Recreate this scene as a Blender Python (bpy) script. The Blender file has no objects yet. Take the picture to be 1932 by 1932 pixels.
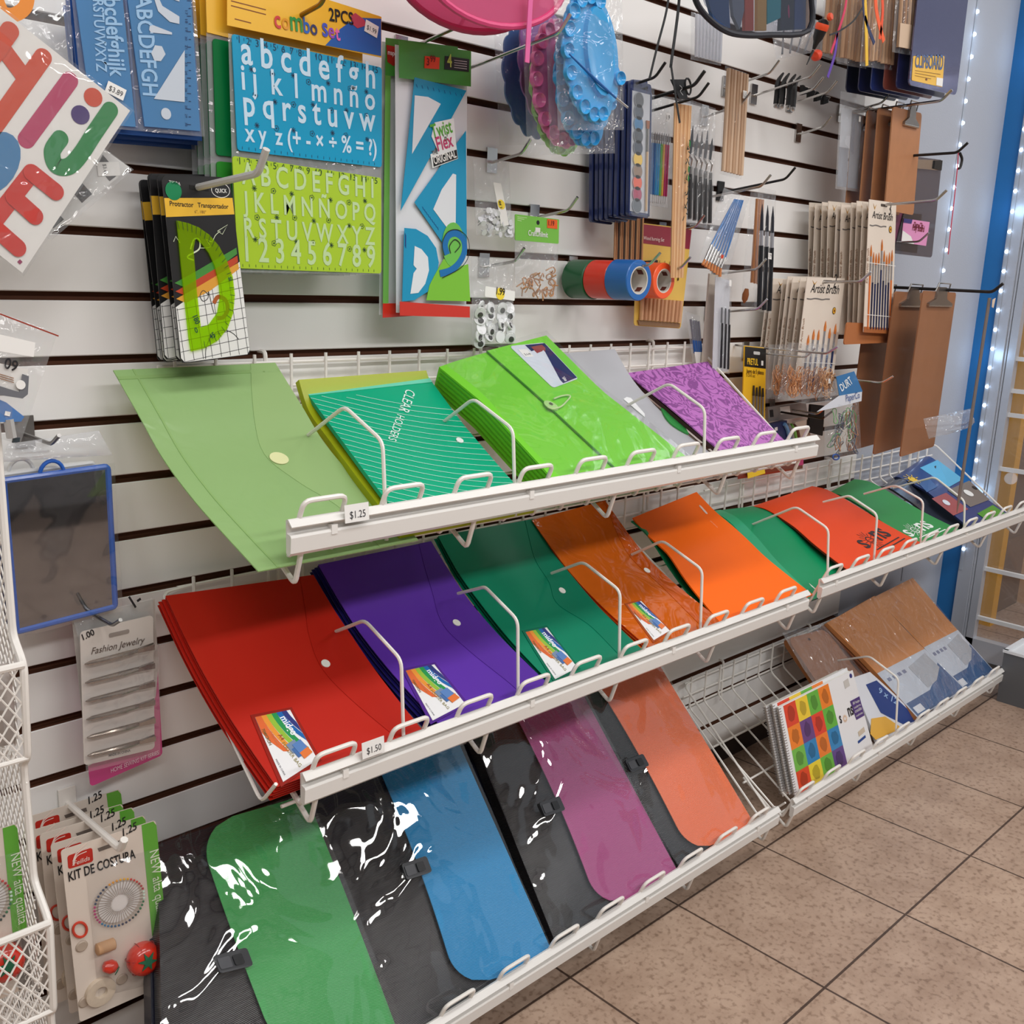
import bpy, bmesh, math, random
from mathutils import Vector as V, Matrix, Euler
random.seed(7)
PI = math.pi
sc = bpy.context.scene
COL = sc.collection
# ------------------------------------------------------------------ the camera's place, and a way to turn a picture point into a point of the room
FH = 1.034                                   # floor is z = 0; the slatwall's groove number 0 is FH above it
CAM = V((0, -1.25118, .12157 + FH)); EUL = Euler((1.34002, -.0376, -.77359), 'XYZ'); ROT = EUL.to_matrix(); FPX = 1910.97
def ray(px, py): return ROT @ V(((px - 966) / FPX, -(py - 966) / FPX, -1))
def at(px, py, d):                           # on the vertical plane d in front of the wall
    r = ray(px, py); return CAM + r * ((-d - CAM.y) / r.y)
def atx(px, py, x):
    r = ray(px, py); return CAM + r * ((x - CAM.x) / r.x)
def atz(px, py, z):
    r = ray(px, py); return CAM + r * ((z - CAM.z) / r.z)
def proj(p):
    q = ROT.transposed() @ (V(p) - CAM); return 966 + FPX * q.x / -q.z, 966 - FPX * q.y / -q.z
# ------------------------------------------------------------------ materials
def lin(c): return tuple((v / 255 / 12.92 if v / 255 <= .04045 else ((v / 255 + .055) / 1.055) ** 2.4) for v in c[:3])
MATS = {}
def nodes(m):
    m.use_nodes = True; return m.node_tree.nodes, m.node_tree.links
def M(c, rough=.5, metal=0, spec=.5, coat=0, emit=0, bump=0, bscale=60, vary=0, vscale=8, name=None, wave=None):
    key = (tuple(c), rough, metal, spec, coat, emit, bump, bscale, vary, vscale, wave)
    if key in MATS: return MATS[key]
    m = bpy.data.materials.new(name or 'paint'); n, l = nodes(m); b = n['Principled BSDF']
    col = (*lin(c), 1); b.inputs['Base Color'].default_value = col
    b.inputs['Roughness'].default_value = rough; b.inputs['Metallic'].default_value = metal
    b.inputs['Specular IOR Level'].default_value = spec; b.inputs['Coat Weight'].default_value = coat
    b.inputs['Coat Roughness'].default_value = .08
    if emit: b.inputs['Emission Color'].default_value = col; b.inputs['Emission Strength'].default_value = emit
    tc = None
    if bump or vary or wave:
        tc = n.new('ShaderNodeTexCoord')
    if vary:
        t = n.new('ShaderNodeTexNoise'); t.inputs['Scale'].default_value = vscale; t.inputs['Detail'].default_value = 4
        l.new(tc.outputs['Object'], t.inputs['Vector'])
        h = n.new('ShaderNodeMix'); h.data_type = 'RGBA'; l.new(t.outputs['Fac'], h.inputs['Factor'])
        h.inputs['A'].default_value = tuple(min(1, x * (1 - vary)) for x in col[:3]) + (1,); h.inputs['B'].default_value = tuple(min(1, x * (1 + vary)) for x in col[:3]) + (1,)
        l.new(h.outputs['Result'], b.inputs['Base Color'])
    if bump:
        t = n.new('ShaderNodeTexNoise'); t.inputs['Scale'].default_value = bscale; t.inputs['Detail'].default_value = 3
        l.new(tc.outputs['Object'], t.inputs['Vector']); q = n.new('ShaderNodeBump'); q.inputs['Strength'].default_value = bump; q.inputs['Distance'].default_value = .004
        l.new(t.outputs['Fac'], q.inputs['Height']); l.new(q.outputs['Normal'], b.inputs['Normal']); l.new(q.outputs['Normal'], b.inputs['Coat Normal'])
    if wave:                                  # fine parallel ribs along the u direction of the part's own UV
        t = n.new('ShaderNodeTexWave'); t.wave_type = 'BANDS'; t.bands_direction = 'Y'; t.inputs['Scale'].default_value = wave
        t.inputs['Distortion'].default_value = .6; t.inputs['Detail Scale'].default_value = .4
        l.new(tc.outputs['UV'], t.inputs['Vector']); q = n.new('ShaderNodeBump'); q.inputs['Strength'].default_value = .35; q.inputs['Distance'].default_value = .003
        l.new(t.outputs['Fac'], q.inputs['Height']); l.new(q.outputs['Normal'], b.inputs['Normal']); l.new(q.outputs['Normal'], b.inputs['Coat Normal'])
    MATS[key] = m; return m
def FILM(tint=(255, 255, 255), clear=.85, rough=.06, bump=.5, bscale=25, milky=(225, 228, 232)):
    """clear plastic film: see-through, a trace of haze, glossy, crumpled"""
    key = ('film', tuple(tint), clear, rough, bump, bscale, tuple(milky))
    if key in MATS: return MATS[key]
    m = bpy.data.materials.new('plastic_film'); n, l = nodes(m); n.remove(n['Principled BSDF']); o = n['Material Output']
    d = n.new('ShaderNodeBsdfDiffuse'); d.inputs['Color'].default_value = (*lin(milky), 1)
    g = n.new('ShaderNodeBsdfGlossy'); g.inputs['Roughness'].default_value = rough
    t = n.new('ShaderNodeBsdfTransparent'); t.inputs['Color'].default_value = (*lin(tint), 1)
    m1 = n.new('ShaderNodeMixShader'); m1.inputs['Fac'].default_value = (1 - clear) * .6; l.new(t.outputs['BSDF'], m1.inputs[1]); l.new(d.outputs['BSDF'], m1.inputs[2])
    fr = n.new('ShaderNodeLayerWeight'); fr.inputs['Blend'].default_value = .5; pw = n.new('ShaderNodeMath'); pw.operation = 'POWER'; pw.inputs[1].default_value = 4; l.new(fr.outputs['Facing'], pw.inputs[0])
    mr = n.new('ShaderNodeMapRange'); mr.inputs['To Min'].default_value = .045; mr.inputs['To Max'].default_value = .6; l.new(pw.outputs[0], mr.inputs['Value']); m2 = n.new('ShaderNodeMixShader')
    l.new(mr.outputs['Result'], m2.inputs['Fac']); l.new(m1.outputs['Shader'], m2.inputs[1]); l.new(g.outputs['BSDF'], m2.inputs[2]); l.new(m2.outputs['Shader'], o.inputs['Surface'])
    if bump:
        tc = n.new('ShaderNodeTexCoord'); x = n.new('ShaderNodeTexNoise'); x.inputs['Scale'].default_value = bscale; x.inputs['Detail'].default_value = 2; x.inputs['Distortion'].default_value = 1.2
        l.new(tc.outputs['Object'], x.inputs['Vector']); q = n.new('ShaderNodeBump'); q.inputs['Strength'].default_value = bump; q.inputs['Distance'].default_value = .02
        l.new(x.outputs['Fac'], q.inputs['Height']); l.new(q.outputs['Normal'], g.inputs['Normal'])
    MATS[key] = m; return m
def POLY(c, clear=.3, rough=.3, tint=None, bump=0, trans=.3):
    """coloured translucent polypropylene"""
    key = ('poly', tuple(c), clear, rough, tint, bump, trans)
    if key in MATS: return MATS[key]
    m = bpy.data.materials.new('translucent_plastic'); n, l = nodes(m); b = n['Principled BSDF']; o = n['Material Output']
    b.inputs['Base Color'].default_value = (*lin(c), 1); b.inputs['Roughness'].default_value = rough
    tl = n.new('ShaderNodeBsdfTranslucent'); tl.inputs['Color'].default_value = (*lin(c), 1)
    t = n.new('ShaderNodeBsdfTransparent'); t.inputs['Color'].default_value = (*lin(tint or c), 1)
    m1 = n.new('ShaderNodeMixShader'); m1.inputs['Fac'].default_value = trans; l.new(b.outputs['BSDF'], m1.inputs[1]); l.new(tl.outputs['BSDF'], m1.inputs[2])
    m2 = n.new('ShaderNodeMixShader'); m2.inputs['Fac'].default_value = clear; l.new(m1.outputs['Shader'], m2.inputs[1]); l.new(t.outputs['BSDF'], m2.inputs[2])
    l.new(m2.outputs['Shader'], o.inputs['Surface'])
    if bump:
        tc = n.new('ShaderNodeTexCoord'); x = n.new('ShaderNodeTexNoise'); x.inputs['Scale'].default_value = 14; x.inputs['Distortion'].default_value = 2
        l.new(tc.outputs['Object'], x.inputs['Vector']); q = n.new('ShaderNodeBump'); q.inputs['Strength'].default_value = bump; q.inputs['Distance'].default_value = .02
        l.new(x.outputs['Fac'], q.inputs['Height']); l.new(q.outputs['Normal'], b.inputs['Normal'])
    MATS[key] = m; return m
WIRE = M((238, 234, 228), .3, name='white_enamel'); CHROME = M((190, 188, 186), .22, 1, name='chrome'); STEEL = M((150, 148, 146), .35, 1, name='steel')
BLACK = M((18, 18, 20), .45); WHITE = M((240, 239, 236), .5); INK = M((22, 20, 24), .6); PAPER = M((238, 235, 228), .6); DGREY = M((60, 60, 64), .5)
CLEAR = FILM(); BAG = FILM(clear=.8, bump=.9, bscale=30); MILK = FILM(clear=.55, bump=.5)
# ------------------------------------------------------------------ objects: an Empty per thing, one mesh per part
def thing(name, label, cat, loc, group=None):
    o = bpy.data.objects.new(name, None); COL.objects.link(o); o.location = loc; o.empty_display_size = .02
    o['label'] = label; o['category'] = cat
    if group: o['group'] = group
    return o
def rootloc(p):
    while p.parent: p = p.parent
    return V(p.location)
def obj(name, mb, mat, parent=None, smooth=None, loc=None, kind=None):
    base = rootloc(parent) if parent else V(loc or (0, 0, 0))
    me = bpy.data.meshes.new(name); me.from_pydata([tuple(V(v) - base) for v in mb.v], [], mb.f)
    if mb.uv:
        lay = me.uv_layers.new(name='UVMap')
        for p in me.polygons:
            for li in p.loop_indices: lay.data[li].uv = mb.uv.get(me.loops[li].vertex_index, (0, 0))
    mats = mat if isinstance(mat, (list, tuple)) else [mat]
    for m in mats: me.materials.append(m)
    if mb.mi: 
        for i, p in enumerate(me.polygons): p.material_index = mb.mi.get(i, 0)
    me.validate(); me.update()
    if mb.smooth if smooth is None else smooth:
        me.polygons.foreach_set('use_smooth', [True] * len(me.polygons)); me.set_sharp_from_angle(angle=math.radians(40))
    o = bpy.data.objects.new(name, me); COL.objects.link(o)
    if parent: o.parent = parent
    else: o.location = base
    if kind: o['kind'] = kind
    return o
def tag(o, label, cat, group=None):
    o['label'] = label; o['category'] = cat
    if group: o['group'] = group
    return o
def struct(name, mb, mat, **k): 
    o = obj(name, mb, mat, **k)
    if not o.parent: o['kind'] = 'structure'
    return o
def dup(root, delta=(0, 0, 0), rot=(0, 0, 0), label=None, group=None, skip=()):
    def cp(o, par):
        c = o.copy(); COL.objects.link(c)
        if par: c.parent = par
        for ch in o.children:
            if ch.name.split('.')[0] not in skip: cp(ch, c)
        return c
    r = cp(root, None); r.location = V(root.location) + V(delta); r.rotation_euler = rot
    if label: r['label'] = label
    if group: r['group'] = group
    return r
# ------------------------------------------------------------------ mesh building
class MB:
    def __init__(s, smooth=False): s.v = []; s.f = []; s.uv = {}; s.mi = {}; s.smooth = smooth
    def add(s, vs, fs, uv=None, mi=0):
        b = len(s.v); s.v += [V(v) for v in vs]
        for f in fs:
            if mi: s.mi[len(s.f)] = mi
            s.f.append(tuple(b + i for i in f))
        if uv:
            for i, u in enumerate(uv): s.uv[b + i] = u
        return s
    def box(s, lo, hi, mi=0):
        x0, y0, z0 = lo; x1, y1, z1 = hi
        return s.add([(x0, y0, z0), (x1, y0, z0), (x1, y1, z0), (x0, y1, z0), (x0, y0, z1), (x1, y0, z1), (x1, y1, z1), (x0, y1, z1)],
                     [(3, 2, 1, 0), (4, 5, 6, 7), (0, 1, 5, 4), (1, 2, 6, 5), (2, 3, 7, 6), (3, 0, 4, 7)], mi=mi)
    def tube(s, pts, r, n=8, closed=False, mi=0):
        """round wire through the points; r may be one radius per point"""
        s.smooth = True; pts = [V(p) for p in pts]; N = len(pts); rings = []; up = None
        rr = r if isinstance(r, (list, tuple)) else [r] * N
        for i, p in enumerate(pts):
            a = pts[i - 1] if (i or closed) else p; b = pts[(i + 1) % N] if (i < N - 1 or closed) else p
            t = (b - a); t = t.normalized() if t.length > 1e-9 else V((0, 0, 1))
            if up is None: up = t.orthogonal().normalized()
            up = (up - t * up.dot(t)); up = up.normalized() if up.length > 1e-6 else t.orthogonal().normalized()
            w = t.cross(up); rings.append([p + (up * math.cos(2 * PI * k / n) + w * math.sin(2 * PI * k / n)) * rr[i] for k in range(n)])
        vs = [q for g in rings for q in g]; fs = []
        for i in range(N if closed else N - 1):
            j = (i + 1) % N
            for k in range(n): fs.append((i * n + k, i * n + (k + 1) % n, j * n + (k + 1) % n, j * n + k))
        if not closed: fs += [tuple(range(n - 1, -1, -1)), tuple((N - 1) * n + k for k in range(n))]
        return s.add(vs, fs, mi=mi)
    def lathe(s, prof, n=24, o=(0, 0, 0), ax=(0, 0, 1), mi=0, cap=True):
        """profile [(r, h)] turned about the axis"""
        s.smooth = True; ax = V(ax).normalized(); e = ax.orthogonal().normalized(); w = ax.cross(e); o = V(o)
        vs = [o + ax * h + (e * math.cos(2 * PI * k / n) + w * math.sin(2 * PI * k / n)) * max(r, 1e-5) for r, h in prof for k in range(n)]; m = len(prof); fs = []
        for i in range(m - 1):
            for k in range(n): fs.append((i * n + k, i * n + (k + 1) % n, (i + 1) * n + (k + 1) % n, (i + 1) * n + k))
        if cap: fs += [tuple(range(n - 1, -1, -1)), tuple((m - 1) * n + k for k in range(n))]
        return s.add(vs, fs, mi=mi)
    def prism(s, pts, n, th, mi=0):
        """flat outline (world points) pushed out along n by th"""
        pts = [V(p) for p in pts]; k = len(pts); n = V(n) * th
        return s.add(pts + [p + n for p in pts], [tuple(range(k - 1, -1, -1)), tuple(range(k, 2 * k))] + [(i, (i + 1) % k, k + (i + 1) % k, k + i) for i in range(k)], mi=mi)
def fillet(pts, r, n=5, closed=False):
    """round the corners of a polyline"""
    pts = [V(p) for p in pts]; out = []; N = len(pts)
    for i, p in enumerate(pts):
        if not closed and i in (0, N - 1): out.append(p); continue
        a = pts[i - 1] - p; b = pts[(i + 1) % N] - p; q = min(r, a.length * .48, b.length * .48)
        A = p + a.normalized() * q; B = p + b.normalized() * q
        for k in range(n + 1):
            t = k / n; out.append(A * (1 - t) ** 2 + p * 2 * t * (1 - t) + B * t * t)
    return out
def spline(pts, n=8):
    """Catmull-Rom through tuples of any length"""
    P = [tuple(p) for p in pts]; P = [P[0]] + P + [P[-1]]; out = []
    for i in range(1, len(P) - 2):
        for k in range(n):
            t = k / n; out.append(tuple(.5 * (2 * b + (c - a) * t + (2 * a - 5 * b + 4 * c - d) * t * t + (3 * b - a - 3 * c + d) * t ** 3) for a, b, c, d in zip(P[i - 1], P[i], P[i + 1], P[i + 2])))
    return out + [P[-2]]
# ------------------------------------------------------------------ surfaces with their own u (to the right) and v (downwards)
class Surf:
    def n(s, u, v, e=.01):
        a = s.p(u + e, v) - s.p(u - e, v); b = s.p(u, v + e) - s.p(u, v - e); return b.cross(a).normalized()
    def o(s, u, v, off=0): return s.p(u, v) + s.n(u, v) * off if off else s.p(u, v)
    def size(s): return (s.p(1, .5) - s.p(0, .5)).length, (s.p(.5, 1) - s.p(.5, 0)).length
    def uv(s, px, py):
        """the surface's u, v seen at a picture point"""
        if abs(px) <= 2.5 and abs(py) <= 2.5: return px, py
        u = v = .5
        for _ in range(14):
            x, y = proj(s.p(u, v)); e = 1e-3
            xu, yu = proj(s.p(u + e, v)); xv, yv = proj(s.p(u, v + e))
            a, b, c, d = (xu - x) / e, (xv - x) / e, (yu - y) / e, (yv - y) / e; D = a * d - b * c
            if abs(D) < 1e-9: break
            du = (d * (px - x) - b * (py - y)) / D; dv = (a * (py - y) - c * (px - x)) / D
            m = max(abs(du), abs(dv), .4) / .4; u += du / m; v += dv / m
        return u, v
class Quad(Surf):
    def __init__(s, tl, tr, br, bl): s.c = [V(q) for q in (tl, tr, br, bl)]
    def p(s, u, v): a, b, c, d = s.c; return (a * (1 - u) + b * u) * (1 - v) + (d * (1 - u) + c * u) * v
def Q(tl, tr, br, bl, d):
    """hanging panel: four picture corners, at d in front of the wall (one depth or four)"""
    ds = d if isinstance(d, (tuple, list)) else (d,) * 4
    return Quad(*(at(*q, k) for q, k in zip((tl, tr, br, bl), ds)))
def R(x, z, w, h, d, tilt=0, yaw=0, lean=0):
    """upright rectangle: top centre x, z; turned by tilt in its plane, yaw about z"""
    ca, sa = math.cos(tilt), math.sin(tilt); e = V((ca * math.cos(yaw), ca * math.sin(yaw), sa)); k = V((sa * math.cos(yaw), sa * math.sin(yaw) - lean, -ca)); k.normalize(); T = V((x, -d, z))
    return Quad(T - e * w / 2, T + e * w / 2, T + e * w / 2 + k * h, T - e * w / 2 + k * h)
class Sheet(Surf):
    """a sheet lying over a profile in y, z; its side edges given at top and bottom"""
    def __init__(s, top, bot, prof, warp=None):
        s.top, s.bot = top, bot; s.pr = spline(prof, 10); s.L = [0]; s.warp = warp
        for a, b in zip(s.pr, s.pr[1:]): s.L.append(s.L[-1] + math.dist(a, b))
    def yz(s, v):
        t = v * s.L[-1]
        if t <= 0: i, f = 0, t / (s.L[1] - s.L[0])
        elif t >= s.L[-1]: i = len(s.L) - 2; f = (t - s.L[i]) / (s.L[i + 1] - s.L[i])
        else:
            i = 0
            while s.L[i + 1] < t: i += 1
            f = (t - s.L[i]) / (s.L[i + 1] - s.L[i])
        return tuple(a + (b - a) * f for a, b in zip(s.pr[i], s.pr[i + 1]))
    def p(s, u, v):
        y, z = s.yz(v); l = s.top[0] + (s.bot[0] - s.top[0]) * v; r = s.top[1] + (s.bot[1] - s.top[1]) * v
        q = V((l + (r - l) * u, y, z))
        if s.warp: q += V(s.warp(u, v))
        return q
class Sub(Surf):
    """a patch of another surface, lifted by off"""
    def __init__(s, par, tl, tr, br, bl, off=0): s.par = par; s.k = [par.uv(*q) for q in (tl, tr, br, bl)]; s.off = off
    def p(s, u, v):
        a, b, c, d = s.k; U = [(a[i] * (1 - u) + b[i] * u) * (1 - v) + (d[i] * (1 - u) + c[i] * u) * v for i in (0, 1)]; return s.par.o(U[0], U[1], s.off)
def slab(sf, th=.001, off=0, u=(0, 1), v=(0, 1), nu=1, nv=1, bow=None, mb=None):
    """closed plate following the surface; u may be a function of v giving (u0, u1); bow(u, v) adds to the offset"""
    mb = mb or MB(nu > 1 or nv > 1); vs = []; uv = []
    for side in (0, 1):
        for j in range(nv + 1):
            b = v[0] + (v[1] - v[0]) * j / nv; lim = u(b) if callable(u) else u
            for i in range(nu + 1):
                a = lim[0] + (lim[1] - lim[0]) * i / nu; k = off + th * side + (bow(a, b) if bow else 0)
                vs.append(sf.o(a, b, k)); uv.append((a, 1 - b))
    w = nu + 1; N = w * (nv + 1); fs = []
    for j in range(nv):
        for i in range(nu):
            q = j * w + i; fs += [(q, q + 1, q + w + 1, q + w), (N + q, N + q + w, N + q + w + 1, N + q + 1)]
    rim = [i for i in range(nu)] + [j * w + nu for j in range(nv)] + [nv * w + i for i in range(nu, 0, -1)] + [j * w for j in range(nv, 0, -1)]
    for a, b in zip(rim, rim[1:] + rim[:1]): fs.append((b, a, N + a, N + b))
    return mb.add(vs, fs, uv)
def plate(sf, pts, th=.001, off=0, mb=None, seg=None):
    """flat outline given in u, v (or picture points), as a thin plate on the surface"""
    mb = mb or MB(); k = [sf.uv(*q) for q in pts]; n = len(k)
    lo = [sf.o(a, b, off) for a, b in k]; hi = [sf.o(a, b, off + th) for a, b in k]
    ar = sum(k[i][0] * k[(i + 1) % n][1] - k[(i + 1) % n][0] * k[i][1] for i in range(n))
    if ar > 0: lo.reverse(); hi.reverse()
    uv = [(a, 1 - b) for a, b in k]
    if ar > 0: uv.reverse()
    return mb.add(lo + hi, [tuple(range(n - 1, -1, -1)), tuple(range(n, 2 * n))] + [(i, (i + 1) % n, n + (i + 1) % n, n + i) for i in range(n)], uv + uv)
def rrect(sf, r=.008, u0=0, u1=1, v0=0, v1=1, n=5, which=(1, 1, 1, 1)):
    """rounded rectangle outline in u, v, radius in metres"""
    w, h = sf.size(); ru, rv = r / w, r / h; out = []
    for (cu, cv, a0), on in zip(((u1 - ru, v0 + rv, -90), (u1 - ru, v1 - rv, 0), (u0 + ru, v1 - rv, 90), (u0 + ru, v0 + rv, 180)), (which[1], which[2], which[3], which[0])):
        if not on: out.append((u1 if cu > (u0 + u1) / 2 else u0, v1 if cv > (v0 + v1) / 2 else v0)); continue
        for k in range(n + 1):
            a = math.radians(a0 + 90 * k / n); out.append((cu + ru * math.cos(a), cv + rv * math.sin(a)))
    return out
def ell(sf, c, ru, n=20, rv=None):
    """ellipse outline about u, v or a picture point; radii in metres"""
    w, h = sf.size(); c = sf.uv(*c); rv = rv or ru
    return [(c[0] + ru / w * math.cos(2 * PI * k / n), c[1] + rv / h * math.sin(2 * PI * k / n)) for k in range(n)]
GLYPH = {}
def glyphs(txt, bold=False):
    if (txt, bold) in GLYPH: return GLYPH[(txt, bold)]
    c = bpy.data.curves.new('t', 'FONT'); c.body = txt; c.size = 1; c.resolution_u = 3
    if bold: c.offset = .018
    o = bpy.data.objects.new('t', c); COL.objects.link(o); dg = bpy.context.evaluated_depsgraph_get(); me = o.evaluated_get(dg).to_mesh()
    r = ([(v.co.x, v.co.y) for v in me.vertices], [tuple(p.vertices) for p in me.polygons]); o.evaluated_get(dg).to_mesh_clear()
    bpy.data.objects.remove(o); bpy.data.curves.remove(c); GLYPH[(txt, bold)] = r; return r
def letters(sf, txt, a, b, hs=1, off=.0006, mb=None, bold=False, slant=0):
    """writing along the surface from a to b (u, v or picture points)"""
    mb = mb or MB(); vs, fs = glyphs(txt, bold)
    if not vs: return mb
    x0 = min(v[0] for v in vs); x1 = max(v[0] for v in vs); w, h = sf.size(); a = sf.uv(*a); b = sf.uv(*b)
    dx, dy = (b[0] - a[0]) * w, (b[1] - a[1]) * h; k = math.hypot(dx, dy) / max(x1 - x0, 1e-6); t = (dx * k / math.hypot(dx, dy), dy * k / math.hypot(dx, dy)); q = (t[1] * hs, -t[0] * hs)
    out = []
    for x, y in vs:
        X = x - x0 + slant * y; out.append(sf.o(a[0] + (X * t[0] + y * q[0]) / w, a[1] + (X * t[1] + y * q[1]) / h, off))
    return mb.add(out, fs)
def ink(parent, sf, txt, a, b, mat=INK, hs=1, off=.0008, bold=False, slant=0, name='lettering'):
    return obj(name, letters(sf, txt, a, b, hs, off, bold=bold, slant=slant), mat, parent)
def stroke(sf, pts, w, th=.0004, off=.0004, mb=None, n=6, smooth=True):
    """a drawn line of width w metres on the surface"""
    mb = mb or MB(); pts = [sf.uv(*q) for q in pts]
    if smooth and len(pts) > 2: pts = spline(pts, n)
    W_, H_ = sf.size(); k = len(pts); L = []; Rr = []
    for i, p in enumerate(pts):
        a = pts[max(i - 1, 0)]; b = pts[min(i + 1, k - 1)]; dx, dy = (b[0] - a[0]) * W_, (b[1] - a[1]) * H_; m = math.hypot(dx, dy) or 1
        nx, ny = -dy / m * w / 2, dx / m * w / 2; L.append(sf.o(p[0] + nx / W_, p[1] + ny / H_, off)); Rr.append(sf.o(p[0] - nx / W_, p[1] - ny / H_, off))
    return mb.add(L + Rr, [(i, i + 1, k + i + 1, k + i) for i in range(k - 1)])
def barcode(sf, a, b, c, d, mb=None, off=.0008, n=22):
    mb = mb or MB(); s = Sub(sf, a, b, c, d); rnd = random.Random(5); x = 0
    while x < 1:
        w = rnd.choice((.012, .02, .035)); plate(s, [(x, 0), (min(x + w, 1), 0), (min(x + w, 1), 1), (x, 1)], .0002, off, mb); x += w + rnd.choice((.012, .02, .03))
    return mb
def sticker(parent, sf, c, w, h, txt, mat=WHITE, rot=0, off=.0012, name='price_sticker', tm=DGREY):
    """small price sticker with its figures"""
    W_, H_ = sf.size(); u, v = sf.uv(*c); cs, sn = math.cos(rot), math.sin(rot)
    k = lambda x, y: (u + (x * cs - y * sn) / W_, v + (x * sn + y * cs) / H_)
    s = Sub(sf, k(-w / 2, -h / 2), k(w / 2, -h / 2), k(w / 2, h / 2), k(-w / 2, h / 2), off)
    o = obj(name, slab(s, .0004), mat, parent)
    if txt: obj('lettering', letters(s, txt, (.14, .75), (.88, .75), 1.15, .0007), tm, o)
    return o
def pillow(sf, bulge, nu=10, nv=12, u=(0, 1), v=(0, 1), wob=.15, seed=1, back=.3, off=0):
    """a filled bag: thin at its rim, swollen in the middle, a little crumpled"""
    rnd = random.Random(seed); mb = MB(True); vs = []; uv = []; ns = {}
    for side in (0, 1):
        for j in range(nv + 1):
            for i in range(nu + 1):
                a = i / nu; b = j / nv; rim = i in (0, nu) or j in (0, nv)
                k = (math.sin(PI * a) ** .6 * math.sin(PI * b) ** .6) * bulge * (1 + rnd.uniform(-wob, wob)) + .0004
                A = u[0] + (u[1] - u[0]) * a; B = v[0] + (v[1] - v[0]) * b
                vs.append(sf.o(A, B, off + (k if side else -k * back))); uv.append((a, 1 - b))
    w = nu + 1; N = w * (nv + 1); fs = []
    for j in range(nv):
        for i in range(nu):
            q = j * w + i; fs += [(q, q + 1, q + w + 1, q + w), (N + q, N + q + w, N + q + w + 1, N + q + 1)]
    rim = [i for i in range(nu)] + [j * w + nu for j in range(nv)] + [nv * w + i for i in range(nu, 0, -1)] + [j * w for j in range(nv, 0, -1)]
    for a, b in zip(rim, rim[1:] + rim[:1]): fs.append((b, a, N + a, N + b))
    return mb.add(vs, fs, uv)
HOOKN = 0
def hook(bend, L, label, t=.14, tip=.028, r=.0024, mat=None, plate_=True, ang=.75):
    """slatwall peg hook: plate in the groove, rod coming out, tip turned up at the picture point given"""
    mat = mat or CHROME; P = at(*bend, L); b = V((P.x, 0, P.z - L * t)); h = thing('display_hook', label, 'hook', b, 'peg hooks on the slatwall')
    d = (P - b).normalized(); e = (d + V((0, 0, math.tan(ang)))).normalized()
    obj('rod', MB().tube(fillet([b + V((0, -.003, 0)), P, P + e * tip], .008), r), mat, h)
    if plate_:
        m = MB(); m.box((b.x - .011, -.004, b.z - .016), (b.x + .011, -.001, b.z + .022)); m.box((b.x - .007, -.001, b.z + .016), (b.x + .007, .006, b.z + .020)); obj('backplate', m, mat, h)
    return h
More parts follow.
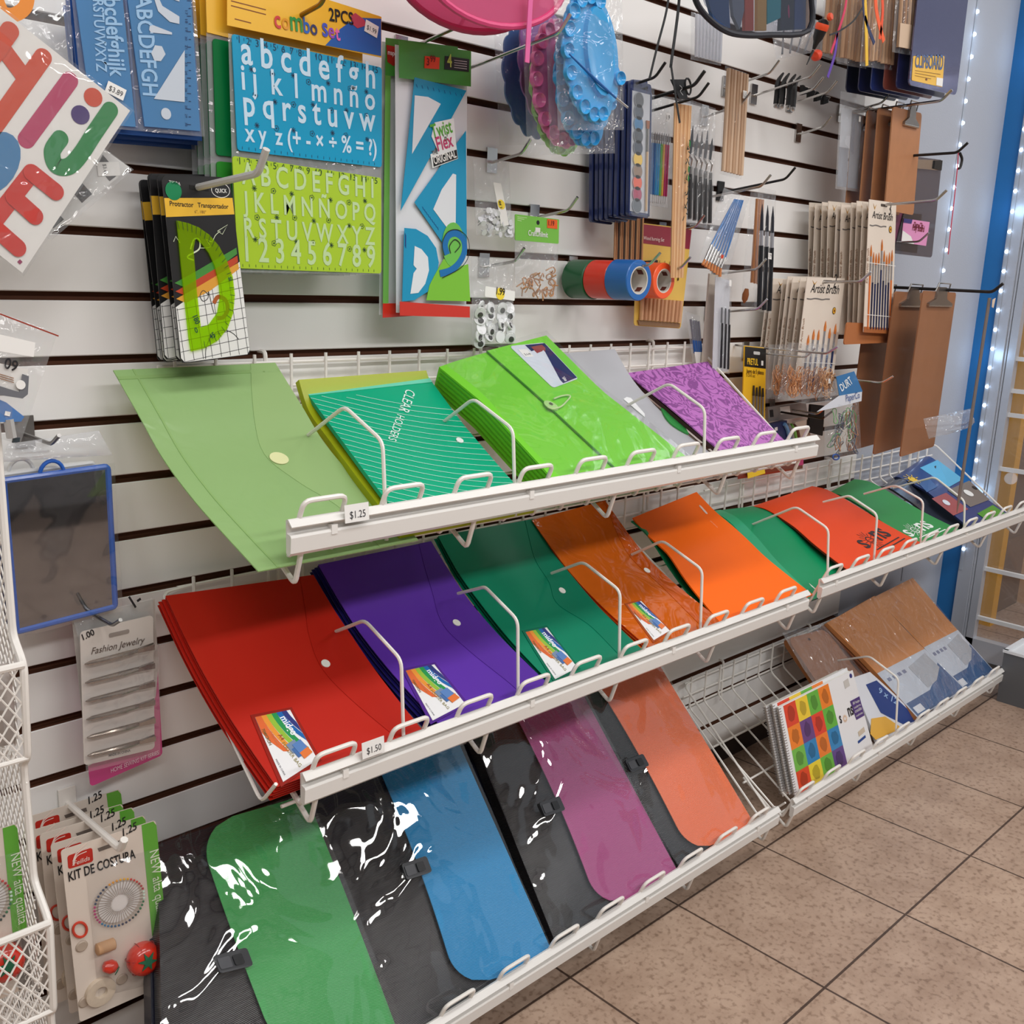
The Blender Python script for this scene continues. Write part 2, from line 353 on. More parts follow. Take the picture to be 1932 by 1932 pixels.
# ================================================================== the room
WX = 3.2
def build_room():
    m = MB(); G = .0762; hg = .0052
    white = M((241, 240, 238), .4, spec=.35, vary=.03, vscale=5, name='white_laminate'); mdf = M((92, 52, 30), .8, name='brown_mdf')
    m.box((-1.6, .012, .05), (2.53, .022, 2.6), 1)
    for k in range(-13, 21):
        z0 = max(FH + k * G + hg, .05); z1 = min(FH + (k + 1) * G - hg, 2.6)
        if z1 - z0 < .01: continue
        b = .0012; x0, x1 = -1.6, 2.53
        m.add([(x0, b, z0), (x1, b, z0), (x1, 0, z0 + b), (x0, 0, z0 + b), (x0, 0, z1 - b), (x1, 0, z1 - b), (x1, b, z1), (x0, b, z1)], [(0, 1, 2, 3), (3, 2, 5, 4), (4, 5, 6, 7)])
        m.add([(x0, b, z0), (x1, b, z0), (x1, .012, z0), (x0, .012, z0), (x0, b, z1), (x1, b, z1), (x1, .012, z1), (x0, .012, z1)], [(3, 2, 1, 0), (4, 5, 6, 7)], mi=1)
    struct('wall_back', m, [white, mdf])
    struct('wall_back_plain', MB().box((2.53, 0, 0), (WX, .02, 2.6)), M((178, 184, 196), .7, bump=.15, bscale=220, name='painted_plaster'))
    struct('baseboard_back', MB().box((-1.6, .004, 0), (2.53, .03, .05)), M((44, 30, 24), .8))
    # floor: square beige ceramic tiles
    m = bpy.data.materials.new('beige_tile'); n, l = nodes(m); b = n['Principled BSDF']; b.inputs['Roughness'].default_value = .42
    tc = n.new('ShaderNodeTexCoord'); mp = n.new('ShaderNodeMapping'); mp.inputs['Location'].default_value = (-1.4477 + .3048 * 10, .2843 + .3048 * 20, 0); l.new(tc.outputs['Object'], mp.inputs['Vector'])
    br = n.new('ShaderNodeTexBrick'); br.offset = 0; br.inputs['Scale'].default_value = 1; br.inputs['Brick Width'].default_value = .3048; br.inputs['Row Height'].default_value = .3048; br.inputs['Mortar Size'].default_value = .0026; br.inputs['Mortar Smooth'].default_value = .3
    br.inputs['Color1'].default_value = (*lin((186, 160, 140)), 1); br.inputs['Color2'].default_value = (*lin((179, 154, 136)), 1); br.inputs['Mortar'].default_value = (*lin((84, 66, 56)), 1); l.new(mp.outputs['Vector'], br.inputs['Vector'])
    t1 = n.new('ShaderNodeTexNoise'); t1.inputs['Scale'].default_value = 9; t1.inputs['Detail'].default_value = 8; t1.inputs['Roughness'].default_value = .7; l.new(tc.outputs['Object'], t1.inputs['Vector'])
    r1 = n.new('ShaderNodeValToRGB'); r1.color_ramp.elements[0].position = .3; r1.color_ramp.elements[0].color = (.62, .56, .52, 1); r1.color_ramp.elements[1].position = .62; r1.color_ramp.elements[1].color = (1, 1, 1, 1); l.new(t1.outputs['Fac'], r1.inputs['Fac'])
    t2 = n.new('ShaderNodeTexNoise'); t2.inputs['Scale'].default_value = 95; t2.inputs['Detail'].default_value = 5; l.new(tc.outputs['Object'], t2.inputs['Vector'])
    r2 = n.new('ShaderNodeValToRGB'); r2.color_ramp.elements[0].position = .34; r2.color_ramp.elements[0].color = (.55, .5, .46, 1); r2.color_ramp.elements[1].position = .48; r2.color_ramp.elements[1].color = (1, 1, 1, 1); l.new(t2.outputs['Fac'], r2.inputs['Fac'])
    a = n.new('ShaderNodeMix'); a.data_type = 'RGBA'; a.blend_type = 'MULTIPLY'; a.inputs['Factor'].default_value = .8; l.new(br.outputs['Color'], a.inputs['A']); l.new(r1.outputs['Color'], a.inputs['B'])
    a2 = n.new('ShaderNodeMix'); a2.data_type = 'RGBA'; a2.blend_type = 'MULTIPLY'; a2.inputs['Factor'].default_value = .8; l.new(a.outputs['Result'], a2.inputs['A']); l.new(r2.outputs['Color'], a2.inputs['B']); l.new(a2.outputs['Result'], b.inputs['Base Color'])
    bp = n.new('ShaderNodeBump'); bp.inputs['Strength'].default_value = .4; bp.inputs['Distance'].default_value = .002; bp.invert = True; l.new(br.outputs['Fac'], bp.inputs['Height']); l.new(bp.outputs['Normal'], b.inputs['Normal'])
    struct('floor', MB().box((-1.6, -3.3, -.05), (WX + .9, .03, 0)), m)
    off = M((118, 116, 114), .8, name='wall_paint')
    struct('ceiling', MB().box((-1.6, -3.3, 2.6), (WX, .03, 2.65)), M((190, 188, 186), .9)); struct('wall_left', MB().box((-1.65, -3.3, 0), (-1.6, .03, 2.6)), off); m = MB(); m.box((-1.6, -3.35, 0), (WX, -3.3, 2.6), 1); [m.box((-1.6, -3.3, .1 + .305 * k), (WX, -3.29, .375 + .305 * k)) for k in range(8)]; struct('wall_front', m, [off, M((50, 36, 30), .8)])
    # end wall: blue strip, aluminium jamb, glazed gate with a white lattice
    struct('wall_right', MB().box((WX, -.058, 0), (WX + .03, 0, 2.6)), M((28, 112, 178), .5, name='blue_paint'))
    alu = M((196, 202, 212), .35, .4, name='aluminium')
    m = MB(); m.box((WX - .012, -.098, 0), (WX + .03, -.058, 2.6)); m.box((WX - .004, -.104, 0), (WX + .03, -.099, 2.6)); struct('trim_1', m, alu)
    d = bpy.data.objects.new('door_1', None); COL.objects.link(d); d.location = (WX, -.5, 0); d['kind'] = 'structure'
    m = MB(); m.box((WX, -.128, .03), (WX + .03, -.106, 2.55)); m.box((WX, -1.05, .02), (WX + .035, -.106, .085)); m.box((WX, -1.05, 2.5), (WX + .035, -.106, 2.55)); m.box((WX, -1.05, .03), (WX + .035, -1.0, 2.55)); struct('door_frame', m, alu, parent=d)
    m = MB(); m.box((WX - .004, -1.05, 0), (WX + .04, -.106, .02)); struct('door_sill', m, M((90, 88, 88), .4, .5), parent=d)
    lat = MB(); wb = M((214, 214, 214), .4)
    for py in (676, 737, 783, 887, 1083, 1180): z = atx(1907, py, WX + .02).z; lat.box((WX + .012, -1.0, z - .006), (WX + .026, -.128, z + .006))
    for z in (1.35, 1.62, 1.8, 2.05, 2.3): lat.box((WX + .012, -1.0, z - .006), (WX + .026, -.128, z + .006))
    for y in (-.33, -.55, -.78): lat.box((WX + .014, y - .006, .08), (WX + .024, y + .006, 2.5))
    struct('door_lattice', lat, wb, parent=d)
    struct('door_pane', MB().box((WX + .03, -1.0, .08), (WX + .033, -.128, 2.5)), FILM(clear=.9, bump=0, rough=.02), parent=d)
    y1, y2 = atx(1893, 823, WX + .45).y, atx(1926, 823, WX + .45).y
    struct('exterior_post', MB().box((WX + .43, y2, 0), (WX + .48, y1, 2.6)), M((226, 168, 30), .5))
    struct('exterior_wall', MB().box((WX + .82, -1.6, 0), (WX + .86, .3, 1.75)), M((196, 160, 124), .7)); struct('exterior_side', MB().box((WX + .03, .02, 0), (WX + .86, .06, 2.6)), M((120, 96, 76), .8))
    # LED strips
    led = M((205, 228, 255), .3, emit=7, name='led_glow'); tape = M((170, 178, 190), .35, name='led_tape')
    def strip(label, base, outw, side, dz, z1):
        t = thing('led_strip', label, 'led strip', (base.x, base.y, .3), 'led strips by the gate'); s = V(side) * .005; o = V(outw)
        q = [base - s, base + s, base + s + o * .002, base - s + o * .002]
        m = MB(); m.add([V((p.x, p.y, .3)) for p in q] + [V((p.x, p.y, 2.58)) for p in q], [(3, 2, 1, 0), (4, 5, 6, 7), (0, 1, 5, 4), (1, 2, 6, 5), (2, 3, 7, 6), (3, 0, 4, 7)]); obj('tape', m, tape, t)
        z = z1
        while z > .34:
            c = V((base.x, base.y, z)) + o * .003; obj('led', MB().lathe([(0, .005), (.004, .004), (.0056, 0)], 8, c, o), led, t); z -= dz
        return t
    za = at(1841, 22, 0).z; zb = at(1801, 313, 0).z; strip('led strip stuck to the white wall near the corner', V((2.912, 0, 0)), (0, -1, 0), (1, 0, 0), (za - zb) / 7, za + 2 * (za - zb) / 7)
    zc = atx(1890, 400, WX).z; zd = atx(1864, 657, WX).z; strip('led strip running down beside the blue strip', V((WX - .013, -.066, 0)), (-1, 0, 0), (0, 1, 0), (zc - zd) / 7, zc + 10 * (zc - zd) / 7)
build_room()
# ------------------------------------------------------------------ light and camera
def area(name, loc, size, e, col=(1, .985, .97), rot=(0, 0, 0)):
    d = bpy.data.lights.new(name, 'AREA'); d.shape = 'RECTANGLE'; d.size, d.size_y = size; d.energy = e; d.color = col
    o = bpy.data.objects.new(name, d); COL.objects.link(o); o.location = loc; o.rotation_euler = rot; return o
for i, x in enumerate((-.6, .9, 2.35)):
    area('ceiling_lamp', (x, -1.15, 2.57), (1.2, .3), 11)
for i, x in enumerate((-.6, .9, 2.35)):
    area('ceiling_lamp_far', (x, -2.6, 2.57), (1.2, .3), 22)
for i in range(5):
    for (x, y) in ((2.912, -.05), (WX - .05, -.075)):
        d = bpy.data.lights.new('led_lamp', 'POINT'); d.energy = .05; d.color = (.5, .74, 1); d.shadow_soft_size = .02; o = bpy.data.objects.new('led_lamp', d); COL.objects.link(o); o.location = (x, y, .55 + i * .42)
w = bpy.data.worlds.new('world'); sc.world = w; w.use_nodes = True; w.node_tree.nodes['Background'].inputs['Color'].default_value = (.9, .95, 1, 1); w.node_tree.nodes['Background'].inputs['Strength'].default_value = .45
d = bpy.data.lights.new('daylight', 'AREA'); d.size = 1.2; d.energy = 6; d.color = (.95, .97, 1); o = bpy.data.objects.new('daylight_outside', d); COL.objects.link(o); o.location = (WX + .5, -.7, 2.4)
cd = bpy.data.cameras.new('camera'); cam = bpy.data.objects.new('camera', cd); COL.objects.link(cam); cam.location = CAM; cam.rotation_euler = EUL; cd.sensor_width = 36; cd.lens = FPX / 1932 * 36; cd.clip_start = .02; sc.camera = cam
sc.view_settings.view_transform = 'Standard'; sc.view_settings.look = 'None'; sc.view_settings.gamma = 1; sc.view_settings.exposure = .22; sc.view_settings.use_curve_mapping = False
sc.cycles.max_bounces = 10; sc.cycles.transparent_max_bounces = 24; sc.cycles.diffuse_bounces = 4; sc.cycles.glossy_bounces = 4; sc.cycles.sample_clamp_indirect = 6; sc.cycles.use_denoising = True
# ================================================================== wire shelves
SH = {'s1': (.585, 1.745, -.074, -.21), 's2': (.6, 1.775, -.37, -.522), 's3': (.585, 1.75, -.83, -.985), 's2b': (1.815, 2.975, -.385, -.508), 's3b': (1.80, 2.97, -.83, -.99)}
def deck(k, s, off=0):
    zb, fz = SH[k][2] + FH, SH[k][3] + FH; a = V((0, -.255, fz - zb)).normalized(); n = V((0, a.z, -a.y)); n = n if n.z > 0 else -n
    p = V((0, -.02, zb)) + a * s + n * off; return p.y, p.z
def dk(k, px, py, off=0):
    zb, fz = SH[k][2] + FH, SH[k][3] + FH; a = V((0, -.255, fz - zb)).normalized(); n = V((0, a.z, -a.y)); n = n if n.z > 0 else -n
    B = V((0, -.02, zb)) + n * off; r = ray(px, py); P = CAM + r * ((B - CAM).dot(n) / r.dot(n)); return P.x, (P - B).dot(a)
def shelf(k, label, braces, nw=20):
    xL, xR, zb, fz = SH[k]; zb += FH; fz += FH; t = thing('wire_shelf', label, 'shelf', ((xL + xR) / 2, -.02, zb), 'sloping wire shelves on the slatwall')
    r = .0024; m = MB(); X = [xL + .022 + .0575 * i for i in range(nw)]; zt = zb + .076
    for x in X: m.tube(fillet([(x, -.018, zt), (x, -.018, zb), (x, -.275, fz)], .012, 3), r, 6)
    for y, z in ((-.0145, zt - .012), (-.0145, zt - .045), (-.0145, zb + .002)): m.tube([(xL, y, z), (xR, y, z)], r, 6)
    for q in (.33, .66, .97): m.tube([(xL, -.02 - .255 * q, zb + (fz - zb) * q - .005), (xR, -.02 - .255 * q, zb + (fz - zb) * q - .005)], r, 6)
    for x in {'s1': (xR + .003,), 's2': (xL - .024,), 's2b': (xR + .003,), 's3b': (xL - .006, xR + .003), 's3': (xR + .003,)}[k]: m.tube(fillet([(x + (.05 if x < xL + .1 else -.05), -.0145, zt - .012), (x, -.02, zt - .014), (x, -.262, fz + .012), (x, -.296, fz + .05)], .012, 3), r, 6)
    for x in (X[2] + .02, X[9] + .02, X[17] + .02): m.tube(fillet([(x, .006, zt + .003), (x, -.012, zt + .003), (x, -.014, zb - .02)], .006, 3), .003, 6)
    obj('wire_lattice', m, WIRE, t)
    for i in range(0, nw - 1, 2):
        a, b = X[i], X[i + 1]; obj('front_loop', MB().tube(fillet([(a, -.268, fz + .004), (a, -.277, fz - .001), (a, -.313, fz + .078), (b, -.313, fz + .078), (b, -.277, fz - .001), (b, -.268, fz + .004)], .011, 4), .0031, 8), WIRE, t)
    P = [(-.301, .018), (-.301, .056), (-.3055, .058), (-.3135, .050), (-.3125, .0485), (-.3045, .0545), (-.3035, .041), (-.3105, .0395), (-.3115, .037), (-.310, .019), (-.306, .015)]
    x0, x1 = xL + .006, xR - .002; n = len(P)
    m = MB().add([(x0, y, fz + z) for y, z in P] + [(x1, y, fz + z) for y, z in P], [tuple(range(n)), tuple(range(2 * n - 1, n - 1, -1))] + [((i + 1) % n, i, n + i, n + (i + 1) % n) for i in range(n)])
    rail = obj('price_rail', m, M((228, 226, 222), .3), t)
    for q in (.05, .33, .62, .93): x = x0 + (x1 - x0) * q; obj('rail_clip', MB().box((x - .004, -.3122, fz + .034), (x + .004, -.3035, fz + .045)), M((236, 234, 230), .3), rail)
    for x in braces: obj('support_bracket', MB().tube(fillet([(x, -.303, fz + .03), (x, -.285, fz - .026), (x, -.17, fz + .045)], .008, 3), .0033, 8), WIRE, t)
    return t, rail
S1, R1 = shelf('s1', 'topmost sloping white wire shelf, the one holding the lime green file', (.612, .878, 1.165, 1.46, 1.70))
S2, R2 = shelf('s2', 'middle white wire shelf below the lime green file, holding red and purple envelopes', (.63, .915, 1.2, 1.47, 1.745))
S3, R3 = shelf('s3', 'lowest white wire shelf, holding the black cases with coloured flaps', (.63, .9, 1.2, 1.47, 1.735))
S2b, R2b = shelf('s2b', 'middle white wire shelf running up to the blue strip, holding cartoon notebook', (1.845, 2.14, 2.43, 2.70, 2.95))
S3b, R3b = shelf('s3b', 'lowest white wire shelf with bare wires, spiral notebooks and brown envelopes', (1.83, 2.14, 2.43, 2.70, 2.95))
def rail_sticker(key, rail, px, txt):
    fz = SH[key][3] + FH; c = at(*px, .314); s = Quad(c + V((-.017, 0, .010)), c + V((.017, 0, .010)), c + V((.017, -.002, -.011)), c + V((-.017, -.002, -.011)))
    o = obj('price_sticker', slab(s, .0006), WHITE, rail); obj('lettering', letters(s, txt, (.2, .78), (.85, .78), 1.2, .001), DGREY, o)
rail_sticker('s1', R1, (672, 966), '$1.25'); rail_sticker('s2', R2, (703, 1409), '$1.50')
def divider(k, pts, label):
    x = at(*pts[-1], .29).x; P = [atx(*p, x) for p in pts]; zb, fz = SH[k][2] + FH, SH[k][3] + FH
    a = P[0] + (P[0] - P[1]).normalized() * .05; e = V((x, -.287, fz + .006)); o = MB().tube(fillet([a] + P[:3] + [e], .012, 4), .0026, 7)
    tag(obj('wire_divider', o, WIRE, loc=(x, -.2, fz)), label, 'divider', 'bent wire dividers on the shelves')
for k, pts, lb in (('s1', [(583, 820), (650, 767), (722, 833), (733, 940)], 'bent white wire divider standing over the striped teal clear holders'), ('s1', [(870, 770), (893, 752), (968, 810), (978, 905)], 'bent white wire divider by the side of the lime green file'),
                   ('s1', [(1217, 747), (1262, 723), (1330, 772), (1335, 850)], 'bent white wire divider over the purple paisley notebook'), ('s2', [(655, 1183), (688, 1170), (757, 1245), (767, 1345)], 'bent white wire divider between the red and purple envelopes'),
                   ('s2', [(903, 1110), (915, 1107), (977, 1170), (986, 1225)], 'bent white wire divider between the purple and dark green envelopes'), ('s2', [(1078, 1068), (1100, 1060), (1170, 1115), (1177, 1185)], 'bent white wire divider between the dark green and clear orange envelopes'),
                   ('s2', [(1228, 1030), (1250, 1020), (1325, 1075), (1330, 1140)], 'bent white wire divider between the clear orange envelope and plain orange folder'), ('s2b', [(1448, 978), (1502, 956), (1563, 998), (1570, 1060)], 'bent white wire divider over the orange notebook with black sun print'),
                   ('s2b', [(1590, 938), (1602, 935), (1655, 970), (1661, 990)], 'bent white wire divider between the orange and green sun print notebooks'), ('s2b', [(1665, 922), (1690, 915), (1742, 945), (1748, 975)], 'bent white wire divider over the dark grey folder'),
                   ('s2b', [(1718, 912), (1763, 900), (1820, 945), (1826, 985)], 'bent white wire divider over the blue cartoon notebook'), ('s3b', [(1590, 1245), (1640, 1238), (1695, 1280), (1700, 1340)], 'thin bent wire divider beside the brown envelope stack on lowest shelf')):
    divider(k, pts, lb)
# ================================================================== goods lying on the shelves
def lay(k, off, tl, tr, br, bl, dt=.03, curve=0, sB=.287, warp=None, lift=0):
    """a sheet from the lip of a shelf up to the wall; corners from the picture; curve bends it where deck and back grid meet"""
    T = [at(*q, dt) for q in (tl, tr)]; zt = (T[0].z + T[1].z) / 2 + lift; zr = T[1].z - T[0].z
    B = [dk(k, *q, off) for q in (bl, br)]; xs = [t.x + (b[0] - t.x) * (sB - .01) / max(b[1] - .01, .05) for t, b in zip(T, B)]
    y1, z1 = deck(k, sB, off)
    if curve: mid = [(-dt - .012 - .03 * curve, zt - .052)] + [deck(k, s, off + q) for s, q in ((.105, .010 * curve), (.17, .002), (.23, 0))]; mid[0] = (mid[0][0], max(mid[0][1], deck(k, .05, off)[1] + .012))
    else: mid = [(-dt + (y1 + dt) * q, zt + (z1 - zt) * q) for q in (.25, .5, .75)]
    w0 = lambda u, v: (0, 0, (u - .5) * zr * max(0, 1 - v * 2.5))
    return Sheet((T[0].x, T[1].x), xs, [(-dt, zt)] + mid + [(y1, z1)], warp or w0)
SHEETN = dict(nu=8, nv=26)
def env_flap(root, sf, curve, mat, th=.0006):
    """flap along the right side with a wavy free edge given by (v, u) picture points"""
    k = sorted((lambda q: (q[1], q[0]))(sf.uv(*p)) for p in curve); k = [(-.0, k[0][1])] + k + [(1, k[-1][1])]
    pts = spline([(a, b) for a, b in k], 6)
    def lim(v):
        for p, q in zip(pts, pts[1:]):
            if p[0] <= v <= q[0] + 1e-9: return (p[1] + (q[1] - p[1]) * (v - p[0]) / max(q[0] - p[0], 1e-6), 1.0)
        return (pts[-1][1], 1.0)
    return obj('flap', slab(sf, th, .0016, u=lim, nu=6, nv=40), mat, root)
def rainbow_card(root, sf, q, frame):
    """the printed card in its welded pocket, lower corner of the envelopes"""
    s = Sub(sf, *q, .0018); pk = obj('card_pocket', slab(s, .0006, u=(-.09, 1.09), v=(-.05, 1.04), nu=3, nv=4), frame, root)
    c = obj('insert_card', slab(s, .0006, .0008, nu=4, nv=6), M((236, 236, 238), .25), root)
    cols = ((224, 108, 60), (232, 150, 62), (150, 190, 66), (46, 150, 84), (38, 104, 176), (54, 62, 128)); R0 = .96
    for i, cc in enumerate(cols):                       # curved rainbow bands across the head of the card
        a, b = .02 + i * .145, .02 + (i + 1) * .145; e = .62 + .035 * i if i < 4 else .52 + .02 * i
        P = [(u_, v_) for u_, v_ in [(a + .0, 0), (b, 0)]]; ph = [(k / 8) for k in range(9)]
        inn = [(a + .30 * t ** 1.6 + .02 * i * t, e * t) for t in ph]; out = [(b + .30 * t ** 1.6 + .02 * i * t, min(e + .04, .75) * t) for t in ph]
        if i == 0: inn = [(0, 0), (0, .25), (.10, .40), (a + .3 + .0, e)]; 
        f = lambda q_: (min(max(q_[0], 0), .995), q_[1])
        obj('rainbow_print', plate(s, [f(x) for x in inn] + [f(x) for x in reversed(out)], .0002, .0015), M(cc, .25), c)
    obj('lettering', letters(s, 'midgo', (.62, .10), (.70, .45), 1.15, .0021, bold=True), M((240, 244, 250), .4), c)
    obj('lettering', letters(s, 'A4', (.36, .36), (.38, .46), 1.1, .0021), M((150, 70, 40), .4), c); obj('lettering', letters(s, 'CLEAR BAG', (.2, .27), (.24, .5), 1, .0021), M((196, 120, 80), .4), c)
    obj('lettering', letters(s, '70MICRON', (.03, .2), (.05, .46), 1.2, .0021, bold=True), M((120, 96, 50), .4), c); obj('lettering', letters(s, 'FOLDER BAG', (.36, .5), (.5, .95), .9, .0021), M((140, 130, 60), .4), c)
    for i, (a, b, cc) in enumerate(((.60, .60, (120, 140, 170)), (.68, .70, (70, 110, 170)), (.80, .76, (226, 120, 60)), (.74, .64, (90, 130, 190)))):
        obj('folder_print', plate(s, [(a - .16, b - .05), (a + .1, b - .08), (a + .17, b + .09), (a - .09, b + .12)], .0002, .0022 + .0002 * i), M(cc, .3), c)
    obj('barcode', barcode(s, (.10, .66), (.16, .96), (.46, .93), (.40, .64), off=.0016), INK, c); obj('lettering', letters(s, 'MADE IN CHINA', (.04, .68), (.08, .94), 1, .0021), DGREY, c)
def envelope(lbl, k, off, c4, mat, flapmat, flap, button, card, frame, dot=(238, 238, 232), curve=1, nstack=0, stacklbl='', grp='', stackmat=None, lift=0, cat='document envelope'):
    sf = lay(k, off, *c4, curve=curve, lift=lift, dt=.03 + .0055 * nstack); root = thing('document_envelope', lbl, cat, sf.p(.5, .98))
    obj('body', slab(sf, .0014, 0, **SHEETN), mat, root); env_flap(root, sf, flap, flapmat)
    obj('snap_button', plate(sf, ell(sf, button, .0062, 20), .0012, .0024), M(dot, .3), root)
    if card: rainbow_card(root, sf, card, frame)
    for i in range(nstack):
        j = random.uniform(-.006, .012); m = slab(sf, .0012, -.0052 * (i + 1), u=(-.012 * (i % 3) + .006, .994 - .012 * i % .03), nu=4, nv=22, bow=lambda a, b: -.0015 * math.sin(PI * b))
        tag(obj('document_envelope', m, stackmat or mat, loc=sf.p(.5, .98)), stacklbl, cat, grp)
    return root, sf
red = M((186, 34, 22), .34, coat=.05, spec=.3, name='red_plastic'); dred = M((180, 31, 20), .32, coat=.05, spec=.3)
envelope('red document envelope with white snap and rainbow card, top of its stack', 's2', .04, ((312, 1125), (590, 1086), (790, 1372), (548, 1524)), red, dred, ((565, 1090), (575, 1150), (582, 1200), (605, 1260), (660, 1320), (740, 1388)), (613, 1254),
         ((480, 1356), (546, 1342), (598, 1436), (533, 1478)), M((150, 40, 34), .2), nstack=5, stacklbl='red document envelope under the top one of the red stack', grp='red envelopes under the top one')
vio = M((92, 46, 166), .34, coat=.05, spec=.3); dvio = M((88, 44, 158), .32, coat=.05, spec=.3)
envelope('purple document envelope with white snap and rainbow card on middle shelf', 's2', .035, ((600, 1066), (812, 1022), (1012, 1272), (828, 1368)), vio, dvio, ((790, 1030), (800, 1070), (815, 1120), (835, 1180), (885, 1230), (960, 1290)), (860, 1177),
         ((764, 1268), (818, 1256), (876, 1330), (815, 1362)), M((84, 44, 140), .2), nstack=5, stacklbl='dark purple document envelope under the top one of the purple stack', grp='purple envelopes under the top one', stackmat=M((36, 30, 110), .3))
grn = M((0, 128, 96), .34, coat=.05, spec=.3); dgrn = M((0, 122, 92), .32, coat=.05, spec=.3)
envelope('dark green document envelope with white snap and rainbow card', 's2', .028, ((826, 1012), (1004, 980), (1205, 1222), (1040, 1292)), grn, dgrn, ((990, 985), (998, 1020), (1010, 1060), (1035, 1100), (1050, 1140), (1110, 1180), (1170, 1240)), (1059, 1116),
         ((990, 1195), (1030, 1186), (1088, 1262), (1046, 1284)), M((10, 110, 84), .2), nstack=2, stacklbl='green document envelope under the top one of the green stack', grp='green envelopes under the top one')
otr = POLY((236, 122, 34), .12, .14, bump=.35); 
envelope('wrinkled clear orange document envelope with small snap and rainbow card', 's2', .028, ((1003, 982), (1140, 945), (1350, 1165), (1217, 1218)), otr, POLY((232, 112, 30), .15, .12, bump=.6), ((1145, 960), (1160, 1000), (1180, 1040), (1205, 1070), (1250, 1110), (1320, 1180)), (1219, 1078),
         ((1182, 1143), (1208, 1136), (1262, 1192), (1232, 1210)), POLY((220, 120, 60), .4), nstack=3, stacklbl='orange document envelope under the wrinkled top one', grp='orange envelopes under the top one', stackmat=M((226, 104, 30), .3, coat=.3))
# green portfolio bridging the two shelves, orange one on top of it
sf = lay('s2', .008, (1190, 985), (1440, 955), (1590, 1075), (1340, 1170), curve=1, sB=.29)
root = thing('presentation_folder', 'green presentation folder sticking out from under the plain orange folder', 'folder', sf.p(.5, .98))
obj('cover', slab(sf, .003, 0, nu=8, nv=26), M((8, 142, 90), .4, spec=.3), root); obj('spine_fold', slab(sf, .0008, .0032, u=(.56, .64), nu=2, nv=26), M((20, 160, 108), .35, coat=.2), root)
c = sf.uv(1345, 965); obj('window_slot', plate(sf, [(c[0] - .05, c[1] - .02), (c[0] - .03, c[1] - .02), (c[0] - .03, c[1] + .08), (c[0] - .05, c[1] + .08)], .0008, .004), M((225, 235, 228), .4), root)
sf = lay('s2', .028, (1192, 990), (1312, 940), (1522, 1116), (1352, 1170), curve=1, sB=.29, lift=.012)
root = thing('presentation_folder', 'plain orange presentation folder with small white slot near its upper edge', 'folder', sf.p(.5, .98))
obj('cover', slab(sf, .003, 0, nu=8, nv=26), M((255, 108, 0), .45, spec=.2), root); a = sf.uv(1318, 955); b = sf.uv(1333, 972); s2_ = Sub(sf, (a[0] - .015, a[1]), (a[0] + .012, a[1] - .0), (b[0] + .012, b[1] + .0), (b[0] - .015, b[1]))
obj('window_slot', plate(s2_, rrect(s2_, .004), .0006, .0032), M((240, 214, 200), .3), root)
obj('lettering', letters(sf, 'SCHOOL', (1338, 985), (1352, 998), .9, .0034), M((250, 200, 160), .4), root)
# sun print notebooks
def sun_print(root, sf, a, b, mat, word=('s', 'ns'), line=True):
    """the printed word with a rayed sun for its o, over ruled lines"""
    a = sf.uv(*a); b = sf.uv(*b); P = lambda t, h=0: (a[0] + (b[0] - a[0]) * t, a[1] + (b[1] - a[1]) * t - h)
    obj('lettering', letters(sf, word[0], P(0), P(.16), .95, .002, bold=True), mat, root); obj('lettering', letters(sf, word[1], P(.56), P(1), .95, .002, bold=True), mat, root)
    W_, H_ = sf.size(); L = math.hypot((b[0] - a[0]) * W_, (b[1] - a[1]) * H_); dx, dy = (b[0] - a[0]) * W_ / L, (b[1] - a[1]) * H_ / L
    loc = lambda x, y: (a[0] + (x * dx + y * dy) * L / W_, a[1] + (x * dy - y * dx) * L / H_)
    m = MB(); ring = [loc(.36 + .085 * math.cos(2 * PI * k / 14), .10 + .085 * math.sin(2 * PI * k / 14)) for k in range(15)]; stroke(sf, ring, L * .022, mb=m, off=.002)
    for k in range(16):
        q = 2 * PI * k / 16; stroke(sf, [loc(.36 + .115 * math.cos(q), .10 + .115 * math.sin(q)), loc(.36 + (.2 + .03 * (k % 2)) * math.cos(q), .10 + (.2 + .03 * (k % 2)) * math.sin(q))], L * .011, mb=m, off=.002)
    for q in (-.03, .03): stroke(sf, [loc(.36 + q - .012, .12), loc(.36 + q + .012, .12)], L * .02, mb=m, off=.002)
    stroke(sf, [loc(.31, .08), loc(.36, .06), loc(.41, .08)], L * .016, mb=m, off=.002); obj('sun_logo', m, mat, root)
    if line:
        m = MB(); stroke(sf, [loc(.15, -.10), loc(1.05, -.10)], L * .022, mb=m, off=.002); stroke(sf, [loc(.3, -.17), loc(1.12, -.17)], L * .022, mb=m, off=.002); obj('underline', m, mat, root)
def bendfolder(name, lbl, k, off, c4, mat, th=.004, curve=.8, cat='notebook', sB=.287, back=None):
    sf = lay(k, off, *c4, curve=curve, sB=sB); root = thing(name, lbl, cat, sf.p(.5, .98)); obj('cover', slab(sf, .0012, 0, nu=8, nv=26), mat, root)
    if back: obj('pages', slab(sf, th, -th - .0003, u=(.005, .99), nu=8, nv=24), back, root)
    return root, sf
r_, s_ = bendfolder('notebook', 'orange notebook with black sun print', 's2b', .024, ((1420, 956), (1532, 918), (1732, 1022), (1592, 1071)), M((232, 72, 12), .45, spec=.25), back=M((120, 30, 20), .6)); sun_print(r_, s_, (1636, 1036), (1682, 1010), M((40, 18, 14), .5))
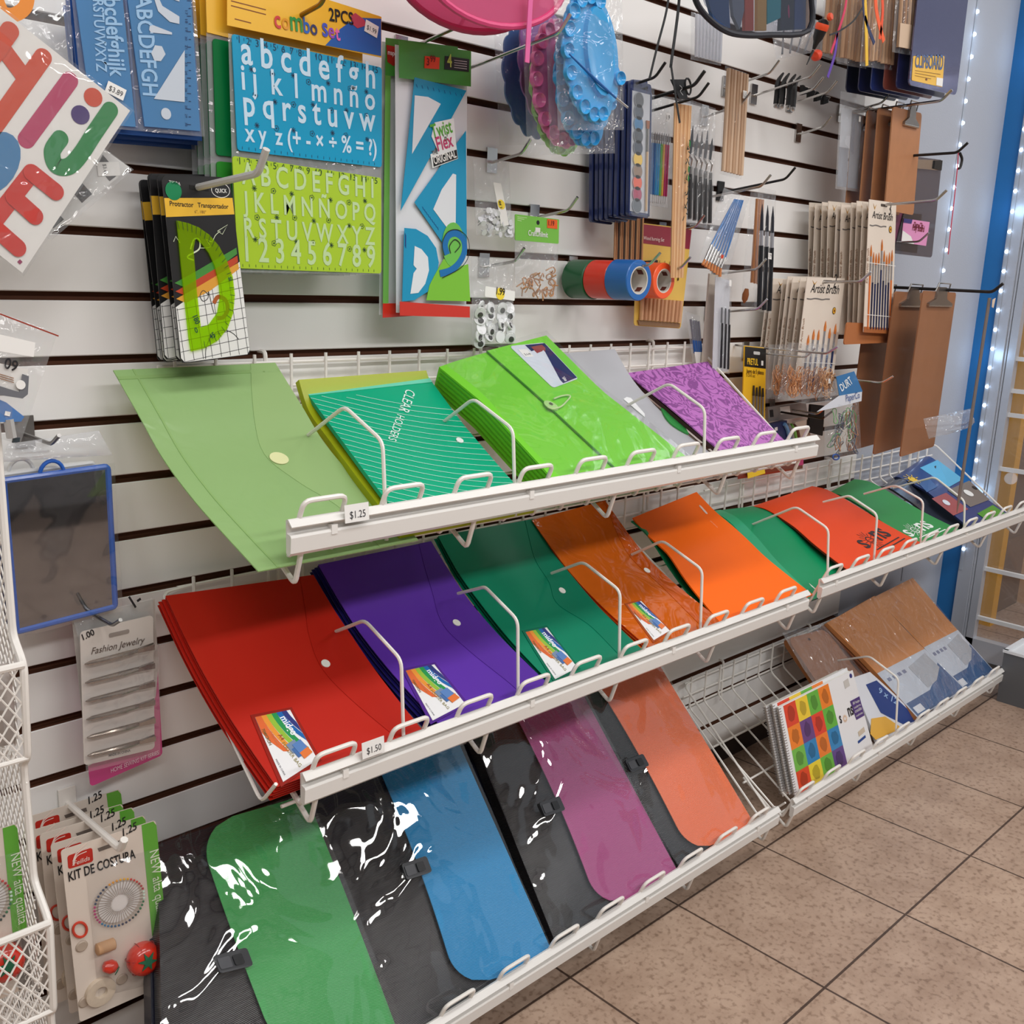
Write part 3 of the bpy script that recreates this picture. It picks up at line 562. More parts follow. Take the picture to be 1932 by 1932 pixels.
r_, s_ = bendfolder('notebook', 'green notebook with white sun print', 's2b', .016, ((1560, 932), (1612, 905), (1810, 1000), (1728, 1030)), M((54, 144, 76), .45, spec=.25), back=M((30, 90, 50), .6)); sun_print(r_, s_, (1718, 1014), (1762, 994), M((236, 242, 236), .5))
r_, s_ = bendfolder('report_folder', 'dark grey shiny folder between green notebook and cartoon notebook', 's2b', .006, ((1645, 925), (1692, 902), (1850, 992), (1802, 1008)), M((52, 56, 70), .22, coat=.4), cat='folder', back=M((30, 32, 40), .5))
r_, s_ = bendfolder('notebook', 'blue notebook with bright picture squares and a smiling sun', 's2b', .030, ((1684, 903), (1746, 862), (1906, 972), (1838, 1004)), M((30, 58, 120), .3, coat=.3), curve=.3, back=M((26, 40, 90), .5))
for (q, c_, nm) in (([(1735, 884), (1768, 869), (1816, 905), (1790, 920)], (90, 178, 220), 'picture_square'), ([(1787, 926), (1828, 908), (1866, 944), (1830, 958)], (120, 112, 108), 'picture_square'), ([(1757, 942), (1784, 931), (1826, 962), (1798, 974)], (160, 80, 84), 'picture_square'), ([(1843, 970), (1872, 954), (1896, 970), (1870, 990)], (80, 150, 50), 'picture_square'), ([(1733, 914), (1752, 904), (1768, 920), (1748, 930)], (60, 96, 150), 'picture_square')):
    obj(nm, plate(s_, q, .0006, .002), M(c_, .3), r_)
m = plate(s_, ell(s_, (1722, 906), .016), .0006, .002)
for k in range(10): q = s_.uv(1722, 906); w_, h_ = s_.size(); a = 2 * PI * k / 10; stroke(s_, [(q[0] + .019 / w_ * math.cos(a), q[1] + .019 / h_ * math.sin(a)), (q[0] + .03 / w_ * math.cos(a), q[1] + .03 / h_ * math.sin(a))], .003, mb=m, off=.0026)
obj('sun_print', m, M((240, 200, 50), .4), r_)
m = MB()
for e in ((1717, 903), (1727, 905)): plate(s_, ell(s_, e, .0022), .0003, .0028, m)
stroke(s_, [(1715, 909), (1721, 913), (1729, 910)], .002, mb=m, off=.003); obj('smile_print', m, INK, r_)
for c_, rr, cc in (((1776, 893), .017, (232, 180, 130)), ((1768, 885), .012, (24, 22, 26)), ((1826, 932), .018, (235, 235, 232)), ((1838, 922), .010, (26, 24, 26)), ((1784, 950), .014, (220, 226, 236)), ((1872, 968), .009, (190, 120, 50))): obj('picture_blob', plate(s_, ell(s_, c_, rr, 18, rr * .8), .0004, .003 + rr * .02), M(cc, .35), r_)
# ---- top shelf
lg = POLY((176, 212, 146), .2, .25, tint=(196, 226, 160), bump=.12, trans=.25)
sf = lay('s1', .008, (213, 700), (518, 686), (703, 942), (474, 1066), dt=.035, curve=1.2, sB=.305); root = thing('document_envelope', 'large translucent pale green envelope at the end of the topmost shelf', 'document envelope', sf.p(.5, .98))
obj('body', slab(sf, .0016, 0, **SHEETN), lg, root); env_flap(root, sf, ((472, 690), (474, 740), (480, 800), (500, 862), (560, 910), (640, 960)), POLY((184, 216, 150), .2, .2, tint=(206, 230, 170), trans=.25))
obj('snap_button', plate(sf, ell(sf, (525, 868), .0125, 22, .0105), .0012, .0026), M((222, 224, 170), .4), root)
m = MB(); stroke(sf, [(.11, .01), (.11, .99)], .0025, mb=m, off=.0018, n=20, smooth=False); m = slab(sf, .0004, .0018, u=(.105, .117), nu=1, nv=26); slab(sf, .0004, .0018, v=(.03, .045), nu=8, nv=1, mb=m); obj('weld_seam', m, POLY((186, 220, 150), .3, .25), root)
# clear holders
yel = POLY((206, 216, 44), .2, .25, trans=.4); sf = lay('s1', .014, (560, 720), (800, 702), (960, 915), (708, 955), dt=.045, curve=.5, sB=.297)
root = thing('clear_holder', 'yellow green plastic sleeves peeking out under the striped teal holder', 'sleeve', sf.p(.5, .98)); obj('sleeve', slab(sf, .010, -.004, nu=6, nv=22), yel, root)
teal = M((10, 168, 126), .35, coat=.05, spec=.3); sf = lay('s1', .03, (574, 738), (806, 712), (969, 913), (730, 948), dt=.05, curve=.5, sB=.292)
root = thing('clear_holder', 'teal plastic holder with white diagonal lines and printed title', 'sleeve', sf.p(.5, .98)); obj('sleeve', slab(sf, .006, -.004, nu=8, nv=24), teal, root); obj('open_edge', slab(sf, .0008, .0022, v=(0, .05), nu=8, nv=2), M((110, 214, 184), .25, coat=.3), root)
m = MB()
for k in range(-3, 24):                      # fine white lines, gently bent across the cover
    P = []
    for t in range(13):
        u = t / 12; v = .07 + k * .046 + .33 * u + .05 * math.sin(u * 3)
        if .06 <= v <= .995: P.append((u, v))
    if len(P) > 2: stroke(sf, P, .0009, mb=m, off=.0026, n=2)
obj('line_print', m, M((196, 240, 226), .4), root); ink(root, sf, 'CLEAR', (765, 736), (751, 777), M((224, 246, 238), .4), 1.1, .003); ink(root, sf, 'HOLDERS', (748, 784), (731, 831), M((224, 246, 238), .4), 1.1, .003)
obj('snap_button', plate(sf, ell(sf, (866, 834), .0058), .0012, .0026), M((236, 240, 238), .3), root)
# lime expanding file
sf = lay('s1', .058, (830, 686), (1030, 634), (1282, 856), (1052, 904), dt=.075, sB=.289); lime = M((122, 212, 52), .45, coat=.08, spec=.3, bump=.05, name='lime_plastic'); root = thing('expanding_file', 'thick lime green expanding file with string button and blue label', 'file', sf.p(.5, .98))
obj('body', slab(sf, .044, -.046, nu=10, nv=14, bow=lambda a, b: -.004 * (2 * abs(a - .5)) ** 3), lime, root); side = M((84, 168, 20), .5)
m = MB(True)
for k in range(6): slab(sf, .0016, -.043 + .0068 * k, u=(-.006, .03), v=(.02, .99), nu=1, nv=14, mb=m)
obj('gusset', m, side, root); fl = obj('flap', slab(sf, .002, -.0005, u=(.42, 1.0), nu=8, nv=14), lime, root)
obj('flap_edge', slab(sf, .0026, -.0006, u=(.414, .42), nu=1, nv=14), M((70, 150, 20), .5), root)
lab = Sub(sf, (960, 655), (1026, 648), (1090, 716), (1042, 734), .002); L_ = obj('label', plate(lab, rrect(lab, .006), .0004), M((216, 224, 236), .3), root)
obj('label_print', plate(lab, [(.42, .02), (.98, .02), (.98, .97), (.42, .98)], .0002, .0006), M((28, 34, 92), .3), L_); obj('file_picture', plate(lab, [(.52, .08), (.86, .06), (.9, .36), (.5, .4)], .0002, .001), M((150, 60, 60), .4), L_)
for i, (t, a, b) in enumerate((('7-Pocket', (.72, .42), (.72, .64)), ('Expanding File', (.52, .42), (.52, .96)))): obj('lettering', letters(lab, t, a, b, 1.3, .0012, bold=True), WHITE, L_)
obj('price_sticker', plate(lab, [(.12, .1), (.36, .12), (.34, .3), (.1, .28)], .0003, .0008), WHITE, L_); obj('lettering', letters(lab, '$ 6.49', (.15, .25), (.32, .26), 1.3, .0013), DGREY, L_)
m = MB()
for i in range(6): stroke(lab, [(.10 + .05 * i, .42), (.10 + .05 * i, .9)], .0008, mb=m, off=.0007)
obj('small_print', m, DGREY, L_)
b_ = sf.uv(1040, 766); w_, h_ = sf.size(); obj('string_button', plate(sf, ell(sf, (1038, 768), .0115), .0014, .0024), M((176, 220, 140), .3), root); obj('rivet', plate(sf, ell(sf, (1037, 766), .003), .0012, .0038), STEEL, root)
obj('string_loop', MB().tube([sf.o(*sf.uv(*p), .005) for p in spline([(1030, 772), (1040, 776), (1055, 772), (1066, 762), (1073, 753), (1068, 750), (1055, 752), (1042, 757)], 4)], .0014, 6), M((206, 226, 170), .5), root)
obj('wrapper', slab(sf, .0008, .006, u=(-.01, 1.012), v=(-.015, 1.0), nu=12, nv=14, bow=lambda a, b: .002 * math.sin(9 * a + 7 * b)), FILM(clear=.985, bump=.5, bscale=9), root)
# grey sleeve folder, green grip and purple notebook
sf = lay('s1', .008, (1062, 668), (1158, 660), (1345, 862), (1255, 880), dt=.028, curve=.9, sB=.29); root = thing('report_cover', 'frosted grey plastic report cover between lime file and purple notebook', 'report cover', sf.p(.5, .98)); obj('sheet', slab(sf, .003, 0, nu=6, nv=24), POLY((206, 208, 214), .15, .3, trans=.2), root)
P = [(1180, 762), (1176, 752), (1186, 752), (1196, 765), (1225, 800), (1247, 820), (1215, 792)]; obj('thumb_flap', plate(sf, [(1174, 756), (1180, 752), (1188, 754), (1214, 784), (1214, 790)], .001, .0034), M((236, 238, 240), .3), root)
sp = Sub(sf, (1236, 776), (1252, 772), (1306, 822), (1286, 826), .004); root = thing('plastic_comb', 'small ribbed green plastic piece under the purple notebook edge', 'plastic piece', sp.p(.5, .5))
obj('body', plate(sp, [(.5 + .5 * math.sin(PI * t / 12) * (.9 if t else 0), t / 12) for t in range(13)] + [(.5 - .5 * math.sin(PI * t / 12), t / 12) for t in range(12, -1, -1)][:-1], .003), POLY((90, 200, 110), .3, .2), root)
m = MB()
for t in range(3, 22): v = t / 24; k = .4 * math.sin(PI * v); stroke(sp, [(.5 - k, v), (.5 + k, v - .03)], .0012, mb=m, off=.0034)
obj('rib_print', m, M((40, 130, 60), .4), root)
pm = bpy.data.materials.new('purple_paisley'); n, l = nodes(pm); b = n['Principled BSDF']; b.inputs['Roughness'].default_value = .5; tc = n.new('ShaderNodeTexCoord')
x = n.new('ShaderNodeTexNoise'); x.inputs['Scale'].default_value = 6.5; x.inputs['Detail'].default_value = 2; x.inputs['Distortion'].default_value = .9; l.new(tc.outputs['UV'], x.inputs['Vector'])
mm = n.new('ShaderNodeMath'); mm.operation = 'MULTIPLY'; mm.inputs[1].default_value = 40; l.new(x.outputs['Fac'], mm.inputs[0]); s3 = n.new('ShaderNodeMath'); s3.operation = 'SINE'; l.new(mm.outputs[0], s3.inputs[0])
x2 = n.new('ShaderNodeTexVoronoi'); x2.inputs['Scale'].default_value = 34; l.new(tc.outputs['UV'], x2.inputs['Vector']); ad = n.new('ShaderNodeMath'); ad.operation = 'ADD'; l.new(s3.outputs[0], ad.inputs[0]); l.new(x2.outputs['Distance'], ad.inputs[1])
cr = n.new('ShaderNodeValToRGB'); cr.color_ramp.elements[0].position = .05; cr.color_ramp.elements[0].color = (*lin((132, 66, 140)), 1); cr.color_ramp.elements[1].position = .6; cr.color_ramp.elements[1].color = (*lin((184, 110, 188)), 1)
e = cr.color_ramp.elements.new(.22); e.color = (*lin((160, 84, 166)), 1); l.new(ad.outputs[0], cr.inputs['Fac']); l.new(cr.outputs['Color'], b.inputs['Base Color'])
sf = lay('s1', .02, (1181, 706), (1334, 684), (1475, 832), (1356, 854), dt=.05, sB=.277); root = thing('notebook', 'purple paisley patterned notebook on the topmost shelf', 'notebook', sf.p(.5, .98)); obj('cover', slab(sf, .0025, 0, nu=4, nv=6), pm, root); obj('pages', slab(sf, .007, -.0075, u=(.01, .99), v=(.005, .995)), M((62, 34, 34), .7), root)
# ---- black cases on the lowest shelf
def cone_uv(sf, p): return sf.uv(*p)
def case(lbl, c4, flap, flapc, clasp, bulge, blackl, wrap, nst=2, dt=.085, logo=False):
    off = .05; sf = lay('s3', off, *c4, dt=dt, sB=.292); ribs = M((24, 25, 31), .3, coat=.15, wave=55, name='ribbed_black_plastic'); root = thing('document_case', lbl, 'case', sf.p(.5, .98))
    obj('body', slab(sf, .024, -.026, nu=10, nv=14, bow=bulge), ribs, root)
    F = [sf.uv(*p) for p in flap]; fl = Quad(*[sf.o(a, b, .0012) for a, b in F]); w_, h_ = fl.size(); r = .055
    ol = [q for q in rrect(fl, r, n=8, which=(1 if blackl == 'top' else 0, 0, 0, 1))]
    class Fl(Surf):
        def p(s, u, v): a = [(F[0][i] * (1 - u) + F[1][i] * u) * (1 - v) + (F[3][i] * (1 - u) + F[2][i] * u) * v for i in (0, 1)]; return sf.o(a[0], a[1], (bulge(*a) if bulge else 0) + .0012)
    fs = Fl(); ru, rv = r / w_, r / h_
    def lim(v):
        q = 0
        if v > 1 - rv: q = ru * (1 - math.sqrt(max(0, 1 - ((v - 1 + rv) / rv) ** 2)))
        if blackl == 'top' and v < rv: q = ru * (1 - math.sqrt(max(0, 1 - ((rv - v) / rv) ** 2)))
        return (q, 1)
    obj('flap', slab(fs, .0016, 0, u=lim, nu=8, nv=44), M(flapc, .34, coat=.05, spec=.35, wave=55), root)
    cl = fs.uv(*clasp); W_, H_ = fs.size(); cs = Sub(fs, (cl[0] - .026 / W_, cl[1] - .013 / H_), (cl[0] + .02 / W_, cl[1] - .013 / H_), (cl[0] + .02 / W_, cl[1] + .013 / H_), (cl[0] - .026 / W_, cl[1] + .013 / H_), .002)
    c = obj('clasp', plate(cs, rrect(cs, .004), .006), M((40, 42, 48), .3, coat=.3), root); obj('clasp_button', plate(cs, rrect(cs, .002, .5, .78, .22, .78), .002, .006), M((26, 28, 32), .25), c); obj('clasp_plate', plate(cs, rrect(cs, .002, .06, .42, .2, .8), .0012, .006), M((70, 72, 78), .3), c)
    if wrap: obj('wrapper', slab(sf, .0006, .005, u=(-.015, 1.02), v=(-.01, 1.0), nu=16, nv=20, bow=lambda a, b: (bulge(a, b) if bulge else 0) + .0025 * math.sin(11 * a + 5 * b) * math.sin(7 * b)), FILM(clear=.99, bump=.65, bscale=6, rough=.03), root)
    return root, sf
bl = lambda a, b: .012 * math.sin(PI * min(max(a, 0), 1)) * math.sin(PI * min(max(b, 0), 1))
C4 = {'g': ((298, 1592), (576, 1500), (748, 1945), (300, 1990)), 'b': ((575, 1512), (862, 1398), (1046, 1810), (742, 1945)), 'p': ((893, 1388), (1098, 1310), (1284, 1658), (1046, 1775)), 'o': ((1080, 1318), (1243, 1256), (1426, 1563), (1286, 1640))}
case('black document case with bright green flap, first of the four cases', C4['g'], ((370, 1560), (576, 1500), (748, 1945), (520, 1990)), (78, 172, 98), (441, 1812), bl, 'top', True)
case('black document case with blue flap between green flap and purple flap cases', C4['b'], ((716, 1455), (862, 1398), (1046, 1810), (862, 1868)), (44, 146, 204), (785, 1638), bl, '', True)
case('black document case with mauve purple flap and shiny wrap', C4['p'], ((972, 1350), (1098, 1310), (1284, 1658), (1128, 1716)), (176, 84, 140), (1040, 1522), bl, '', True)
case('black document case with salmon orange flap, next to the bare wires', C4['o'], ((1130, 1300), (1243, 1256), (1426, 1563), (1300, 1610)), (244, 126, 84), (1200, 1440), bl, '', True)
for key, nm, n in (('g', 'green', 2), ('b', 'blue', 1), ('p', 'mauve', 1), ('o', 'orange', 1)):
    sf = lay('s3', .05, *C4[key], dt=.085, sB=.292)
    for i in range(n): tag(obj('document_case', slab(sf, .014, -.026 - .017 * (i + 1), u=(-.012 + .006 * i, .985), v=(.02, .99), nu=3, nv=8), M((22, 24, 40), .3, coat=.3), loc=sf.p(.5, .98)), f'dark document case hidden beneath the {nm} flap case', 'case', f'cases under the {nm} flap case')
# ---- brown envelopes and spiral notebooks on the lowest shelf
kraft = M((206, 138, 82), .55, coat=.08, name='kraft_paper')
def kraftpack(lbl, c4, off, dt, n, name='envelope_pack', printed=True):
    sf = lay('s3b', off, *c4, dt=dt, sB=.285); root = thing(name, lbl, 'envelope pack', sf.p(.5, .98)); obj('envelope', slab(sf, .012, -.012, nu=4, nv=6), kraft, root)
    if printed:
        o = obj('printed_wrap', slab(sf, .0006, .0004, v=(.55, 1), nu=4, nv=4), M((196, 206, 220), .3, coat=.3), root); obj('blue_print', plate(sf, [(.02, .86), (.5, .86), (.72, .80), (.98, .70), (.98, .99), (.02, .99)], .0003, .0011), M((62, 100, 148), .3, coat=.3), o)
        obj('envelope_picture', plate(sf, [(.5, .62), (.93, .58), (.94, .74), (.72, .82), (.5, .84)], .0003, .0014), M((170, 176, 186), .4), o)
        m = MB(); [plate(sf, [(.06 + .1 * k, .62), (.12 + .1 * k, .62), (.12 + .1 * k, .65), (.06 + .1 * k, .65)], .0003, .0012, m) for k in range(4)]; obj('small_print', m, M((120, 130, 160), .4), o); obj('logo_print', plate(sf, [(.05, .91), (.2, .91), (.2, .97), (.05, .97)], .0003, .0016), M((220, 224, 232), .4), o)
    obj('wrapper', slab(sf, .0005, .003, nu=12, nv=16, bow=lambda a, b: .0015 * math.sin(13 * a + 6 * b)), FILM(clear=.98, bump=.9, bscale=14), root); return root, sf
kraftpack('brown envelope pack with grey and blue printed wrap in front stack', ((1560, 1175), (1650, 1124), (1818, 1298), (1732, 1356)), .03, .06, 2)
kraftpack('last brown envelope pack with printed wrap by the grey box', ((1650, 1126), (1722, 1090), (1878, 1268), (1816, 1302)), .022, .05, 1)
sf = lay('s3b', .03, (1560, 1175), (1650, 1124), (1818, 1298), (1732, 1356), dt=.06, sB=.285)
for i in range(3): tag(obj('envelope_pack', slab(sf, .004, -.018 - .006 * i, u=(-.03 - .012 * i, .9), nu=3, nv=6), M((120, 70, 44), .5, coat=.2), loc=sf.p(.5, .98)), 'dark brown envelope edge below the printed brown pack', 'envelope pack', 'envelopes under the printed brown pack')
sf = lay('s3b', .03, (1488, 1204), (1556, 1186), (1640, 1290), (1555, 1320), dt=.06, sB=.16); root = thing('envelope_pack', 'dark brown envelope pack in loose clear wrap behind the spiral notebooks', 'envelope pack', sf.p(.5, .98)); obj('envelope', plate(sf, rrect(sf, .02, n=5), .02, -.022), M((168, 104, 56), .5), root); obj('wrapper', pillow(sf, .008, u=(-.1, 1.03), v=(-.08, 1.02), off=.002), FILM(clear=.85, bump=1, bscale=18), root)
obj('button_hole', plate(sf, ell(sf, (1527, 1206), .004), .0006, .0002), M((70, 36, 20), .6), root)
sf = lay('s3b', .012, (1605, 1280), (1640, 1268), (1735, 1358), (1650, 1400), dt=.19, sB=.287); root = thing('envelope_pack', 'white and dark blue envelope pack with yellow picture beside spiral notebooks', 'envelope pack', sf.p(.5, .98)); obj('wrap', slab(sf, .008, -.006, nu=4, nv=4), M((216, 220, 228), .35, coat=.3), root)
obj('blue_print', plate(sf, [(1632, 1292), (1652, 1284), (1732, 1358), (1705, 1368), (1660, 1345)], .0004, .0024), M((36, 64, 130), .35), root); obj('yellow_picture', plate(sf, [(1642, 1356), (1668, 1352), (1700, 1374), (1650, 1396), (1640, 1385)], .0004, .0028), M((224, 172, 70), .4), root)
obj('lettering', letters(sf, '9 x 12', (1655, 1306), (1690, 1330), 1.4, .0034, bold=True), M((150, 180, 220), .4), root)
# spiral notebooks standing upright in the lip
fz = SH['s3b'][3] + FH
TL, TR = at(1468, 1332, .225), at(1608, 1262, .225); BLq, BRq = at(1500, 1503, .268), at(1648, 1412, .268)
base = Quad(TL, TR, BRq, BLq); nv_ = base.n(.5, .5)
def spiralbook(k, lbl, det):
    o = nv_ * (-.013 * k) + V((-.004 * k, 0, .006 * (k % 2) - .003)); s = Quad(*[c + o for c in base.c]); root = thing('spiral_notebook', lbl, 'notebook', s.p(.5, .99), 'spiral notebooks with coloured squares')
    obj('cover', slab(s, .0012, 0), M((238, 238, 240), .3, coat=.3), root); obj('pages', slab(s, .008, -.0085, u=(.02, .99), v=(.01, .99)), M((232, 228, 220), .7), root)
    cols = [(222, 62, 30), (240, 205, 50), (100, 180, 60), (240, 130, 30), (242, 130, 30), (100, 60, 130), (225, 60, 35), (95, 180, 60), (110, 185, 70), (20, 130, 190), (240, 125, 30), (20, 130, 190), (225, 70, 40), (240, 215, 60), (110, 185, 65), (95, 60, 135)]
    sh = ('leaf', 'drop', 'ball', 'apple')
    for j in range(4):
        for i in range(4):
            a, b = .055 + i * .147, .01 + j * .245; cc = cols[j * 4 + i]; sq = obj('colour_square', plate(s, [(a, b), (a + .147, b), (a + .147, b + .245), (a, b + .245)], .0003, .0013), M(cc, .3, coat=.3), root)
            if det:
                m = MB(); rnd = random.Random(i * 7 + j); q = [(a + .0735 + (.035 + .012 * rnd.random()) * math.cos(2 * PI * t / 12), b + .12 + (.07 + .03 * rnd.random()) * math.sin(2 * PI * t / 12)) for t in range(12)]; plate(s, q, .0002, .0017, m); obj('motif_print', m, M(tuple(int(v * .78) for v in cc), .35), sq)
    m = MB()
    for t in range(34):
        v = .02 + t * .0287; c = s.o(.012, v, -.003); e = s.c[1] - s.c[0]; e.normalize(); m.tube([c + e * .006 * math.cos(q) + nv_ * .006 * math.sin(q) for q in [2 * PI * z / 10 for z in range(10)]], .0007, 5, closed=True)
    obj('spiral_binding', m, M((176, 172, 170), .3, .8), root); return root, s
for k, lb in ((2, 'spiral notebook with coloured squares, rear one of the three'), (1, 'spiral notebook with coloured squares, middle one of the three'), (0, 'spiral notebook with coloured squares, front one showing whole cover')):
    r_, s_ = spiralbook(k, lb, k == 0)
ink(r_, s_, 's', (.675, .5), (.70, .5), BLACK, 1.6, .002, bold=True); ink(r_, s_, 'ns', (.80, .48), (.87, .48), BLACK, 1.6, .002, bold=True)
m = MB(); [stroke(s_, [(.745 + .012 * math.cos(q), .475 + .018 * math.sin(q)), (.745 + .03 * math.cos(q), .475 + .045 * math.sin(q))], .0012, mb=m, off=.002) for q in [2 * PI * k / 14 for k in range(14)]]; obj('sun_logo', m, M((230, 180, 120), .4), r_)
o_ = obj('purple_panel', plate(s_, [(.86, .32), (.995, .32), (.995, .56), (.88, .56)], .0003, .0016), M((76, 50, 120), .35), r_)
for i, t in enumerate(('80 hojas', 'cuaderno', 'cosido', 'cuadrados')): obj('lettering', letters(s_, t, (.885, .375 + .05 * i), (.98, .375 + .05 * i), 1, .0024), WHITE, o_)
obj('stamp_print', plate(s_, [(.86, .70), (.95, .68), (.95, .74), (.86, .76)], .0003, .0016), M((206, 190, 170), .5), r_); obj('bar_print', plate(s_, [(.83, .80), (.94, .78), (.94, .81), (.83, .83)], .0003, .0016), M((34, 70, 140), .5), r_)
obj('seal_print', plate(s_, ell(s_, (.955, .05), .006), .0003, .0016), M((50, 50, 120), .5), r_); obj('box_print', plate(s_, [(.84, .07), (.91, .06), (.91, .15), (.84, .16)], .0003, .0016), M((200, 196, 190), .5), r_)
# grey box with white inside, standing on the floor
x0 = 2.99; root = thing('box', 'grey box with white lining standing on the floor by the gate', 'box', (3.08, -.42, 0))
A = atz(1880, 1322, 0); y1 = A.y + .0; X = A.x
m = MB(); m.box((X, y1 - .4, 0), (X + .16, y1, .012)); m.box((X, y1 - .4, .012), (X + .008, y1, .155)); m.box((X + .152, y1 - .4, .012), (X + .16, y1, .155)); m.box((X + .008, y1 - .008, .012), (X + .152, y1, .155)); m.box((X + .008, y1 - .4, .012), (X + .152, y1 - .392, .155)); obj('shell', m, M((92, 94, 98), .5), root)
m = MB(); m.box((X + .006, y1 - .394, .10), (X + .154, y1 - .006, .150)); m.box((X - .003, y1 - .403, .150), (X + .010, y1 + .003, .158)); m.box((X + .150, y1 - .403, .150), (X + .163, y1 + .003, .158)); m.box((X, y1 - .010, .150), (X + .16, y1 + .003, .158)); obj('lining', m, M((226, 230, 234), .4), root)
# ================================================================== goods hanging on the slatwall, from the near end
def pack(name, label, cat, sf, th=.001, mat=PAPER, r=0, part='card', group=None, off=0):
    root = thing(name, label, cat, sf.p(.5, .05), group)
    obj(part, plate(sf, rrect(sf, r) if r else [(0, 0), (1, 0), (1, 1), (0, 1)], th, off), mat, root); return root
def roundstroke(sf, pts, w, off=.0006, n=8, smooth=True):
    m = stroke(sf, pts, w, off=off, n=n, smooth=smooth)
    for e in (pts[0], pts[-1]): plate(sf, ell(sf, e, w / 2, 20), .0002, off - .0004, m)
    return m
def rods(root, sf, n, r, mat, v=(0, 1), u=(0, 1), name='stick', off=0, jit=0, tip=None, seg=8):
    for i in range(n):
        a = u[0] + (u[1] - u[0]) * ((i + .5) / n); j = random.uniform(-jit, jit)
        obj(name, MB().tube([sf.o(a, v[0] + j, off + r), sf.o(a, v[1] + j, off + r)], [tip or r, r] if tip else r, seg), mat[i % len(mat)] if isinstance(mat, list) else mat, root)
# ---- letter poster (white card at a slant), the clear bag and the black sticker sheet behind it
sf = Q((-66, -35), (244, 209), (41, 515), (-269, 271), .13)
root = pack('letter_card', 'white card with big coloured cut-out letters, hung at a slant', 'letter card', sf, .002, M((236, 234, 230), .4, coat=.25))
orr, mag, gre, pur, blu, rd = M((206, 74, 42), .35), M((184, 56, 100), .35), M((28, 132, 66), .35), M((66, 38, 112), .35), M((70, 130, 178), .35), M((206, 52, 40), .35)
o = obj('letter_print', roundstroke(sf, [(80, 108), (-18, 246)], .0165, .0025), orr, root); obj('letter_bar', stroke(sf, [(4, 92), (44, 146)], .0165, off=.0026, smooth=False), orr, o); obj('letter_bar', roundstroke(sf, [(17, 58), (-40, 140)], .0165, .0034), orr, o)
obj('letter_print', roundstroke(sf, [(130, 152), (48, 264)], .0165, .0025), mag, root)
obj('dot_print', plate(sf, ell(sf, (174, 184), .0093), .0002, .0023), orr, root); obj('dot_print', plate(sf, ell(sf, (150, 217), .0093), .0002, .0023), pur, root)
obj('letter_print', roundstroke(sf, [(206, 208), (176, 252), (150, 292), (128, 314), (104, 312), (97, 286), (112, 262)], .0165, .0025), gre, root)
obj('letter_print', plate(sf, ell(sf, (-12, 308), .021, rv=.034), .0002, .0023), blu, root)
o = obj('letter_print', roundstroke(sf, [(58, 326), (-40, 452)], .0165, .0025), rd, root)
for a, b in (((58, 326), (103, 362)), ((24, 372), (64, 408)), ((-18, 424), (32, 468))): obj('letter_bar', roundstroke(sf, [a, b], .0165, .0034), rd, o)
obj('corner_mark', plate(sf, [(36, 489), (41, 494), (36, 499), (31, 494)], .0002, .0023), M((150, 40, 90), .4), root)
obj('sleeve', slab(sf, .0006, .004, u=(-.01, 1.01), v=(-.01, 1.01), nu=8, nv=8, bow=lambda a, b: .001 * math.sin(12 * a + 9 * b)), FILM(clear=.95, bump=.6, bscale=12), root)
sf = Q((-60, -60), (128, -60), (142, 190), (-60, 140), .10); root = pack('letter_card', 'clear bag with an orange cut-out letter behind the slanted card', 'letter card', sf, .0006, CLEAR, part='bag')
obj('letter_print', roundstroke(sf, [(52, -30), (48, 10), (26, 28), (4, 24), (-8, 0)], .014, .002), M((232, 140, 48), .4), root)
sf = Q((90, 205), (244, 316), (95, 442), (-90, 300), .10); root = pack('sticker_sheet', 'white sticker sheet with black squares under the slanted letter card', 'sticker sheet', sf, .0008, M((222, 222, 220), .4, coat=.2))
obj('square_print', plate(sf, [(193, 292), (224, 328), (206, 342), (182, 314)], .0002, .0009), INK, root); obj('square_print', plate(sf, [(155, 346), (173, 366), (154, 383), (139, 366)], .0002, .0009), INK, root); obj('square_print', plate(sf, [(112, 406), (120, 414), (100, 431), (92, 424)], .0002, .0009), INK, root)
sticker(root, sf, (204, 319), .018, .022, '$3.49', WHITE, .75); obj('sleeve', slab(sf, .0005, .003, u=(0, 1.04), v=(0, 1.05)), CLEAR, root)
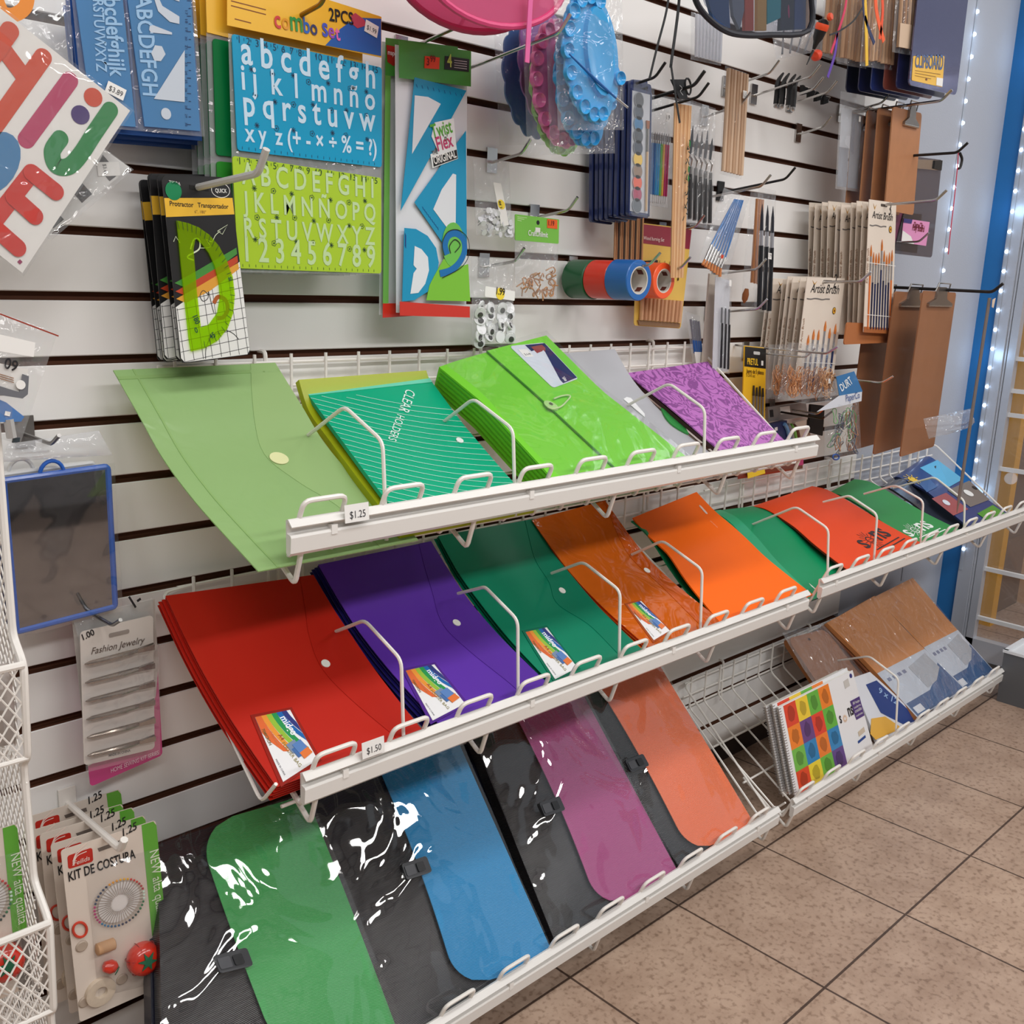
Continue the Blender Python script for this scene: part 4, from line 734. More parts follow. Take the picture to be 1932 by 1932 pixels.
# ---- blue stencil rulers
def rulerset(sf, label, full=True):
    root = pack('ruler_pack', label, 'ruler set', sf, .0006, CLEAR, part='sleeve', group=None); bl_ = POLY((116, 174, 222), .3, .15, tint=(170, 210, 240)); lt = M((196, 206, 218), .4)
    L = obj('stencil', plate(sf, [(.02, 0), (.385, 0), (.40, .975), (.06, .975)], .0016, .001), bl_, root); Rr = obj('stencil', plate(sf, [(.42, 0), (.955, 0), (.955, .965), (.475, .965)], .0016, .001), bl_, root)
    if not full: return root
    def hole(p, pts): obj('cutout', plate(sf, pts, .0003, .003), lt, p)
    hole(Rr, [(346, 95), (346, 193), (288, 187)]); hole(Rr, [(290, 86), (303, 88), (310, 103), (301, 116), (289, 115), (283, 101)]); hole(Rr, ell(sf, (311, 215), .0062)); hole(Rr, [(280, 50), (286, 48), (322, 62), (322, 66), (282, 62), (279, 57)])
    hole(Rr, [(285, -12), (292, -14), (304, 12), (336, 32), (336, 46), (318, 42), (296, 22)]); hole(Rr, [(318, -30), (336, -30), (336, 4), (325, 0)])
    m = MB()
    for k in range(17): a = sf.uv(358, 2 + k * 14.6); h = .02 if k % 2 else .035; stroke(sf, [a, (a[0] - h, a[1])], .0007, mb=m, off=.0031, smooth=False)
    obj('scale_print', m, M((30, 50, 90), .5), Rr)
    for k in range(14): a = sf.uv(347, 24 + k * 16.2); obj('numeral', letters(sf, str(17 + k), (a[0], a[1] - .012), (a[0], a[1] + .014), .9, .0032), M((30, 50, 90), .5), Rr)
    for t, x0, x1, y0, y1, p in (('QRSTUVWXYZ', 172, 180, -20, 135, L), ('abcdefghijk', 192, 206, -20, 145, L), ('ABCDEFGH', 253, 268, -10, 180, Rr)): obj('cutout_letters', letters(sf, t, (x0, y0), (x1, y1), 1.3, .0032, bold=True), M((150, 190, 226), .35), p)
    m = MB()
    for u in (.405, .412): stroke(sf, [(u, 0), (u, .98)], .0006, mb=m, off=.0034, smooth=False)
    obj('perforation', m, M((90, 110, 150), .5), root); sticker(root, sf, (215, 172), .022, .013, '$3.89', WHITE, .42, off=.0045); return root
rs = Q((133, -25), (366, -25), (386, 258), (160, 238), .065); rb = rulerset(rs, 'front pack of pale blue stencil rulers beside the slanted letter card')
for k in (1, 2, 3): tag(obj('ruler_pack', plate(Quad(*[c + V((.002 * k, .013 * k, -.004 * k)) for c in rs.c]), [(0, 0), (1, 0), (1, 1), (0, 1)], .003), POLY((70, 120, 196), .35, .15), loc=rs.p(.5, .1)), 'blue stencil ruler pack behind the front pack', 'ruler set', 'stencil ruler packs behind the front one')
# ---- stencil combo packs
def combo(sf, label, c1, c2, full, group=None):
    root = thing('stencil_pack', label, 'stencil set', sf.p(.5, .05), group); HD = [(0, 0), (1, 0), (1, .205), (0, .205)]
    hd = obj('header_card', plate(sf, [(427, -61), (718, 32), (718, 109), (427, 48)] if full else HD, .001, .001), M((240, 186, 52), .35, coat=.3), root)
    obj('sleeve', plate(sf, [(0, .205), (1, .205), (1, 1), (0, 1)], .0006), FILM(clear=.72, bump=.3), root)
    def sten(q, c): 
        s = Sub(sf, *q, .0012); return s, obj('stencil', plate(s, rrect(s, .004), .0016), c, root)
    s1, o1 = sten(((435, 64), (718, 128), (718, 316), (446, 284)) if full else ((.03, .22), (.99, .2), (.99, .58), (.03, .6)), c1); s2, o2 = sten(((436, 294), (717, 336), (717, 516), (447, 506)) if full else ((.03, .62), (.99, .6), (.99, .99), (.03, .99)), c2)
    if not full: return root
    wh = M((196, 222, 240), .35); pale = M((190, 216, 160), .4); dk_ = M((16, 56, 90), .5)
    rows1 = (('a b c d e f g h', (454, 119), (706, 167)), ('i j  k  l  m n ñ o', (455, 168), (706, 208)), ('p q r s t u v w', (459, 218), (707, 248)), ('x y  z (+ - × ÷ % = ?)', (461, 266), (709, 294)))
    rows2 = (('A B C D E F G H I', (455, 346), (703, 373)), ('J K L M N Ñ O P Q', (457, 398), (707, 418)), ('R S T U V W X Y Z', (460, 447), (706, 462)), ('1 2 3 4 5 6 7 8 9', (462, 492), (706, 504)))
    for t, a, b in rows1: obj('cutout_letters', letters(s1, t, a, b, 1.25, .0021, bold=True), wh, o1)
    for t, a, b in rows2: obj('cutout_letters', letters(s2, t, a, b, 1.35, .0021, bold=True), pale, o2)
    rnd = random.Random(3)
    for s, o, ik in ((s1, o1, dk_), (s2, o2, M((40, 74, 40), .5))):
        m = MB()
        for j in range(3):
            for i in range(7):
                cx, cy = .12 + i * .125 + rnd.uniform(-.02, .02), .27 + j * .235 + rnd.uniform(-.02, .02); W_, H_ = s.size(); rr = .0036
                if (i + j) % 2: stroke(s, [(cx + rr / W_ * math.cos(2 * PI * k / 5), cy + rr / H_ * math.sin(2 * PI * k / 5)) for k in range(6)], .0007, mb=m, off=.002, smooth=False); plate(s, ell(s, (cx, cy), .0012, 8), .0001, .002, m)
                else:
                    for k in range(8): a = 2 * PI * k / 8; stroke(s, [(cx, cy), (cx + rr / W_ * math.cos(a), cy + rr / H_ * math.sin(a))], .0008, mb=m, off=.002)
        for k in range(23):
            stroke(s, [(.03 + k * .0415, .015), (.03 + k * .0415, .04)], .0006, mb=m, off=.002); stroke(s, [(.03 + k * .0415, .985), (.03 + k * .0415, .96)], .0006, mb=m, off=.002)
        obj('motif_print', m, ik, o); obj('scale_print', letters(s, '1  2  3  4  5  6  7  8  9  10  11  12  13  14  15', (.04, .065), (.97, .065), 1, .002), ik, o)
    obj('blue_print', plate(sf, [(612, 86), (625, 72), (640, 55), (658, 42), (680, 34), (717, 36), (717, 106)], .0003, .0022), M((34, 96, 176), .35, coat=.3), hd); obj('cartoon_print', plate(sf, [(660, 30), (668, 25), (685, 38), (690, 48), (672, 54), (662, 46)], .0003, .0027), M((190, 70, 90), .4), hd)
    obj('lettering', letters(sf, '2PCS', (619, 39), (665, 48), 1.2, .003, bold=True), INK, hd)
    for ch, a, b, c in (('c', (516, 52), (528, 54), (206, 60, 60)), ('o', (530, 54), (544, 57), (222, 150, 40)), ('m', (546, 57), (569, 61), (50, 150, 70)), ('b', (571, 62), (583, 64), (40, 100, 190)), ('o', (584, 65), (597, 67), (50, 60, 110)), ('s', (606, 68), (617, 70), (70, 90, 190)), ('e', (618, 71), (629, 73), (150, 80, 190)), ('t', (631, 76), (640, 77), (226, 110, 180))): obj('lettering', letters(sf, ch, a, b, 1.25, .0032, bold=True), M(c, .4), hd)
    m = MB(); [stroke(sf, [(434 + 0 * k, 2 + 9 * k), (500, 19 + 9 * k)], .0012, mb=m, off=.0022) for k in range(2)]; stroke(sf, [(441, 36), (472, 44)], .0012, mb=m, off=.0022); obj('small_print', m, M((130, 70, 20), .5), hd)
    sticker(hd, sf, (698, 55), .021, .015, '$1.99', WHITE, .2, off=.0032); return root
cs = Q((427, -61), (718, 32), (718, 518), (443, 513), .085)
cyan, limg = M((8, 152, 196), .25, coat=.3), M((170, 204, 48), .25, coat=.3)
combo(cs, 'front stencil pack with blue lowercase sheet above lime capital sheet', cyan, limg, True)
for k in range(1, 5): combo(Quad(*[c + V((-.020 - .001 * k, .0135 * k, -.001 * k)) for c in cs.c]), 'green stencil pack behind the blue and lime front pack', POLY((14, 140, 74), .2, .2), POLY((60, 170, 60), .25, .2), False, 'stencil packs behind the front one')
hook((606, 8), .13, 'brassy display hook holding the blue and lime stencil packs', mat=M((150, 120, 60), .3, 1), r=.003)
# ---- protractor cards
def protractor(label):
    sf = Q((304, 331), (433, 337), (472, 669), (341, 686), .088); root = pack('protractor_card', label, 'protractor', sf, .0012, M((28, 28, 30), .4, coat=.2), .006)
    obj('white_half', plate(sf, [(.005, .69), (.995, .46), (.995, .97), (.95, .995), (.05, .995), (.005, .97)], .0002, .0014), M((236, 236, 234), .35, coat=.3), root); obj('yellow_band', plate(sf, [(0, .115), (1, .105), (1, .195), (0, .213)], .0002, .0014), M((240, 190, 60), .35, coat=.2), root)
    m = MB()
    for k in range(8): stroke(sf, [(.02 + .13 * k, max(.70 - .23 * (.02 + .13 * k) + .0, .47)), (.05 + .13 * k, .99)], .0006, mb=m, off=.0018, smooth=False)
    for k in range(9): v = .53 + .058 * k; u0 = max(0.01, (.695 - v) / .23); stroke(sf, [(u0, v + .02 * u0), (.99, v - .04)], .0006, mb=m, off=.0018, smooth=False) if u0 < .9 else None
    W_, H_ = sf.size(); stroke(sf, [(.62 + .28 * math.cos(t), .99 + .15 * math.sin(t)) for t in [PI + k * PI / 10 for k in range(9)]], .0009, mb=m, off=.0018); obj('grid_print', m, M((50, 50, 56), .5), root)
    for v, c in ((.50, (70, 140, 60)), (.545, (190, 70, 40)), (.585, (224, 160, 60))): obj('brush_print', plate(sf, [(.02, v + .06), (.35, v + .0), (.97, v - .12), (.97, v - .085), (.5, v + .03), (.15, v + .085)], .0002, .0015 + v * .0003), M(c, .4), root)
    return root, sf
pr_, sf = protractor('front black protractor card with lime green protractor and yellow band')
ink(pr_, sf, 'Protractor', (319, 388), (364, 391), M((50, 36, 20), .5), 1.1, .0018, bold=True); ink(pr_, sf, 'Transportador', (372, 391), (430, 394), M((50, 36, 20), .5), 1.1, .0018, bold=True); ink(pr_, sf, '6", 180°', (366, 402), (388, 403), M((150, 110, 40), .5), 1, .0018)
obj('round_sticker', plate(sf, ell(sf, (326, 360), .0105), .0004, .0016), M((10, 130, 80), .4), pr_); ink(pr_, sf, 'TERRA', (317, 346), (339, 350), M((200, 200, 196), .5), 1, .002, bold=True)
obj('oval_logo', stroke(sf, ell(sf, (415, 359), .0125, 20, .0085) + [ell(sf, (415, 359), .0125, 20, .0085)[0]], .0008, off=.0016, smooth=False), M((226, 226, 222), .4), pr_); ink(pr_, sf, 'QUICK', (405, 363), (427, 364), M((226, 226, 222), .4), 1.3, .0018, bold=True)
obj('slot', plate(sf, rrect(Sub(sf, (354, 348), (394, 355), (394, 362), (354, 356)), .002) if False else [(356, 349), (392, 354), (393, 361), (357, 357)], .0003, .0013), M((8, 8, 8), .8), pr_)
m = MB(); stroke(sf, [(358, 470), (364, 452), (374, 452), (374, 470), (352, 484), (364, 491)], .0018, mb=m, off=.002); stroke(sf, [(409, 436), (428, 424), (418, 442), (409, 436)], .0008, mb=m, off=.002, smooth=False); stroke(sf, [(376, 468), (395, 466), (388, 452), (398, 456), (405, 444), (414, 436)], .0008, mb=m, off=.002); stroke(sf, [(326, 456), (330, 446), (338, 458)], .0008, mb=m, off=.002, smooth=False); obj('doodle_print', m, M((216, 226, 196), .5), pr_)
m = MB(); stroke(sf, [(392, 556), (382, 548), (376, 558), (382, 568), (391, 562), (392, 550), (398, 575), (402, 590)], .0008, mb=m, off=.002); obj('doodle_print', m, M((40, 40, 44), .5), pr_); obj('orange_print', stroke(sf, [(402, 572), (410, 560), (424, 566), (428, 584), (420, 598), (408, 600)], .005, off=.0019), M((176, 90, 40), .5), pr_)
limeP = POLY((196, 236, 40), .7, .12, tint=(224, 246, 120), trans=.3)
outer = [(331, 416), (352, 421), (372, 429), (392, 443), (410, 464), (425, 492), (436, 522), (440, 556), (437, 590), (426, 620), (408, 642), (384, 656), (358, 662), (354, 640), (342, 530)]; inner = [(368, 545), (376, 618), (392, 612), (408, 590), (413, 560), (410, 530), (402, 500), (392, 478), (380, 462), (366, 448), (362, 470), (365, 505)]
pro = obj('protractor', MB(), limeP, pr_); bpy.data.objects.remove(pro)
k = [sf.uv(*q) for q in outer]; kk = [sf.uv(*q) for q in inner]
bm = bmesh.new(); ov = [bm.verts.new(sf.o(a, b, .002) - V(pr_.location)) for a, b in k]; iv = [bm.verts.new(sf.o(a, b, .002) - V(pr_.location)) for a, b in kk]; es = [bm.edges.new((g[i], g[(i + 1) % len(g)])) for g in (ov, iv) for i in range(len(g))]
bmesh.ops.triangle_fill(bm, use_beauty=True, use_dissolve=False, edges=es); nn = sf.n(.5, .5) * .0022; r = bmesh.ops.extrude_face_region(bm, geom=bm.faces[:]); bmesh.ops.translate(bm, vec=nn, verts=[g for g in r['geom'] if isinstance(g, bmesh.types.BMVert)]); bmesh.ops.recalc_face_normals(bm, faces=bm.faces[:])
me = bpy.data.meshes.new('protractor'); bm.to_mesh(me); bm.free(); me.materials.append(limeP); o = bpy.data.objects.new('protractor', me); COL.objects.link(o); o.parent = pr_
m = MB()
for i in range(26):
    a = i / 25; p = [k[int(a * 11)][j] * (1 - (a * 11) % 1) + k[min(int(a * 11) + 1, 12)][j] * ((a * 11) % 1) for j in (0, 1)]; c = sf.uv(362, 545); stroke(sf, [p, (p[0] + (c[0] - p[0]) * .12, p[1] + (c[1] - p[1]) * .12)], .0006, mb=m, off=.0045, smooth=False)
obj('scale_print', m, M((40, 60, 20), .5), o)
for t, a, b in (('90', (429, 531), (436, 528)), ('180', (360, 597), (366, 612)), ('45', (395, 640), (404, 634)), ('0', (366, 628), (371, 626))): obj('numeral', letters(sf, t, a, b, 1.2, .0045, bold=True), M((20, 70, 50), .5), o)
pb, _ = protractor('black protractor card behind the front one')
pb.location = V(pb.location) + V((.0, .012, .002)); pb['group'] = 'protractor cards behind the front one'
for i in range(1, 5): dup(pb, (random.uniform(-.001, .001) - (.003 if i % 2 else 0), .0125 * i, random.uniform(-.006, .003)), (0, random.uniform(-.03, .03), random.uniform(-.03, .03)))
hook((487, 327), .225, 'thick white display hook holding the black protractor cards', t=.075, r=.0042, mat=M((206, 204, 200), .4), tip=.03, ang=.9)
# ---- geometry set packs
def geoset(sf, label, full):
    root = thing('geometry_set', label, 'geometry set', sf.p(.5, .05)); teal_ = M((10, 146, 190), .3, coat=.25)
    obj('pack', pillow(sf, .006, 6, 10, wob=.05, off=-.001), M((222, 226, 232), .3, coat=.35), root)
    o = .008; flat = lambda q, m, n_, off=o, par=None: obj(n_, plate(sf, q, .0004, off), m, par or root)
    flat([(-.0, -.01), (1, -.02), (1, .11), (0, .12)], M((74, 158, 62), .35, coat=.3), 'header_card', .0075); flat([(0, .955), (1, .965), (1, 1.01), (0, 1.01)], M((206, 44, 26), .35, coat=.3), 'red_strip', .0075)
    if not full: return root
    wh = M((224, 228, 234), .35); t1 = flat([(775, 147), (873, 172), (749, 398)], teal_, 'set_square'); flat([(775, 181), (800, 184), (824, 197), (770, 291)], wh, 'cutout', .0086, t1)
    t2 = flat([(872, 247), (874, 480), (842, 478), (775, 382)], teal_, 'set_square'); flat([(847, 328), (853, 330), (852, 450), (836, 430), (810, 395), (826, 358)], wh, 'cutout', .0086, t2)
    t3 = flat([(756, 430), (778, 432), (800, 445), (816, 468), (821, 495), (816, 525), (800, 550), (775, 566), (752, 568)], teal_, 'protractor'); flat([(775, 464), (788, 470), (800, 485), (802, 510), (795, 535), (782, 552), (767, 554), (773, 515), (779, 507), (773, 500)], wh, 'cutout', .0086, t3)
    flat([(797, 566), (803, 538), (812, 520), (830, 488), (850, 505), (876, 498), (880, 568)], M((124, 192, 54), .35), 'green_print', .0086); s = flat(ell(sf, (848, 462), .022, 24, .032), M((110, 190, 80), .35), 'spiral_print', .009)
    obj('ribbon_print', stroke(sf, [(836, 480), (832, 462), (838, 445), (852, 440), (866, 452), (868, 475), (858, 496), (842, 510), (822, 516)], .010, off=.0096), M((20, 110, 176), .35), s); m = MB(); stroke(sf, [(842, 478), (840, 464), (850, 452), (860, 462), (850, 476)], .0014, mb=m, off=.0102); stroke(sf, [(830, 482), (826, 460), (836, 438), (856, 434), (874, 450), (876, 480), (862, 504), (826, 524)], .0012, mb=m, off=.0102); obj('ribbon_line', m, INK, s)
    st = flat([(812, 232), (848, 224), (852, 270), (856, 300), (808, 318), (804, 292), (818, 285), (806, 258)], M((236, 240, 240), .35), 'name_sticker', .0092)
    obj('lettering', letters(sf, 'Twist', (808, 262), (846, 250), 1.5, .0100, bold=True), M((90, 170, 50), .4), st); obj('lettering', letters(sf, 'Flex', (818, 286), (848, 276), 1.4, .0100, bold=True), M((196, 60, 110), .4), st); obj('lettering', letters(sf, "'n'", (829, 267), (837, 266), 1.2, .0100, bold=True), M((60, 100, 60), .4), st)
    ob = flat([(808, 298), (853, 283), (855, 299), (810, 315)], BLACK, 'name_bar', .0097, st); obj('lettering', letters(sf, 'ORIGINAL', (811, 311), (853, 297), 1.6, .0104, bold=True), WHITE, ob); obj('lettering', letters(sf, 'THE', (807, 293), (818, 290), 1.2, .0102, bold=True), DGREY, st)
    flat([(794, 107), (822, 110), (821, 132), (793, 130)], M((240, 74, 30), .5), 'price_sticker', .0084); ink(root, sf, '3', (797, 124), (802, 125), M((120, 24, 10), .5), 1.1, .0092, bold=True); ink(root, sf, '99', (804, 118), (814, 119), M((120, 24, 10), .5), 1.2, .0092, bold=True)
    b4 = flat([(832, 107), (878, 113), (877, 137), (831, 132)], BLACK, 'count_box', .0084); obj('lettering', letters(sf, '4', (836, 127), (845, 128), 1.3, .0092, bold=True), M((190, 220, 90), .4), b4); m = MB(); [stroke(sf, [(849, 115 + 4.5 * k), (873, 118 + 4.5 * k)], .0009, mb=m, off=.0092) for k in range(4)]; obj('small_print', m, M((200, 200, 200), .5), b4)
    m = MB()
    for a, b in (((778, 160), (862, 178)), ((790, 390), (818, 428)), ((757, 440), (757, 462))): 
        for k in range(9): p = [a[i] + (b[i] - a[i]) * k / 8 for i in (0, 1)]; stroke(sf, [(p[0], p[1]), (p[0] + 2, p[1] + 6)], .0008, mb=m, off=.0088, smooth=False)
    obj('scale_print', m, M((16, 60, 130), .5), root); return root
geoset(Q((746, 84), (882, 108), (880, 594), (748, 590), .07), 'front geometry set pack with teal set squares and red bottom strip', True)
gb = Q((721, 78), (857, 100), (856, 586), (716, 594), .05); r_ = geoset(gb, 'geometry set pack behind the front one, showing its green side', False); obj('side_print', plate(gb, [(.0, .12), (.07, .12), (.07, .955), (0, .955)], .0004, .0075), M((110, 176, 80), .35), r_); obj('logo_print', plate(gb, [(722, 86), (750, 92), (748, 118), (735, 126), (724, 118)], .0004, .0082), M((170, 40, 30), .35), r_)
ink(r_, gb, 'maped', (724, 104), (744, 108), WHITE, 1.2, .009, bold=True)
hook((868, 49), .13, 'thin display hook above the geometry set packs', mat=CHROME)
# ---- googly-eye, pin, hook and bead bags
def bagthing(name, label, cat, q, d, bulge=.008, film=None, group=None):
    sf = Q(*q, d); root = thing(name, label, cat, sf.p(.5, .05), group); obj('bag', pillow(sf, bulge, 8, 12, wob=.3, seed=len(bpy.data.objects)), film or BAG, root); return root, sf
def proto_copies(first, n, place, par):
    for i in range(n):
        o = first if i == 0 else first.copy()
        if i: COL.objects.link(o); o.parent = par
        o.location, o.rotation_euler = place(i)
r_, sf = bagthing('pin_bag', 'clear bag of white flat-headed pins with yellow price dot', 'pins', ((893, 296), (960, 306), (966, 450), (898, 444)), .05)
pin = obj('push_pin', MB().lathe([(.0, .004), (.0045, .004), (.0045, .003), (.0012, .003), (.0007, -.006)], 12, (0, 0, 0), (0, -1, 0)), M((222, 224, 228), .35), r_, loc=(0, 0, 0)); pin.data.transform(Matrix.Translation(V(r_.location)))
def pl(i): u, v = random.uniform(.08, .92), random.uniform(.66, .98); return sf.o(u, v, random.uniform(.0, .008)) - V(r_.location), (random.uniform(-.6, .6), random.uniform(-.3, .3), random.uniform(-.6, .6))
proto_copies(pin, 58, pl, r_)
t = Sub(sf, (921, 344), (936, 347), (951, 425), (937, 427), .011); L_ = obj('barcode_label', plate(t, rrect(t, .002), .0004), WHITE, r_); obj('barcode', barcode(t, (.2, .08), (.2, .30), (.75, .30), (.75, .08)), INK, L_); obj('barcode', barcode(t, (.2, .70), (.2, .92), (.75, .92), (.75, .70)), INK, L_); obj('price_dot', plate(t, ell(t, (.5, .5), .0075), .0003, .0006), M((244, 216, 60), .5), L_); obj('lettering', letters(t, '1.99', (.5, .58), (.48, .42), 1, .0014, bold=True), INK, L_)
r_, sf = bagthing('googly_eye_bag', 'clear bag of large googly eyes with yellow price dot', 'googly eyes', ((890, 485), (970, 491), (966, 656), (890, 651)), .05, .012)
eye = thing('googly_eye', 'x', 'x', (0, 0, 0)); bpy.data.objects.remove(eye)
e1 = obj('eye_disc', MB().lathe([(0, .0015), (.0098, .0015), (.0100, 0), (.0098, -.001), (0, -.001)], 20, (0, 0, 0), (0, -1, 0)), M((236, 238, 240), .3), r_, loc=(0, 0, 0)); e1.data.transform(Matrix.Translation(V(r_.location)))
def mkpart(nm, mb, mat, par): o = obj(nm, mb, mat, par); o.data.transform(Matrix.Translation(V(rootloc(par)))); return o
pu = mkpart('pupil', MB().lathe([(0, .0024), (.0046, .0024), (.0046, .0014)], 16, (.001, 0, -.003), (0, -1, 0)), BLACK, e1); dm = mkpart('eye_dome', MB().lathe([(0, .006), (.005, .0052), (.0085, .0032), (.0098, .001)], 20, (0, 0, 0), (0, -1, 0), cap=False), FILM(clear=.88, bump=0, milky=(220, 220, 222)), e1)
def ple(i): u, v = .14 + .24 * (i % 4) + random.uniform(-.03, .03), .56 + .078 * (i // 4) + random.uniform(-.02, .02); return sf.o(u, min(v, .96), .004 + .004 * random.random()) - V(r_.location), (random.uniform(-.5, .5), random.uniform(-.4, .4), random.uniform(-.5, .5))
for i in range(21):
    o = e1 if i == 0 else e1.copy()
    if i:
        COL.objects.link(o); o.parent = r_
        if i % 3: 
            for ch in (pu, dm): c = ch.copy(); COL.objects.link(c); c.parent = o
    o.location, o.rotation_euler = ple(i)
t = Sub(sf, (905, 539), (961, 549), (960, 567), (904, 559), .013); L_ = obj('barcode_label', plate(t, rrect(t, .002), .0004), WHITE, r_); obj('barcode', barcode(t, (.08, .25), (.08, .85), (.32, .85), (.32, .25)), INK, L_); obj('barcode', barcode(t, (.68, .25), (.68, .85), (.95, .85), (.95, .25)), INK, L_); obj('price_dot', plate(t, ell(t, (.5, .5), .0095), .0003, .0006), M((244, 216, 60), .5), L_); obj('lettering', letters(t, '1.99', (.36, .6), (.64, .6), 1.3, .0014, bold=True), INK, L_)
sf = Q((971, 404), (1054, 414), (1053, 460), (971, 453), .05); r_ = pack('craft_bag', 'bag of wooden hooks under a bright green header card', 'craft pack', sf, .0012, M((122, 196, 66), .4, coat=.3), .002, part='header_card')
ink(r_, sf, 'CraftUnlimit', (995, 444), (1032, 448), WHITE, 1.3, .002, bold=True); obj('hang_hole', plate(sf, ell(sf, (1014, 420), .0036), .0003, .0012), INK, r_); obj('price_sticker', plate(sf, [(1031, 413), (1050, 415), (1050, 432), (1031, 430)], .0004, .0014), M((244, 100, 30), .5), r_); ink(r_, sf, '1.19', (1033, 425), (1044, 426), M((110, 24, 10), .5), 1.2, .0022, bold=True)
m = MB(); plate(sf, [(1009, 429), (1018, 430), (1018, 439), (1009, 438)], .0003, .0013, m); obj('logo_print', m, WHITE, r_); m = MB(); [stroke(sf, [(975, 409 + 3 * k), (993 - 5 * k, 411 + 3 * k)], .0008, mb=m, off=.0014) for k in range(3)]; obj('small_print', m, M((210, 236, 180), .5), r_)
s2_ = Q((971, 453), (1053, 460), (1050, 565), (972, 560), .05); obj('bag', pillow(s2_, .007, 8, 10, wob=.3, seed=4), BAG, r_); wd = M((190, 140, 98), .6)
for i in range(24):
    u, v = random.uniform(.12, .9), random.uniform(.48, .92); c = s2_.o(u, v, .004); a = random.uniform(0, 6); R_ = Matrix.Rotation(a, 3, 'Y') @ Matrix.Rotation(random.uniform(-.8, .8), 3, 'Z')
    obj('wooden_hook', MB().tube([c + R_ @ V(q) for q in [(.005 * math.cos(t_), .001 * t_, .005 * math.sin(t_)) for t_ in [k_ * .55 for k_ in range(9)]] + [(.012, 0, -.004)]], .0012, 5), wd, r_)
for p, L, lb in (((984, 290), .07, 'the bag of white pins'), ((1072, 397), .08, 'the green header card'), ((972, 493), .075, 'the googly eye bag')): hook(p, L, 'thin chrome display hook holding ' + lb)
# ---- rolls of tape on two hooks
def tape(c, d0, w, col, lbl, r=.0335):
    root = thing('tape_roll', lbl, 'tape roll', (c.x, -d0 + w / 2, c.z - r)); o = V((c.x, -d0, c.z)); m = MB().lathe([(r - .0105, 0), (r - .0012, 0), (r, .0014), (r, w - .0014), (r - .0012, w), (r - .0105, w)], 48, o, (0, 1, 0), cap=False); obj('tape', m, M(col, .38, coat=.2), root)
    k = obj('core', MB().lathe([(r - .0125, 0), (r - .0104, 0), (r - .0104, w), (r - .0125, w), (r - .0125, 0)], 40, o, (0, 1, 0), cap=False), M((214, 208, 200), .6), root)
    for q in range(4):
        a = .5 + q * PI / 2; b = a + .5; rr = r - .0128; f = lambda t, h: o + V((rr * math.cos(t), h, rr * math.sin(t)))
        obj('core_print', MB().add([f(a + (b - a) * i / 4, h) for h in (w * .12, w * .36) for i in range(5)], [(i, i + 1, i + 6, i + 5) for i in range(4)]), M((96, 40, 30), .6), k)
    return root
cA = at(1206, 529, .16); 
for i, (col, lb) in enumerate((((28, 100, 176), 'bright blue tape roll at the front of its hook'), ((216, 50, 28), 'red orange tape roll between blue and dark green rolls'), ((14, 86, 48), 'dark green tape roll nearest the wall'))): tape(cA + V((0, 0, -.001 * i)), .16 - .049 * i, .0485, col, lb, (.0335, .0325, .0335)[i])
cB = at(1253, 530, .10); tape(cB, .10, .045, (246, 92, 40), 'orange tape roll hanging beside the blue one', .032); tape(cB + V((0, 0, -.004)), .054, .02, (176, 84, 150), 'mauve tape roll peeking out under the blue one', .031); tape(cB + V((0, 0, -.003)), .033, .02, (236, 176, 40), 'yellow tape roll peeking out under the red one', .031)
hook((1226, 500), .175, 'chrome display hook through the blue, red and green tape rolls', t=.06); hook((1284, 506), .12, 'chrome display hook through the orange tape roll', t=.06)
# ---- pink pouch
pk = POLY((236, 130, 176), .35, .5, tint=(250, 190, 214), trans=.5); rim = M((214, 66, 122), .5); 
class Disc(Surf):
    def __init__(s, c, rx, rz, rot): s.c0, s.rx, s.rz, s.a = c, rx, rz, rot
    def p(s, u, v): x, z = (u - .5) * 2 * s.rx, (.5 - v) * 2 * s.rz; return s.c0 + V((x * math.cos(s.a) - z * math.sin(s.a), 0, x * math.sin(s.a) + z * math.cos(s.a)))
cP = at(918, -52, .19); dsc = Disc(cP, .128, .066, .10); root = thing('gauze_pouch', 'round sheer pink gauze pouch with ribbon hanging down', 'pouch', cP)
P = [(.5 + .5 * math.cos(2 * PI * k / 40), .5 + .5 * math.sin(2 * PI * k / 40)) for k in range(40)]
obj('gauze_face', plate(dsc, P, .0008, .02), pk, root); obj('gauze_back', plate(dsc, P, .0008, -.03), pk, root)
rm = lambda off, w: MB().tube([dsc.o(a, b, off) for a, b in P], w, 8, closed=True)
obj('front_rim', rm(.02, .0045), rim, root); obj('rear_rim', rm(-.03, .0045), M((176, 44, 92), .5), root)
a, b = at(1002, -10, .222), at(995, 118, .222); e = V((.004, 0, 0)); obj('ribbon', MB().add([a - e, a + e, b + e, b - e, a - e + V((0, .0015, 0)), a + e + V((0, .0015, 0)), b + e + V((0, .0015, 0)), b - e + V((0, .0015, 0))], [(0, 1, 2, 3), (7, 6, 5, 4), (0, 4, 5, 1), (1, 5, 6, 2), (2, 6, 7, 3), (3, 7, 4, 0)]), M((220, 96, 156), .45), root)
